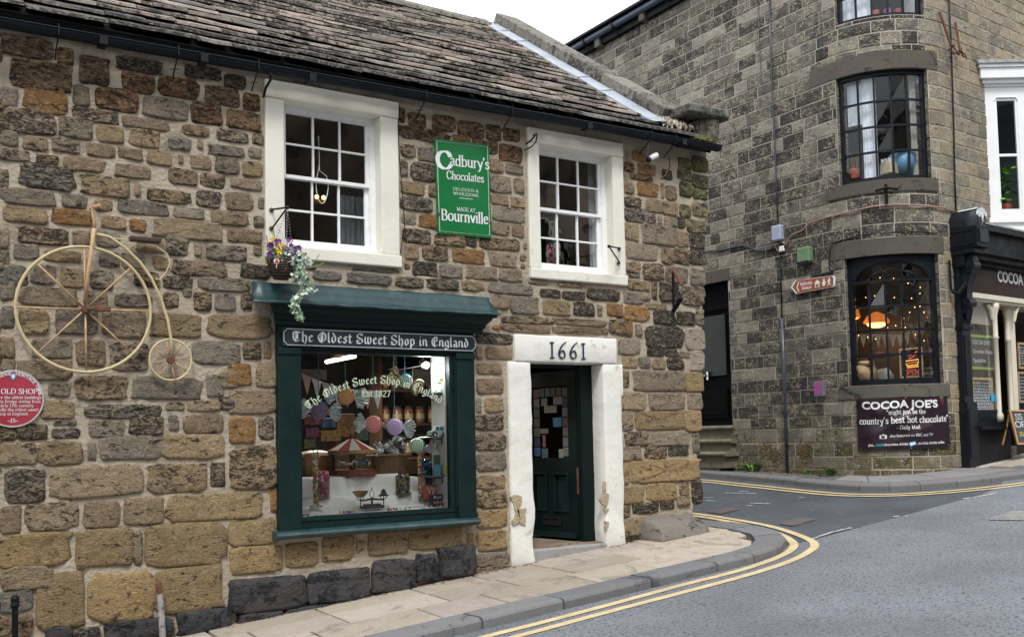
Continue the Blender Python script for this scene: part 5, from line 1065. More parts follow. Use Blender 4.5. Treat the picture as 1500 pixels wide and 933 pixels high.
for k in range(26):
    q = MB(); c = bk_ + Vector((random.uniform(-.17, .17), random.uniform(-.09, .09), .19 + random.uniform(0, .13))); q.cur = random.choice([(.02, .02, .025, 1), (.35, .37, .4, 1), (.10, .11, .13, 1), (.2, .25, .3, 1)])
    q.ball(c, .028, 7, 5); d = Vector((random.uniform(-1, 1), random.uniform(-.5, .5), random.uniform(0, 1))).normalized()
    for s_ in (-1, 1): q.lathe([(.004, 0), (.03, .04), (.001, .03)], c + d * .024 * s_, 6, ax=d * s_)
    part(q, 'wrapped_sweet', 'wrap' if k % 3 == 0 else SW, bas)
def boxthing(nm, px0, px1, pt, pb, y, dep, m_, label, cat, grp=None):
    a, c = atY(px0, pb, y), atY(px1, pb, y); z1 = atY((px0 + px1) / 2, pt, y).z; q = MB(); q.box(a.x, c.x, y, y + dep, (a.z + c.z) / 2, z1, bev=.004); return tag(part(q, nm, m_, None), label, cat, grp)
boxthing('wooden_box', 593, 636, 671, 694, .92, .16, 'wood_dark', 'brown wooden box standing behind the blue sweets and lollipop', 'box')
# scales
sc0 = atY(545, 744, .09); scl = thing('kitchen_scales', sc0, 'old balance scales with brass pan and a stack of iron weights', 'scales')
q = MB(); q.box(sc0.x - .11, sc0.x + .11, sc0.y - .04, sc0.y + .04, sc0.z, sc0.z + .025, bev=.008); q.box(sc0.x - .08, sc0.x + .08, sc0.y - .03, sc0.y + .03, sc0.z + .025, sc0.z + .04, bev=.006); part(q, 'base', 'cast_iron', scl)
L_ = atY(528, 733, .09); R_ = atY(562, 731, .09)
q = MB(); q.tube([(L_.x, .09, sc0.z + .07), (sc0.x, .09, sc0.z + .085), (R_.x, .09, sc0.z + .07)], [.006, .012, .006], 6); q.tube([(sc0.x, .09, sc0.z + .03), (sc0.x, .09, sc0.z + .1)], .01, 6)
q.tube([(sc0.x + .02 * math.sin(a), .09, sc0.z + .13 + .035 * -math.cos(a)) for a in [2 * math.pi * k / 12 for k in range(12)]], .003, 4, closed=True); q.lathe([(.002, 0), (.006, .01), (.001, .03)], (sc0.x, .09, sc0.z + .165), 6)
for x_ in (L_.x, R_.x):
    q.tube([(x_, .09, sc0.z + .02), (x_, .09, sc0.z + .1)], .005, 5); q.tube([(x_ - .035, .09, sc0.z + .115), (x_ - .03, .09, sc0.z + .09), (x_, .09, sc0.z + .075), (x_ + .03, .09, sc0.z + .09), (x_ + .035, .09, sc0.z + .115)], .004, 5)
part(q, 'beam', 'cast_iron', scl)
q = MB(); pt_ = atY(528, 722, .09).z; q.lathe([(.012, -.055), (.05, -.035), (.075, 0), (.08, .003), (.07, .0), (.045, -.03), (.001, -.045)], (L_.x, .09, pt_ + .015), 18); part(q, 'pan', 'brass', scl, smooth=True)
for k, r_ in enumerate((.05, .034, .028, .021, .013)): q = MB(); z = sc0.z + .105 + [0, .010, .026, .04, .052][k]; q.lathe([(r_, 0), (r_, .009 if k == 0 else .012), (.004, .0125)], (R_.x, .09, z), 14); part(q, 'weight', 'cast_iron', scl)
# tins and boxes
tin = boxthing('sweet_tin', 622, 641, 710, 731, .20, .07, mat('tin_orange', (.55, .10, .03), .4, .1, 10), 'orange red sweet tin with white lettering and a big V', 'tin')
q = MB(); a = atY(631.5, 721, .197); s_ = .0042
write(q, 'Victory', lambda x, y, o: (a.x - .052 + x * .00195, .198 - o, a.z + .022 + y * .0024), nib=(2.4, 1.2, 20), serif=False); part(q, 'lettering', 'sign_white', tin, kind='stuff')
q = MB(); write(q, 'V', lambda x, y, o: (a.x - .025 + x * .0046, .198 - o, a.z - .05 + y * .0042), nib=(3.0, 1.4, 15), serif=False); part(q, 'lettering', 'sign_white', tin, kind='stuff')
db = boxthing('spotted_box', 634, 652, 724, 745, .08, .08, mat('box_black', (.012, .012, .016), .4), 'black box covered in coloured sweets in the lower right corner of the window', 'box')
random.seed(4); c0 = atY(643, 735, .08)
for k in range(11): q = MB(); col = PAL[k % 6] if k % 3 else (.1, .35, .55); i, j = k % 4, k // 4; q.ball((c0.x - .05 + .033 * i + random.uniform(-.006, .006), .078, c0.z - .045 + .045 * j + random.uniform(-.006, .006)), .012, 7, 5); q.cur = (*col, 1); q.t = [q.cur] * len(q.f); part(q, 'sweet', SW, db, smooth=True)
tr = boxthing('sweet_tray', 597, 621, 740, 748, .07, .05, 'cloth_white', 'flat white tray with small green sweets in front of the cloth', 'tray')
c0 = atY(609, 744, .07)
for k in range(8): q = MB(); q.ball((c0.x - .065 + .018 * k, .068, c0.z + (.012 if k % 2 else -.008)), .006, 6, 4); part(q, 'sweet', 'leaf_green', tr)
q = MB(); random.seed(8)
for k in range(46):
    p = atY(random.choice((random.uniform(494, 520), random.uniform(441, 455), random.uniform(560, 660))), 750, random.uniform(.02, .08)); q.cur = (*random.choice(PAL + [(.03, .1, .4)]), 1); q.ball((p.x, p.y, tz0 + .012), .011, 6, 4)
tag(part(q, 'loose_sweets', SW, None, kind='stuff'), 'loose bright sweets scattered along the front edge of the display', 'sweets')
bag = boxthing('liquorice_box', 441.5, 453, 754.0, 757.5, .03, .04, 'box_black', 'small black sweet box in the lower left corner', 'box')
# glass shelves with toys on the right
for i, (py_, lab) in enumerate(((640, 'middle glass shelf carrying the toy van'), (697, 'lowest glass shelf carrying the blue tin'), (575, 'top glass shelf carrying the cellophane bouquet'))):
    a, c = atY(622 + (10 if i == 2 else 0), py_, .16), atY(659, py_, .16); sh = thing('glass_shelf', (c.x, .16, a.z), lab, 'shelf', 'glass shelves at the right of the display'); q = MB(); q.box(a.x, gx1 - .02, .04, .3, a.z - .012, a.z, bev=.002); part(q, 'glass_plate', mat('shelf_edge', (.05, .12, .11), .15), sh)
    for yy in (.08, .26): q = MB(); q.tube([(gx1 - .02, yy, a.z - .02), (gx1 - .12, yy, a.z - .02)], .006, 5); q.tube([(gx1 - .02, yy, a.z - .07), (gx1 - .02, yy, a.z)], .008, 5); part(q, 'bracket', 'cast_iron', sh)
vb = atY(641, 640, .09); van = thing('toy_van', vb, 'pale green toy delivery van on the middle glass shelf', 'toy van')
q = MB(); vp = [(-.095, .02), (.10, .02), (.10, .105), (.0, .108), (-.035, .10), (-.045, .065), (-.09, .055)]; q.add([(vb.x + x, vb.y - .035, vb.z + z) for x, z in vp] + [(vb.x + x, vb.y + .035, vb.z + z) for x, z in vp], [tuple(range(7)), tuple(range(7, 14))] + [(i, (i + 1) % 7, 7 + (i + 1) % 7, 7 + i) for i in range(7)]); part(q, 'body', mat('van_green', (.45, .55, .48), .35), van)
for x_ in (-.05, .06):
    q = MB(); q.lathe([(.024, -.01), (.024, .01)], (vb.x + x_, vb.y - .036, vb.z + .022), 12, ax=(0, 1, 0)); wh = part(q, 'wheel', 'box_black', van); q = MB(); q.lathe([(.012, -.002), (.012, .002)], (vb.x + x_, vb.y - .047, vb.z + .022), 10, ax=(0, 1, 0)); part(q, 'hub', 'sign_white', wh)
    q = MB(); q.tube([(vb.x + x_ + .03 * math.cos(a), vb.y - .037, vb.z + .022 + .03 * math.sin(a)) for a in [math.pi * k / 8 for k in range(9)]], .005, 4); part(q, 'mudguard', mat('toy_blue', (.02, .10, .22), .4), van)
for x_, w_ in ((-.018, .03), (.03, .045), (.078, .03)): q = MB(); q.box(vb.x + x_ - w_ / 2, vb.x + x_ + w_ / 2, vb.y - .0365, vb.y - .034, vb.z + .065, vb.z + .095); part(q, 'window', 'toy_blue', van)
bq = atY(649, 575, .07); bou = thing('sweet_bouquet', bq, 'cellophane bouquet of sweets on the top glass shelf', 'bouquet'); random.seed(2)
for k in range(30): q = MB(); c = bq + Vector((random.gauss(0, .03), random.gauss(0, .02), .01 + random.random() * .12)); q.cur = random.choice([(.05, .3, .5, 1), (.55, .6, .62, 1), (.6, .55, .1, 1), (.5, .55, .6, 1)]); q.lathe([(.002, 0), (.014, .02), (.001, .035)], c, 5, ax=(random.uniform(-1, 1), -.3, random.uniform(-.2, 1))); part(q, 'sweet', SW, bou)
boxthing('green_packet', 636, 648.5, 666, 693, .13, .02, mat('packet_green', (.03, .10, .07), .5), 'dark green packet with red triangle standing at the back of the lowest shelf', 'packet')
bt = atY(642, 694, .08); q = MB(); q.lathe([(.032, 0), (.036, .08), (.034, .088), (.001, .09)], bt, 14); tag(part(q, 'blue_tin', mat('tin_blue', (.04, .24, .42), .4), None), 'round pale blue tin on the lowest glass shelf', 'tin')
bt = atY(652.5, 694, .05); q = MB(); q.lathe([(.03, 0), (.033, .05), (.03, .1), (.001, .1)], bt, 12); tag(part(q, 'yellow_tin', mat('tin_yellow', (.35, .32, .08), .4, .5, 50), None), 'green and yellow patterned tin at the right end of the lowest shelf', 'tin')
wsb = atY(630, 692, .2); 
# dangling wrapped sweet by the shelf
swirl('wrapped_sweet', atY(630, 657, .2), .045, [(.45, .45, .6), (.6, .4, .55)], (-.4, -1, 0), 'small pastel wrapped sweet with blue ribbon beside the green lollipop disc', .04, .07, .1)
# bunting in the shop window
mat('bunt_pink', (.34, .20, .20), .8); mat('bunt_white', (.36, .39, .37), .8)
bu = thing('bunting', atY(441, 548, .75), 'pink and pale grey bunting strung across the upper left of the display', 'bunting'); n_ = 8
bp = [atY(441.5 + 118 * t, 547 + 27 * t + 8 * math.sin(math.pi * t) - 2 * t, .75 + .1 * t) for t in [k / n_ for k in range(n_ + 1)]]
q = MB(); q.tube(bp, .004, 4); part(q, 'cord', 'bunt_pink', bu)
for k in range(n_):
    a, c = bp[k], bp[k + 1]; m = (a + c) / 2; q = MB(); v_ = [a, c, m + Vector((.0, -.02, -.19))]; q.add(v_ + [p + Vector((0, .004, 0)) for p in v_], [(0, 1, 2), (3, 5, 4), (0, 2, 5, 3), (1, 4, 5, 2), (0, 3, 4, 1)]); part(q, 'flag', 'bunt_pink' if k % 2 == 0 else 'bunt_white', bu)
# lamps of the shop
def atZ(px_, py_, Z): d = ray(px_, py_); return CAMP + d * ((Z - CAMP.z) / d.z)
t0, t1 = atZ(478, 530, 2.45), atZ(520, 521.5, 2.48)
sl_ = thing('strip_light', (t0 + t1) / 2, 'lit fluorescent strip light on the shop ceiling', 'ceiling light')
q = MB(); d_ = (t1 - t0).normalized(); q.tube([t0, t1], .022, 8); part(q, 'tube', emis('tube_glow', (1, .96, .84), 3), sl_)
q = MB(); q.box(-.05, .05, -.05, .05, 0, .05); q.v = [tuple((t0 + t1) / 2 + Vector((x * (abs(t1.x - t0.x) * 10 + .6) * 1.0, y, z + .01))) for x, y, z in q.v]; part(q, 'fitting', 'wood_orange', sl_)
ld = bpy.data.lights.new('strip_light_glow', 'AREA'); ld.energy = 24; ld.size = .8; ld.size_y = .1; ld.shape = 'RECTANGLE'; ld.color = (1, .9, .75); lo = bpy.data.objects.new('strip_light_glow', ld); COL.objects.link(lo); lo.parent = sl_; lo.location = (0, 0, -.06)
sp_ = atY(622.5, 535, .2); spl = thing('spot_lamp', sp_, 'small lit spot lamp near the top right of the display', 'spot lamp')
q = MB(); q.ball(sp_ - Vector((0, .03, 0)), .034, 10, 6, (1, .7, 1)); part(q, 'bulb', emis('bulb_glow', (1, .97, .9), 6), spl); q = MB(); q.lathe([(.035, 0), (.035, .09), (.01, .11)], sp_ + Vector((0, .01, 0)), 12, ax=(.2, .8, .4)); part(q, 'housing', 'cast_iron', spl); q = MB(); q.tube([sp_ + Vector((0, .05, .03)), Vector((sp_.x + .03, sp_.y + .1, 2.6))], .006, 5); q.tube([sp_ + Vector((0, .03, .0)), sp_ + Vector((-.28, .05, -.05))], .003, 4); part(q, 'bracket', 'cast_iron', spl)
ld = bpy.data.lights.new('spot_lamp_glow', 'POINT'); ld.energy = 6.5; ld.color = (1, .96, .9); ld.shadow_soft_size = .06; lo = bpy.data.objects.new('spot_lamp_glow', ld); COL.objects.link(lo); lo.parent = spl; lo.location = (-.03, -.07, -.03)
# back of the shop: shelves of jars, boxes
bs = thing('back_shelves', (6.4, 2.6, .5), 'dark shelves full of sweet jars at the back of the shop', 'shelves'); q = MB()
sx0, sx1, sy = atY(560, 600, 2.4).x, atY(640, 600, 2.4).x + .4, 2.4
for z in (1.35, 1.75, 2.15): q = MB(); q.box(sx0, sx1, sy, sy + .3, z, z + .03); part(q, 'shelf', 'wood_dark', bs)
q = MB(); q.box(sx0 - .03, sx0, sy, sy + .3, .5, 2.6); part(q, 'side', 'wood_dark', bs); random.seed(14)
jar0 = None
for z in (1.38, 1.78, 2.18):
    x = sx0 + .08
    while x < sx1:
        p = Vector((x, sy + .1, z))
        if jar0 is None:
            jar0 = thing('sweet_jar', p, 'screw top sweet jar on the lowest of the dark back shelves', 'jar', 'sweet jars on the back shelves'); q = MB(); q.lathe([(.055, 0), (.06, .02), (.06, .15), (.045, .17), (.001, .17)], p, 10); part(q, 'jar_body', mat('jar_sweets', (.20, .10, .06), .3, .6, 40), jar0, smooth=True); q = MB(); q.lathe([(.048, .17), (.05, .2), (.001, .2)], p, 10); part(q, 'lid', 'room_brown', jar0); q = MB(); q.lathe([(.0615, .05), (.0615, .11)], p, 10); part(q, 'label_band', mat('jar_label', (.40, .34, .18), .6), jar0)
        else: copy_tree(jar0, p, {1.38: 'screw top sweet jar on the lowest of the dark back shelves', 1.78: 'screw top sweet jar on the middle of the dark back shelves', 2.18: 'screw top sweet jar on the topmost of the dark back shelves'}[z])
        x += random.choice((.14, .15, .17))
blab = ['red confectionery box, uppermost at the far left behind the hanging sweets', 'blue confectionery box beside the topmost red one behind the hanging sweets', 'purple box under the red one at the far left of the display', 'orange box standing behind the blue and red swirl sweet', 'tall brown confectionery carton left of the pink hanging sweet', 'dark green carton directly behind the pink hanging sweet', 'small olive box just above the barrel', 'small dark red box above the carousel canopy at its left'];
bxs = [(446, 470, 608, 622, (.20, .04, .06)), (472, 492, 612, 626, (.05, .10, .25)), (448, 468, 626, 640, (.15, .03, .12)), (470, 500, 630, 646, (.25, .15, .03)), (500, 520, 606, 640, (.22, .10, .03)), (522, 540, 616, 645, (.06, .10, .06)), (445, 462, 643, 657, (.10, .13, .03)), (492, 515, 648, 662, (.12, .04, .03))]
for k, (a_, c_, t_, b_, col) in enumerate(bxs): boxthing('sweet_box', a_, c_, t_, b_, 1.3, .12, mat('sbox%d' % k, col, .5, .6, 30), blab[k], 'box', 'stacked boxes at the back left of the display')
q = MB(); a_, c_ = atY(441, 664, 1.45), atY(530, 664, 1.45); q.box(a_.x - .2, c_.x, 1.28, 1.7, .4, a_.z - .02); tag(part(q, 'shop_counter', 'wood_dark', None), 'dark wooden counter behind the carousel and barrel', 'counter')
wsn = atY(445, 548, 1.0); q = MB(); q.box(wsn.x - .1, wsn.x + .24, 1.0, 1.02, wsn.z - .05, wsn.z + .05); wel = tag(part(q, 'welcome_sign', mat('dim_board', (.07, .06, .045), .7), None), 'dim hanging WELCOME board in the top left corner of the display', 'sign')
q = MB(); write(q, 'WELCOME', lambda x, y, o: (wsn.x - .085 + x * .0033, .998 - o, wsn.z - .025 + y * .0035), nib=(2.4, 1, 15)); part(q, 'lettering', 'cast_iron', wel, kind='stuff')
ps = atY(622, 556, 1.2); q = MB(); q.box(ps.x - .14, ps.x + .12, 1.2, 1.215, ps.z - .06, ps.z + .12); tag(part(q, 'notice_board', mat('poster_tan', (.16, .13, .10), .7, .3, 30), None), 'pale brown notice hanging behind the spot lamp', 'notice')
# ================================================================== things fixed to the shop wall
mat('bike_cream', (.52, .43, .24), .5, .12, 8, dark=(.25, .09, .03), dk=-.1, dscale=9); mat('bike_rust', (.46, .29, .15), .7, .35, 14, dark=(.5, .38, .22), dk=.25, dscale=20); mat('saddle', (.05, .025, .02), .5)
bw = atY(125, 453, -.07); bike = thing('ordinary_bicycle', bw, 'cream and rust penny-farthing bicycle frame hung flat on the stone wall', 'bicycle')
BYY = -.07
def P_(x, y, o=.07): return atY(x, y, -o)
def wheel(c, r, nsp, rimr, nm, off=.0):
    q = MB(); q.tube([Vector((c.x + r * math.cos(a), c.y, c.z + r * math.sin(a))) for a in [2 * math.pi * k / 48 for k in range(48)]], rimr, 8, closed=True); rm = part(q, 'rim', 'bike_cream', bike, smooth=True, label=nm)
    for k in range(nsp):
        a = off + 2 * math.pi * k / nsp; q = MB(); q.tube([c + Vector((.02 * math.cos(a), 0, .02 * math.sin(a))), c + Vector((r * math.cos(a), 0, r * math.sin(a)))], rimr * .6, 6); part(q, 'spoke', 'bike_rust', rm, smooth=True)
    q = MB(); q.lathe([(.028, -.03), (.034, 0), (.028, .03)], c, 12, ax=(0, 1, 0)); part(q, 'hub', 'rust', rm)
wheel(bw, .488, 8, .0125, 'large wheel', .02); w2_ = P_(250, 527); wheel(w2_, .165, 8, .009, 'small wheel', .2)
q = MB(); q.tube([P_(124, 445, .09), P_(129, 400, .1), P_(138, 335, .1)], .014, 8); part(q, 'fork', 'bike_rust', bike, smooth=True)
q = MB(); q.tube([P_(138, 335, .1), P_(138, 325, .1), P_(134, 303, .1), P_(147, 300, .1)], [.012, .012, .012, .013], 8); q.tube([P_(131, 306, .1), P_(148, 301, .1)], .011, 8); part(q, 'handlebar', 'bike_rust', bike, smooth=True)
bb_ = [(141, 343), (160, 347), (182, 362), (205, 384), (222, 408), (236, 438), (246, 470), (251, 498), (252, 524)]
q = MB(); q.tube([P_(x, y, .085) for x, y in bb_], .0125, 8); part(q, 'backbone', 'bike_cream', bike, smooth=True)
q = MB(); q.tube([P_(x, y, .09) for x, y in ((141, 343), (165, 349), (190, 352), (230, 362), (245, 372), (249, 385), (244, 398), (234, 410), (228, 408))], .006, 6); part(q, 'saddle_spring', 'bike_cream', bike, smooth=True)
q = MB(); q.box(P_(188, 350).x, P_(235, 356).x, -.12, -.055, P_(210, 356).z, P_(210, 348).z, bev=.012); part(q, 'saddle', 'saddle', bike)
q = MB(); q.tube([P_(128, 452, .1), P_(160, 454, .12)], [.014, .01], 6); q.box(P_(136, 452).x, P_(160, 452).x, -.14, -.1, P_(150, 457).z, P_(150, 450).z, bev=.005); part(q, 'pedal_crank', 'rust', bike)
# red heritage plaque
mat('plaque_red', (.34, .035, .055), .35, .08, 9); mat('plaque_rim', (.45, .44, .42), .4)
pc = AX(20, 584, .03); pr = abs(AX(20, 543, .03)[1] - AX(20, 625.5, .03)[1]) / 2; pq = thing('heritage_plaque', (pc[0], -.02, pc[1]), 'round dark red heritage trail plaque with white rim on the wall', 'plaque')
pcx = AX(64.3, 584, .03)[0] - pr
q = MB(); q.lathe([(pr - .008, 0), (pr - .008, .022), (.001, .024)], (pcx, -.005, pc[1]), 48, ax=(0, -1, 0)); part(q, 'disc', 'plaque_red', pq)
q = MB(); q.tube([(pcx + pr * .985 * math.cos(a), -.022, pc[1] + pr * .985 * math.sin(a)) for a in [2 * math.pi * k / 48 for k in range(48)]], .008, 6, closed=True); part(q, 'rim', 'plaque_rim', pq)
def pl_line(s, y, h, tr=.6, nib=(2.2, .8, 12)):
    tw_ = textw(s, GL, tr); k = h / 14; write(q, s, lambda x, yy, o: (pcx + (x - tw_ / 2) * k, -.0295 - o, pc[1] + y * pr + yy * k), nib=nib, track=tr)
q = MB(); pl_line('THE OLD SHOPS', .18, .036, 1.0)
for k, s in enumerate(('These are the oldest buildings', 'in Pateley Bridge dating from', 'the early 17th century.', 'Reputedly the oldest sweet', 'shop in England.')): pl_line(s, .0 - .145 * k, .0175 * 1.2, 1.0, (1.8, .9, 12))
pl_line('~15~', -.84, .028, .8)
for s, c_, in (('PATELEY BRIDGE', 2.30), ('HERITAGE TRAIL', .80)):
    tw_ = textw(s, GL, 1.4); k = .021 / 14; rad = pr * .85
    write(q, s, lambda x, yy, o: (pcx + (rad + yy * k) * math.cos(c_ - (x - tw_ / 2) * k / rad), -.0295 - o, pc[1] + (rad + yy * k) * math.sin(c_ - (x - tw_ / 2) * k / rad)), nib=(2.6, 1.2, 12), track=1.4)
part(q, 'lettering', 'sign_white', pq, kind='stuff')
q = MB(); q.plate([(pcx + x * pr, pc[1] + y * pr) for x, y in ((-.11, .92), (.11, .92), (.11, .78), (.0, .64), (-.11, .78))], mapA, .02, .031); part(q, 'crest', mat('crest_blue', (.10, .22, .40), .4), pq)
q = MB(); q.plate([(pcx + x * pr, pc[1] + y * pr) for x, y in ((-.04, .86), (.04, .86), (.05, .78), (.0, .7), (-.05, .78))], mapA, .03, .033); part(q, 'crest', 'sign_white', pq)
# green enamel advertising sign
mat('enamel_green', (.004, .155, .042), .22, .05, 3, dark=(.05, .02, .01), dk=-.5, dscale=12, coat=.3)
c4 = [P_(x, y, .03) for x, y in ((636.5, 203), (716.5, 212.5), (720, 349), (641.5, 342))]
def mapS(u, v, o=0): a = c4[0].lerp(c4[1], u); b_ = c4[3].lerp(c4[2], u); p = a.lerp(b_, v); return Vector((p.x, p.y - o, p.z))
es = thing('enamel_sign', (c4[3] + c4[2]) / 2, 'green enamel chocolate advertising sign with white lettering on the upper wall', 'sign')
q = MB(); q.mbox(lambda u, z, o: mapS(u, z, o), 0, 1, 0, 1, -.02, 0); part(q, 'plate', 'enamel_green', es)
q = MB(); q.tube([mapS(u, v, .001) for u, v in ((.035, .025), (.965, .025), (.965, .975), (.035, .975))], .0028, 4, closed=True); part(q, 'border_line', 'sign_white', es)
SWd = (c4[1] - c4[0]).length; SHt = (c4[3] - c4[0]).length
def sline(s, u0, u1, v, cap, nib=(2.3, .7, 12), tr=.5, slope=0, nm='lettering', first=None):
    q = MB(); tw_ = textw(s, GL, tr) - tr; ky = cap / 14.6 / SHt
    write(q, s, lambda x, y, o: mapS(u0 + (u1 - u0) * x / tw_, v - y * ky, o + .001), nib=nib, track=tr); part(q, nm, 'sign_white', es, kind='stuff')
sline("adbury's", .255, .99, .268, .105, (2.2, .7, 8), .5); 
q = MB(); write(q, 'C', lambda x, y, o: mapS(.01 + x * .0235, .31 - y * .0125, o + .001), nib=(3.2, .9, 8)); part(q, 'lettering', 'sign_white', es)
sline('Chocolates', .19, .88, .415, .078, (2.2, .7, 8), .8); sline('DELICIOUS &', .30, .77, .527, .027, (1.5, .9, 8), 1.6); sline('WHOLESOME', .30, .77, .575, .027, (1.5, .9, 8), 1.6)
sline('MADE AT', .36, .70, .742, .036, (1.8, .9, 8), 1.6); sline('Bournville', .07, .94, .855, .105, (2.4, .8, 8), .7)
q = MB(); q.mbox(lambda u, z, o: mapS(u, z, o), .41, .66, .603, .608, .001, .003); part(q, 'rule', 'sign_white', es)
q = MB()
for u, v in ((.05, .0), (.94, .0), (.01, .55), (.99, .6), (.03, .81), (.52, .985), (.7, .985), (.28, .985), (.97, .84), (.03, .79)): q.lathe([(.011, 0), (.009, .004), (.002, .005)], mapS(u, v, 0), 8, ax=(0, -1, 0), sx=1.3)
part(q, 'chip', 'rust', es, kind='stuff')
# hanging basket on a bracket
br = thing('basket_bracket', P_(398, 345), 'black triangular iron bracket carrying the flower basket', 'bracket', 'iron hanging brackets on the window surrounds')
def bracket(par, a, b_, tip):
    q = MB(); q.tube([a, tip], .008, 6); part(q, 'arm', 'black_iron', par); q = MB(); q.tube([b_, tip], .008, 6); part(q, 'strut', 'black_iron', par)
    q = MB()
    for p in (a, b_): q.lathe([(.02, 0), (.02, .012), (.008, .018)], p + Vector((0, .03, 0)), 8, ax=(0, -1, 0)); q.tube([p + Vector((0, .03, 0)), p], .008, 6)
    part(q, 'fixing', 'rust', par); q = MB(); q.ball(tip, .018, 8, 6); part(q, 'hook', 'black_iron', par)
tip = P_(421, 304, .30); bracket(br, P_(399, 307, .06), P_(399, 334, .06), tip)
br['label'] = 'black triangular iron bracket holding the flower basket, left of the left upper window'
br2 = thing('basket_bracket', P_(905, 375), 'empty black triangular iron bracket on the right jamb of the right upper window', 'bracket', 'iron hanging brackets on the window surrounds')
bracket(br2, P_(909, 364, .06), P_(908, 385, .06), P_(892, 361, .22))
hb = thing('hanging_basket', P_(415, 409, .28), 'dark wicker hanging basket with yellow and purple pansies and trailing variegated ivy', 'hanging basket')
bc = P_(414, 383, .26); q = MB(); rb_ = .125
for k in range(8): z = -.02 * k; r_ = rb_ * math.sqrt(max(.05, 1 - (k / 8.6) ** 2.2)); q.lathe([(r_, z + .010), (r_ + .007, z), (r_, z - .010)], bc, 20)
q.lathe([(.001, -.15), (.08, -.12), (.12, -.03), (.11, 0.0), (.001, 0.01)], bc, 16); part(q, 'basket', mat('basket_dark', (.055, .03, .022), .8, .3, 30, bump=.6, bscale=80), hb)
q = MB()
for a in (.4, 2.5, 4.6): 
    p0 = bc + Vector((rb_ * math.cos(a), rb_ * math.sin(a), 0)); n_ = 18
    for k in range(n_): q.lathe([(.004, -.006), (.004, .006)], p0.lerp(tip, (k + .5) / n_), 5, ax=((tip - p0) if k % 2 else (tip - p0).cross(Vector((0, 0, 1))) + (tip - p0)))
part(q, 'chain', mat('chain_grey', (.3, .3, .3), .4, metal=.5), hb, kind='stuff')
fol = bpy.data.materials.new('variegated'); 
def leafy(b, c, n, sx, sy, sz, cols, size, droop=0):
    for _ in range(n):
        p = c + Vector((random.gauss(0, sx), random.gauss(0, sy), random.gauss(0, sz))); b.cur = (*random.choice(cols), 1)
        d = Vector((random.uniform(-1, 1), random.uniform(-1, -.1), random.uniform(-.6, .8))).normalized(); u_ = d.orthogonal().normalized(); u_ = Matrix.Rotation(random.uniform(0, 6.28), 3, d) @ u_; v_ = d.cross(u_); s_ = size * random.uniform(.7, 1.3)
        pts = [p + u_ * s_, p + (u_ * .35 + v_ * .55) * s_, p + (v_ * .95 - u_ * .1) * s_, p + (v_ * .3 - u_ * .5) * s_, p - u_ * .8 * s_, p + (-v_ * .3 - u_ * .5) * s_, p + (-v_ * .95 - u_ * .1) * s_, p + (u_ * .35 - v_ * .55) * s_]
        b.face(pts)
random.seed(9); GR = [(.05, .14, .02), (.08, .19, .03), (.11, .24, .05)]
q = MB(); leafy(q, bc + Vector((0, 0, .045)), 330, .058, .045, .03, GR, .018); part(q, 'foliage', SW, hb, kind='stuff')
VG = [(.42, .52, .42), (.50, .58, .50), (.28, .40, .26), (.58, .64, .56), (.16, .30, .14)]
q = MB(); leafy(q, P_(432, 382, .33), 240, .05, .035, .045, VG, .02); leafy(q, P_(437, 400, .34), 170, .035, .025, .05, VG, .02); leafy(q, P_(428, 378, .3), 50, .06, .03, .03, VG, .018)
for t in range(46):
    f = t / 45; x = 443 + 9 * math.sin(f * 7) * (1 - .3 * f) - 7 * f; y = 405 + 62 * f; leafy(q, P_(x, y, .34), 4, .024 * (1 - .4 * f), .015, .012, VG, .023)
for t in range(18): f = t / 17; leafy(q, P_(440 + 22 * f, 392 + 45 * f - 10 * f * f, .34), 2, .014, .012, .01, VG + [(.2, .4, .05)], .018)
part(q, 'trailing_ivy', SW, hb, kind='stuff')
q = MB()
for (x0_, y0_, x1_, y1_) in ((395, 385, 390, 345), (402, 385, 401, 338), (405, 378, 424, 352), (415, 372, 430, 350), (455, 392, 475, 385), (455, 388, 468, 372), (398, 383, 389, 360)):
    q.cur = random.choice([(.35, .12, .2, 1), (.3, .1, .16, 1), (.25, .35, .08, 1)]) if x0_ < 430 else (.25, .33, .06, 1); q.tube([P_(x0_, y0_, .3), P_((x0_ + x1_) / 2 + 2, (y0_ + y1_) / 2, .32), P_(x1_, y1_, .33)], .0045, 4)
part(q, 'heather_sprig', SW, hb, kind='stuff')
for k in range(46):
    x, y = random.uniform(392, 440), random.uniform(352, 378); y += max(0, x - 425) * .4; p = P_(x, y, .33 + random.uniform(-.05, .04)); yel = (398 < x < 424 and k % 5 < 3); q = MB()
    for j in range(5):
        a = 2 * math.pi * j / 5 + k; q.cur = (.75, .55, .01, 1) if (yel and j < 4) else (.10, .02, .16, 1) if k % 3 else (.22, .05, .28, 1)
        q.face([p, p + Vector((math.cos(a - .6), -.15, math.sin(a - .6))) * .018, p + Vector((math.cos(a), -.25, math.sin(a))) * .026, p + Vector((math.cos(a + .6), -.15, math.sin(a + .6))) * .018])
    part(q, 'pansy', SW, hb)
lc = P_(405, 378 + 5, .40); q = MB(); q.cur = (.65, .6, .6, 1); q.lathe([(.001, .012), (.025, .006), (.025, -.004), (.001, -.008)], lc, 14, ax=(0, -1, 0)); q.tube([lc, lc - Vector((0, 0, .055))], .004, 5); lk = part(q, 'lollipop_pick', SW, hb)
q = MB(); q.cur = (.5, .02, .05, 1)
for k in range(3): q.tube([lc + Vector((.022 * t * math.cos(k * 2.1 + t * 2), -.013, .022 * t * math.sin(k * 2.1 + t * 2))) for t in (.1, .4, .7, 1)], .004, 4)
part(q, 'swirl', SW, lk)
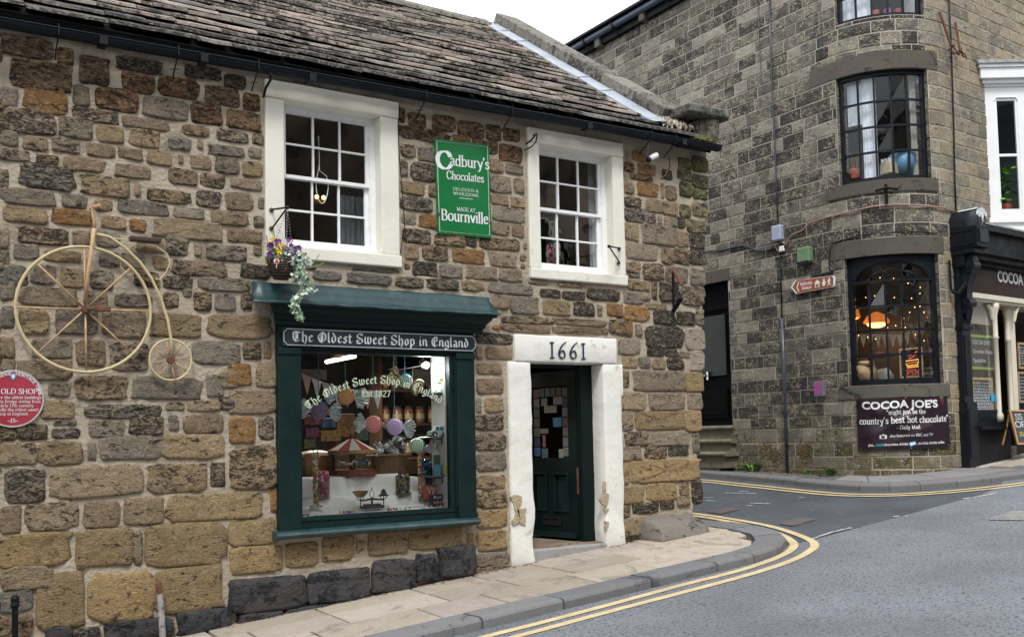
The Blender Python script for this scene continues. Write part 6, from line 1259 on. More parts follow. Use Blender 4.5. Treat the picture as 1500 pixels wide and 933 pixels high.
# spot light and wires under the eaves, wall cable, tap-like bracket at the right
sp = thing('security_light', P_(955, 232, .12), 'small white and black lamp fixed below the gutter at the right corner', 'lamp')
q = MB(); q.lathe([(.028, 0), (.034, .06), (.03, .11)], P_(951, 233, .12), 12, ax=(1, -.3, .55)); part(q, 'housing', 'white_gloss', sp); q = MB(); q.ball(P_(950, 234, .12), .034, 10, 6); part(q, 'lens', 'black_iron', sp); q = MB(); q.tube([P_(950, 205, .15), P_(949, 228, .1)], .006, 5); q.tube([P_(940, 213, .12), P_(960, 215, .12)], .005, 5); part(q, 'bracket', 'chain_grey', sp)
q = MB(); q.tube([P_(x, y, .03) for x, y in ((585, 155), (583, 185), (585, 230), (590, 290), (593, 330), (588, 360), (587, 371))], .0045, 5); tag(part(q, 'wall_cable', 'black_iron', None), 'thin black cable hanging down the wall beside the left upper window', 'cable')
q = MB(); q.tube([P_(x, y, .06) for x, y in ((980, 228), (981, 245), (974, 258), (968, 262))], .008, 6); tag(part(q, 'rusty_cable', 'rust', None), 'short rusty cable curling down from the right end of the gutter', 'cable')
q = MB(); q.tube([P_(781, 199, .2), P_(786, 196, .18), P_(778, 206, .1), P_(770, 212, .04)], .008, 6); q.tube([P_(787, 198, .2), P_(785, 208, .12), P_(779, 215, .06), P_(768, 221, .04)], .007, 6); tag(part(q, 'gutter_stay', 'black_iron', None), 'bent black iron stay under the gutter at the right upper window', 'iron stay', 'iron stays holding up the gutter')
q = MB(); q.tube([P_(397, 108, .25), P_(396, 118, .2), P_(389, 130, .1), P_(386, 143, .03)], .012, 6); tag(part(q, 'gutter_stay', 'black_iron', None), 'black iron stay beside the top corner of the left upper window', 'iron stay', 'iron stays holding up the gutter')
lb = thing('lamp_bracket', P_(988, 425, .05), 'rusty and black iron pipe bracket sticking out near the right corner of the wall', 'bracket')
q = MB(); q.tube([P_(986, 398, .06), P_(987, 450, .06)], .014, 8); part(q, 'upright', 'black_paint', lb); q = MB(); q.tube([P_(987, 397, .07), P_(999, 418, .18)], .018, 6); part(q, 'rusty_arm', 'rust', lb); q = MB(); q.tube([P_(986, 456, .04), P_(999, 436, .22)], .024, 8); part(q, 'pipe_stub', 'black_paint', lb)
# posts standing on the pavement edge at the lower left
gpp = atY(233, 933, -.10); q = MB(); q.tube([(P_(239, 950, .12)), P_(237, 905, .11), P_(234, 868, .10)], [.026, .025, .022], 10); pst = thing('grey_pipe', P_(237, 930, .1), 'weathered pale grey pipe with rusty top standing against the wall at the bottom', 'pipe'); part(q, 'pipe', mat('worn_grey', (.30, .29, .29), .6, .3, 20, dark=(.10, .09, .09), dk=.3, dscale=18), pst)
q = MB(); q.tube([P_(234, 868, .10), P_(232, 853, .10)], .025, 10); part(q, 'cap', 'rust', pst)
bp_ = thing('black_post', P_(23, 940, .15), 'short black iron post with knob at the bottom left corner', 'post'); q = MB(); q.tube([P_(22, 960, .15), P_(22, 890, .15)], .022, 10); q.lathe([(.022, 0), (.034, .02), (.026, .045), (.03, .07), (.02, .09), (.001, .095)], P_(22, 890, .15), 12); part(q, 'post', 'black_paint', bp_)
# worn boulder at the shop corner
q = MB(); q.cur = (.18, .16, .145, .45); X0, X1 = AX(957, 770, .2)[0], AX(1032, 765, .2)[0]; zb0 = G((X0 + X1) / 2, -.2) - .05
def slabf(p):
    u = (p.x - X0) / (X1 - X0); f = min(1, max(0, -(p.y) / .36)); t = (p.z - zb0) / .27; p = p.copy()
    p.z = zb0 + t * (.27 - .09 * f - .03 * abs(u - .35)); p.x += .07 * (1 - t) * (u - .5) + .05 * f * (.5 - u) * 1.2; p.y += .09 * t * (f > .5)
    nn = noise.noise(Vector((p.x * 3, p.y * 4, p.z * 5))) * .03 + noise.noise(Vector((p.x * 9, p.y * 9, p.z * 12))) * .010; p.z += nn; p.y += nn * .7; return p
rough_box(q, X0, X1, zb0, zb0 + .27, -.36, .05, .006, .07, .035, taper=slabf)
tag(part(q, 'corner_boulder', 'smooth_stone', None, smooth=True), 'large worn slab-like boulder at the foot of the shop corner', 'boulder')
# terrace across the street (behind the viewer, seen in the window reflections)
mat('terrace_wall', (.24, .19, .14), .9, .35, 1.2, bump=.4, dark=(.06, .05, .045), dk=.35, dscale=1.6)
tg = thing('terrace_across_street', (4, -16, 0), 'dark stone terrace across the street, seen only mirrored in the window panes', 'terrace')
q = MB(); q.box(-45, 75, -24, -16, -2.5, 11.2); part(q, 'wall', 'terrace_wall', tg)
q = MB(); q.add([(-45, -15.7, 11.2), (75, -15.7, 11.2), (75, -20, 13.6), (-45, -20, 13.6), (-45, -24.2, 11.2), (75, -24.2, 11.2)], [(0, 1, 2, 3), (3, 2, 5, 4)]); part(q, 'roof', 'slate_stone', tg)
wd0 = None
for k in range(14):
    for z in (.9, 4.1, 7.2):
        q = MB(); x = -22 + 4.3 * k; q.box(x - .6, x + .6, -16.02, -15.93, z - .8, z + .8); f = part(q, 'window', 'cream_paint', tg); q = MB(); q.box(x - .5, x + .5, -15.93, -15.92, z - .7, z + .7); part(q, 'pane', 'black_iron', f)
# ================================================================== the tall building on the corner of the side street
cafe = thing('corner_building', (14, 3, 1), 'tall dark sandstone building with rounded corner and cafe shopfront', 'building')
def px_of(p):
    d = Vector(p) - CAMP; w_ = d.dot(FW); return 750 + F_PX * d.dot(CX) / w_, 466.5 + CY - F_PX * d.dot(CU) / w_, w_
WU0, WU1 = .12, 1.47
OPB = [(-3.30, -2.225, .5, 4.12), (WU0, WU1, 5.19, 6.80), (WU0 + .02, WU1 + .05, 2.22, 4.09), (WU0 + .03, WU1 - .0, 7.60, 9.1), (UL + .12, UL + 9, 0, 4.62), (UL + 1.3, UL + 9, 4.62, 6.75)]
# pointing surface
us = sorted(set([round(-12 + .5 * i, 3) for i in range(24)] + [round(i * .1, 3) for i in range(0, 19)] + [round(UL + .0 + .5 * i, 3) for i in range(22)] + [round(v, 3) for o in OPB for v in o[:2]]))
zz_ = sorted(set([round(.3 + .5 * i, 2) for i in range(19)] + [9.5] + [o[2] for o in OPB] + [o[3] for o in OPB]))
b = MB()
for i in range(len(us) - 1):
    for j in range(len(zz_) - 1):
        uc, zc_ = (us[i] + us[i + 1]) / 2, (zz_[j] + zz_[j + 1]) / 2
        if any(o[0] < uc < o[1] and o[2] < zc_ < o[3] for o in OPB): continue
        b.face([mapB(us[i], zz_[j]), mapB(us[i + 1], zz_[j]), mapB(us[i + 1], zz_[j + 1]), mapB(us[i], zz_[j + 1])])
b.face([(12, 13.4, 0), (12, 13.4, 9.5), (26, 13.4, 9.5), (26, 13.4, 0)]); e1 = mapB(us[-1], 0); b.face([e1, (26, 13.4, 0), (26, 13.4, 9.5), (e1.x, e1.y, 9.5)]); b.face([(12, 1.3, 9.49), (12.4, .6, 9.49), (13.2, .4, 9.49), (e1.x, e1.y, 9.49), (26, 13.4, 9.49), (12, 13.4, 9.49)])
# reveals
bwall = b.build('wall', 'pointing', cafe)
for (u0, u1, z0, z1) in OPB[1:4]:
    for u in (u0, u1):
        b = MB(); z = z0
        while z < z1: h = random.uniform(.17, .22); b.cur = (.12, .11, .09, random.uniform(.3, .8)); b.mbox(mapB, u - .012 * (u == u0) - .002, u + .012 * (u == u1) + .002, z, min(z + h - .012, z1), -.26, -.004); z += h
        b.build('reveal_stones', 'dressed_stone', bwall, kind='stuff')
def brick_piece(b, mp, u0, u1, z0, z1, proud, n=1, bev=.009):
    jt = lambda: random.uniform(-.003, .003); vs = []; fs = []; j = [(jt(), jt()) for _ in range(4)]
    ring = [(0, 0, 0), (0, 0, 1), (1, 1, 1), (1, 1, 0)]
    for i in range(n + 1):
        f = i / n; u = u0 + (u1 - u0) * f; uu = u0 + bev + (u1 - u0 - 2 * bev) * f; rg = random.uniform(-.002, .002)
        vs += [mp(u, z0 + j[0][0], -.006), mp(uu, z0 + bev + j[0][1], proud + rg), mp(uu, z1 - bev + j[1][1], proud + rg), mp(u, z1 + j[1][0], -.006)]
        if i:
            a, c = 4 * (i - 1), 4 * i
            for k in range(3): fs.append((a + k, a + k + 1, c + k + 1, c + k))
    fs.append((0, 1, 2, 3)); e = 4 * n; fs.append((e + 3, e + 2, e + 1, e)); b.add(vs, fs)
random.seed(31)
bricks = []; z = .62; LINT = [(-.34, 1.66, 6.802, 7.07), (-.10, 1.56, 5.0, 5.188), (-.12, 1.62, 4.092, 4.34), (-.02, 1.60, 2.03, 2.218), (-3.5, -2.18, 4.122, 4.33)]
while z < 9.42:
    h = random.uniform(.175, .225); 
    if z + h > 9.3: h = 9.45 - z
    u = -10.5 + random.uniform(0, .3)
    while u < UL + 9.5:
        wd = random.choice((.26, .32, .38, .44, .5, .56)) * random.uniform(.9, 1.1); 
        if h < .18: wd *= .85
        u1 = u + wd; segs = [(u, u1)]; part_ = []
        for (a, c, za, zb_) in OPB + [l for l in LINT]:
            if zb_ > z + .002 and za < z + h - .002:
                ns = []
                for s0_, s1_ in segs:
                    if s1_ <= a or s0_ >= c: ns.append((s0_, s1_))
                    else:
                        if s0_ < a - .03: ns.append((s0_, a))
                        if s1_ > c + .03: ns.append((c, s1_))
                        m0, m1 = max(s0_, a), min(s1_, c)
                        if m1 - m0 > .05: part_.append((m0, m1, za, zb_))
                segs = ns
        for s0_, s1_ in segs:
            if s1_ - s0_ > .03: bricks.append((s0_, s1_, z, z + h))
        for m0, m1, za, zb_ in part_:
            for y0_, y1_ in ((z, min(z + h, za)), (max(z, zb_), z + h)):
                if y1_ - y0_ > .03 and y1_ - y0_ < h - .001: bricks.append((m0, m1, y0_, y1_))
        u = u1
    z += h
# trim courses that touch lintels and sills only partly
def clipz(q):
    u0, u1, z0, z1 = q; uc = (u0 + u1) / 2
    for (a, c, za, zb_) in OPB + LINT:
        if a < uc < c:
            if za < z1 <= zb_ + .05 and z0 < za: z1 = za
            if za - .05 <= z0 < zb_ and z1 > zb_: z0 = zb_
    return (u0, u1, z0, z1)
out_ = []
for q in bricks:
    p = mapB((q[0] + q[1]) / 2, (q[2] + q[3]) / 2); x_, y_, w_ = px_of(p)
    hid = x_ < 1010 and (y_ > 190 or x_ < 720) or (x_ < 1030 and y_ > 240) or y_ < -20 or x_ > 1520
    out_.append((hid, -(q[1] - q[0]) * (q[3] - q[2]) / w_ ** 2 * (1.3 if y_ > 450 else 1), q, y_))
out_.sort(key=lambda t: t[:2]); rest = MB()
for k, (hid, _, (u0, u1, z0, z1), y_) in enumerate(out_):
    b = MB() if (k < 300 and not hid) else rest; r_ = random.random(); v = random.uniform(.85, 1.15)
    if u0 > 1.45: base, so = random.choice([(.23, .195, .145), (.20, .175, .14), (.15, .138, .115), (.25, .205, .14)]), random.uniform(-.1, .55)
    elif r_ < .42: base, so = (.038, .039, .042), random.uniform(.55, .9)
    elif r_ < .78: base, so = (.088, .085, .080), random.uniform(.35, .7)
    else: base, so = (.18, .168, .147), random.uniform(-.1, .4)
    if z0 > 7.2 and u0 < 0: base = tuple(c * 1.25 for c in base); so -= .15
    if y_ > 560 and u0 > 1.5: base = (.29, .225, .13)
    if z1 < 1.45 and r_ < .5: base = (.085, .088, .07)
    b.cur = (base[0] * v, base[1] * v, base[2] * v, so); n_ = max(1, int((u1 - u0) / .12)) if u1 > 0 and u0 < UL else 1
    brick_piece(b, mapB, u0 + .005, u1 - .005, z0 + .0055, z1 - .0055, random.uniform(.006, .014), n_)
    if b is not rest: b.build('stone_block', 'dressed_stone', bwall)
rest.build('small_blocks', 'dressed_stone', bwall, kind='stuff')
for k, (u0, u1, z0, z1) in enumerate(LINT):
    b = MB(); b.cur = (.082, .077, .068, .5) if k != 3 else (.10, .10, .085, .5); n_ = 16 if u1 > 0 else 1
    b.mbox(mapB, u0, u1, z0 + .003, z1 - .003, -.02, .016 if k in (0, 2, 4) else .028, n_); b.build('lintel' if k in (0, 2, 4) else 'sill', 'smooth_stone', bwall)
# ---- curved many-paned windows
mat('frame_black', (.007, .010, .015), .45, .25, 9, spec=.2, bump=.3, bscale=30, dark=(.35, .36, .36), dk=-.42, dscale=22)
def curved_window(u0, u1, z0, z1, cols, rows, glass, io=-.10, arch=0.0, fr=.055, name='window'):
    fb = MB(); F = lambda a, c, za, zb_, o0=io - .03, o1=io + .035, n=14: fb.mbox(mapB, a, c, za, zb_, o0, o1, n)
    F(u0, u0 + fr, z0, z1, n=1); F(u1 - fr, u1, z0, z1, n=1); F(u0 + fr, u1 - fr, z0, z0 + fr * 1.1); F(u0 + fr, u1 - fr, z1 - fr, z1)
    wn = fb.build(name, 'frame_black', cafe)
    zt = z1 - fr - arch; a0, a1 = u0 + fr, u1 - fr; zb0 = z0 + fr * 1.1
    for i in range(1, cols): q = MB(); u = a0 + (a1 - a0) * i / cols; q.mbox(mapB, u - .016, u + .016, zb0, zt, io - .015, io + .018); part(q, 'glazing_bar', 'frame_black', wn)
    for j in range(1, rows): q = MB(); z = zb0 + (zt - zb0) * j / rows; q.mbox(mapB, a0, a1, z - .015, z + .015, io - .013, io + .016, 12); part(q, 'glazing_bar', 'frame_black', wn)
    for i in range(cols):
        for j in range(rows):
            ua, ub = a0 + (a1 - a0) * i / cols, a0 + (a1 - a0) * (i + 1) / cols; za, zb_ = zb0 + (zt - zb0) * j / rows, zb0 + (zt - zb0) * (j + 1) / rows; r1, r2 = random.uniform(-.006, .006), random.uniform(-.006, .006)
            q = MB(); q.face([mapB(ua, za, io + r1), mapB(ub, za, io + r2), mapB(ub, zb_, io + r1), mapB(ua, zb_, io + r2)]); part(q, 'pane', glass, wn)
    if arch:
        q = MB(); q.mbox(mapB, a0, a1, zt - .005, zt + .028, io - .03, io + .05, 12); part(q, 'transom', 'frame_black', wn)
        q = MB(); n_ = 24; top = z1 - fr; um = (a0 + a1) / 2; hw = (a1 - a0) / 2 * .93; ah = top - zt - .045
        def az(u): t = (u - um) / hw; return zt + .028 + ah * math.sqrt(max(0, 1 - t * t)) if abs(t) < 1 else zt + .028
        for i in range(n_):
            ua, ub = a0 + (a1 - a0) * i / n_, a0 + (a1 - a0) * (i + 1) / n_; q.add([mapB(ua, az(ua), io + .03), mapB(ub, az(ub), io + .03), mapB(ub, top, io + .03), mapB(ua, top, io + .03), mapB(ua, az(ua), io - .02), mapB(ub, az(ub), io - .02)], [(0, 1, 2, 3), (0, 4, 5, 1)])
        part(q, 'spandrel', 'frame_black', wn)
        q = MB(); q.tube([mapB(um + hw * math.cos(t), zt + .03 + ah * math.sin(t), io + .02) for t in [math.pi * k / 24 for k in range(25)]], .016, 5); q.tube([mapB(um + hw * .62 * math.cos(t), zt + .03 + ah * .5 * math.sin(t), io + .01) for t in [math.pi * k / 20 for k in range(21)]], .010, 5)
        q.tube([mapB(um + hw * .28 * math.cos(t), zt + .03 + ah * .62 * math.sin(t), io + .01) for t in [math.pi * k / 16 for k in range(17)]], .010, 5)
        for s_ in (-1, 1): q.tube([mapB(um + s_ * hw * .25, zt + .03 + ah * .5, io + .01), mapB(um + s_ * hw * .42, zt + .03 + ah * .9, io + .01)], .010, 5)
        part(q, 'fanlight_bars', 'frame_black', wn)
        q = MB()
        for i in range(8): ua, ub = a0 + (a1 - a0) * i / 8, a0 + (a1 - a0) * (i + 1) / 8; q.face([mapB(ua, zt, io), mapB(ub, zt, io), mapB(ub, top, io), mapB(ua, top, io)])
        part(q, 'fanlight_glass', glass, wn)
    return wn
glass_mat('upper_glass', (.90, .93, .96), 1.0, 0, .2)
wu = curved_window(WU0, WU1, 5.19, 6.80, 5, 4, 'upper_glass'); wg = curved_window(WU0 + .02, WU1 + .05, 2.22, 4.09, 5, 4, 'cafe_glass', arch=.30, fr=.075); wt = curved_window(WU0 + .03, WU1 - .0, 7.60, 9.1, 5, 4, 'upper_glass')
# rooms behind
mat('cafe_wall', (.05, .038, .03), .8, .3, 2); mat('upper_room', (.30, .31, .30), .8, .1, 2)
for z0, z1, m_ in ((1.9, 4.5, 'cafe_wall'), (4.7, 7.1, 'upper_room'), (7.4, 9.45, 'upper_room')):
    q = MB(); X0, X1, Y0, Y1 = 12.25, 17.5, .7, 4.6
    q.face([(X0, 3.3, z0), (X1, 3.3, z0), (X1, Y1, z0), (X0, Y1, z0)]); q.face([(12.2, 1.45, z0), (13.2, .45, z0), (X1, .8, z0), (X1, Y1, z0), (X0, Y1, z0)]); q.face([(12.2, 1.45, z1), (13.2, .45, z1), (X1, .8, z1), (X1, Y1, z1), (X0, Y1, z1)])
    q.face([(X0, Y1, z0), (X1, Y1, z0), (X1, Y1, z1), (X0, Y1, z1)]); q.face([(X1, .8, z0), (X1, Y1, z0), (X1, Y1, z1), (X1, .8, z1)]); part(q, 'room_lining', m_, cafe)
def mid(px_, py_, dep): d = ray(px_, py_); return CAMP + d * dep
# pale nets standing in for sky reflections, curtain and things on the upper sill
mat('net_sky_white', (.80, .83, .88), .9, .08, 6, bump=.4, bscale=20)  # bluish white puts the look of reflected sky into the net
q = MB(); vs = []; n_ = 18
for i in range(n_ + 1):
    u = WU0 + .03 + (.52) * i / n_
    for z in (5.22, 6.78): vs.append(mapB(u, z, -.17 - .012 * math.sin(i * 1.9)))
q.add(vs, [(2 * i, 2 * i + 2, 2 * i + 3, 2 * i + 1) for i in range(n_)]); 
q2 = MB(); vs = []; 
for i in range(n_ + 1):
    u = WU0 + .33 + .24 * i / n_
    for z in (5.22, 6.78): vs.append(mapB(u, z, -.19 - .012 * math.sin(i * 1.9)))
q2.add(vs, [(2 * i, 2 * i + 2, 2 * i + 3, 2 * i + 1) for i in range(n_)]); part(q2, 'net_curtain', 'net_sky_white', wu, smooth=True)
q = MB(); vs = []
for i in range(9):
    u = WU1 - .19 + .14 * i / 8
    for z in (5.22, 6.78): vs.append(mapB(u, z, -.2 - .012 * math.sin(i * 1.9)))
q.add(vs, [(2 * i, 2 * i + 2, 2 * i + 3, 2 * i + 1) for i in range(8)]); part(q, 'net_curtain', mat('net_tan', (.40, .38, .33), .9), wu, smooth=True)
q = MB(); vs = []
for i in range(13):
    u = WU0 + .06 + .42 * i / 12
    for z in (6.1, 6.72): vs.append(mapB(u, z, -.21 - .012 * math.sin(i * 1.9)))
q.add(vs, [(2 * i, 2 * i + 2, 2 * i + 3, 2 * i + 1) for i in range(12)]); part(q, 'net_curtain', 'net_sky_white', wu, smooth=True)
q = MB(); vs = []
for i in range(13):
    u = WU0 + .06 + .5 * i / 12
    for z in (7.66, 9.0): vs.append(mapB(u, z, -.19 - .012 * math.sin(i * 1.9)))
q.add(vs, [(2 * i, 2 * i + 2, 2 * i + 3, 2 * i + 1) for i in range(12)]); part(q, 'net_curtain', 'net_sky_white', wt, smooth=True)
for k in range(3): q = MB(); q.lathe([(.05, 0), (.06, .1), (.001, .1)], mapB(.75 + .2 * k, 7.66, -.2), 10); tag(part(q, 'sill_pot', mat('pot_red%d' % k, ((.45, .12, .06), (.3, .1, .3), (.35, .05, .08))[k], .6), None), ('terracotta pot on the sill of the topmost window', 'purple pot on the sill of the topmost window', 'dark pink pot on the sill of the topmost window')[k], 'pot')
pb = mapB(.28, 5.30, -.19); pp_ = thing('plant_pot', pb, 'terracotta pot with a dry cactus-like plant on the sill of the curved upper window', 'pot plant'); q = MB(); q.lathe([(.06, 0), (.075, .11), (.08, .115), (.08, .14), (.001, .14)], pb, 14); part(q, 'pot', mat('terracotta', (.42, .10, .05), .7, .1, 20), pp_)
random.seed(6)
for k in range(7): q = MB(); a = k * .9; q.tube([pb + Vector((.03 * math.cos(a), .03 * math.sin(a), .13)), pb + Vector((.05 * math.cos(a), .05 * math.sin(a), .25)), pb + Vector((.06 * math.cos(a + .5), .06 * math.sin(a + .5), .36 + .02 * (k % 3)))], [.008, .007, .004], 5); part(q, 'stem', mat('dry_stem', (.25, .16, .07), .8), pp_)
bb1 = mapB(.86, 5.30, -.24); q = MB(); q.box(bb1.x - .1, bb1.x + .12, bb1.y - .12, bb1.y + .08, bb1.z, bb1.z + .17, bev=.01); bxx = tag(part(q, 'wicker_box', mat('box_straw', (.42, .35, .22), .7, .2, 60, bump=.4), None), 'straw coloured box with papers on the sill of the curved upper window', 'box')
for k in range(6): q = MB(); q.box(bb1.x - .08, bb1.x + .1, bb1.y - .1 + .03 * k, bb1.y - .09 + .03 * k, bb1.z + .12, bb1.z + .23 + .01 * (k % 2)); part(q, 'paper', 'sign_white', bxx)
lb_ = mapB(1.16, 5.30, -.30); q = MB(); q.lathe([(.15, 0), (.2, .3), (.19, .30), (.14, .02), (.001, .02)], lb_, 20); tag(part(q, 'blue_tub', mat('tub_blue', (.10, .24, .36), .4, .05, 5), None, smooth=True), 'large pale blue plastic tub behind the curved upper window', 'tub')
# the cafe inside: pendant lamps, fairy lights, bunting, sack, neon sign
dW = (mapB(.8, 3, 0) - CAMP).dot(FW)
emis('amber_glow', (1, .30, .04), 2.2); emis('amber_bulb', (1, .50, .12), 3.5); emis('neon_red', (1, .12, .10), .45); emis('neon_yellow', (1, .55, .08), .6)
for k, (x_, y_, r_, lab) in enumerate(((1252, 462, .085, 'amber pendant lamp at the left edge of the cafe window'), (1284, 470, .2, 'large amber pendant lamp hanging in the middle of the cafe window'), (1351, 483, .09, 'amber pendant lamp behind the right panes of the cafe window'))):
    c = mid(x_, y_, dW + 1.1); pl = thing('pendant_lamp', c, lab, 'lamp', 'amber pendant lamps in the cafe'); q = MB(); q.lathe([(.02, .14), (r_ * .7, .08), (r_, -.02), (r_ * .9, -.04)], c, 16); part(q, 'shade', mat('shade_amber', (.40, .10, .02), .4, emit=(1, .25, .03), es=.35), pl, smooth=True)
    q = MB(); q.ball(c - Vector((0, 0, .03)), r_ * .8, 10, 6, (1, 1, .5)); part(q, 'bulb', 'amber_bulb' if k == 1 else 'amber_glow', pl, smooth=True); q = MB(); q.tube([c + Vector((0, 0, .12)), Vector((c.x, c.y, 4.48))], .006, 5); part(q, 'flex', 'black_iron', pl)
    ld = bpy.data.lights.new('pendant_glow', 'POINT'); ld.energy = 2; ld.color = (1, .55, .25); ld.shadow_soft_size = .1; lo = bpy.data.objects.new('pendant_glow', ld); COL.objects.link(lo); lo.parent = pl; lo.location = (0, 0, -.22)
fl = thing('fairy_lights', mid(1300, 420, dW + .5), 'strings of tiny amber fairy lights inside the cafe window', 'fairy lights'); random.seed(12)
for row in (((1245, 415), (1300, 405), (1360, 425)), ((1246, 440), (1290, 432), (1330, 440), (1365, 420)), ((1320, 470), (1345, 445), (1362, 470)), ((1280, 485), (1320, 475), (1362, 505)), ((1252, 490), (1290, 498), (1350, 530))):
    pts = [mid(x_, y_, dW + .6) for x_, y_ in row]; q = MB(); q.tube(pts, .003, 4); part(q, 'wire', 'black_iron', fl)
    for i in range(len(pts) - 1):
        for t in (.15, .5, .8): q = MB(); q.ball(pts[i].lerp(pts[i + 1], t), .0075, 6, 4); part(q, 'bulb', 'amber_bulb', fl)
bu2 = thing('cafe_bunting', mid(1300, 490, dW + .8), 'cream pennant bunting strung across the cafe window', 'bunting'); mat('bunt_cream', (.42, .36, .26), .8)
pts = [mid(1248 + 10.8 * k, 488 + (2 if k < 8 else 0) - max(0, k - 7) * 6, dW + .8 - .02 * k) for k in range(11)]; q = MB(); q.tube(pts, .004, 4); part(q, 'cord', 'bunt_cream', bu2)
for k in range(10): a, c = pts[k], pts[k + 1]; q = MB(); v_ = [a, c, (a + c) / 2 - Vector((0, 0, .2))]; q.add(v_ + [p + Vector((.004, .004, 0)) for p in v_], [(0, 1, 2), (3, 5, 4), (0, 2, 5, 3), (1, 4, 5, 2)]); part(q, 'flag', 'bunt_cream', bu2)
sk = mid(1270, 556, dW + .35); q = MB(); random.seed(3)
def lump(b, c, sx, sy, sz, amp=.18, sub=3):
    bm = bmesh.new(); bmesh.ops.create_icosphere(bm, subdivisions=sub, radius=1)
    for v in bm.verts: n_ = 1 + amp * noise.noise(v.co * 2 + c) + amp * .6 * noise.noise(v.co * 6 + c); v.co = Vector((c.x + v.co.x * sx * n_, c.y + v.co.y * sy * n_, c.z + v.co.z * sz * n_))
    bm.verts.index_update(); b.add([tuple(v.co) for v in bm.verts], [tuple(v.index for v in f.verts) for f in bm.faces]); bm.free()
lump(q, sk + Vector((0, 0, .1)), .17, .15, .17); sck = thing('hessian_sack', sk, 'open hessian sack and folded cloth on the cafe window ledge', 'sack'); part(q, 'sack', mat('hessian', (.34, .24, .13), .9, .2, 12, bump=.6, bscale=90), sck, smooth=True)
q = MB(); q.lathe([(.10, .0), (.12, .04), (.10, .07), (.08, .03)], sk + Vector((-.03, -.02, .2)), 16); part(q, 'rolled_rim', 'hessian', sck, smooth=True)
q = MB(); lump(q, mid(1296, 558, dW + .4) + Vector((0, 0, .04)), .16, .12, .16, .3); part(q, 'folded_cloth', mat('grey_cloth', (.28, .26, .22), .9, .2, 12), sck, smooth=True)
q = MB(); lump(q, sk + Vector((-.04, 0, .26)), .07, .07, .05); part(q, 'beans', 'wood_dark', sck, smooth=True)
ns0, ns1, ns2, ns3 = [mid(x_, y_, dW + .3) for x_, y_ in ((1316, 511), (1350, 508), (1352, 552), (1318, 554))]
ns = thing('neon_sign', (ns3 + ns2) / 2, 'wooden framed neon sign with a cup and OPEN in red tubing', 'neon sign')
def mapN(u, v, o=0): p = ns0.lerp(ns1, u).lerp(ns3.lerp(ns2, u), v); return p - FW * o
q = MB(); q.mbox(lambda u, z, o: mapN(u, z, o), 0, 1, 0, 1, -.02, 0); part(q, 'board', 'box_black', ns)
for u0, u1, v0, v1 in ((0, 1, 0, .06), (0, 1, .94, 1), (0, .07, .06, .94), (.93, 1, .06, .94)): q = MB(); q.mbox(lambda u, z, o: mapN(u, z, o), u0, u1, v0, v1, 0, .02); part(q, 'frame', mat('frame_oak', (.62, .42, .22), .5), ns)
q = MB(); write(q, 'OPEN', lambda x, y, o: mapN(.16 + x * .0138, .90 - y * .0115, .02 + o), nib=(1.0, 1.0, 0), serif=False); part(q, 'lettering', 'neon_red', ns, kind='stuff')
q = MB(); q.tube([mapN(u, v, .03) for u, v in ((.2, .42), (.3, .6), (.75, .58), (.85, .38))], .008, 5); q.tube([mapN(u, v, .03) for u, v in ((.2, .44), (.85, .40))], .007, 5); q.tube([mapN(u, v, .03) for u, v in ((.3, .66), (.8, .64))], .007, 5); part(q, 'neon_cup', 'neon_yellow', ns)
q = MB(); q.tube([mapN(u, v, .03) for u, v in ((.4, .36), (.6, .3), (.75, .12), (.6, .2), (.4, .28))], .006, 5); q.tube([mapN(u, v, .03) for u, v in ((.3, .52), (.75, .49))], .006, 5); part(q, 'neon_steam', 'neon_red', ns)
q = MB(); c = mid(1290, 520, dW + .9); lump(q, c, .10, .10, .05, .1); q.lathe([(.18, -.02), (.19, -.01), (.08, .0)], c, 16); tag(part(q, 'brown_hat', mat('hat_brown', (.10, .045, .025), .8), None, smooth=True), 'brown brimmed hat on display in the cafe window', 'hat')
# ---- door up the steps in the side street
dsz = atX(1066, 622).z; dy0, dy1 = 3.645, 4.72
dr = MB(); dr.box(12.14, 12.2, dy0, dy1, dsz, 4.12); 
mat('door_black', (.004, .0045, .005), .6, .3, 6, spec=.04)
dB = part(dr, 'side_door', 'door_black', cafe)
zl = atX(1062, 450, 12.14).z
q = MB(); q.box(12.10, 12.16, dy0, dy1, zl - .03, zl + .05); q.box(12.08, 12.16, dy0, dy0 + .09, dsz, 4.12); q.box(12.08, 12.16, dy1 - .09, dy1, dsz, 4.12); part(q, 'frame', 'door_black', dB)
q = MB(); q.box(12.115, 12.14, dy0 + .22, dy1 - .22, zl - 1.15, zl - .12); part(q, 'glass_panel', mat('dim_glass', (.02, .023, .018), .2, spec=.2), dB)
q = MB(); q.box(12.115, 12.14, dy0 + .22, dy1 - .22, dsz + .12, dsz + .62); q.box(12.105, 12.14, dy0 + .27, dy1 - .27, dsz + .17, dsz + .57, bev=.01); part(q, 'lower_panel', 'door_black', dB)
q = MB(); q.tube([(12.05, 4.3, dsz + .85), (12.05, 4.42, dsz + .85)], .014, 8); q.box(12.07, 12.1, 4.26, 4.3, dsz + .78, dsz + .92); part(q, 'handle', mat('chrome', (.5, .5, .5), .2, metal=1), dB)
st_ = thing('stone_steps', (11.9, 4.2, 1), 'three worn stone steps with rounded nosings up to the black side door', 'steps')
mat('step_stone', (.17, .15, .105), .85, .25, 4, bump=.4, bscale=50, dark=(.07, .075, .045), dk=.2, dscale=6)
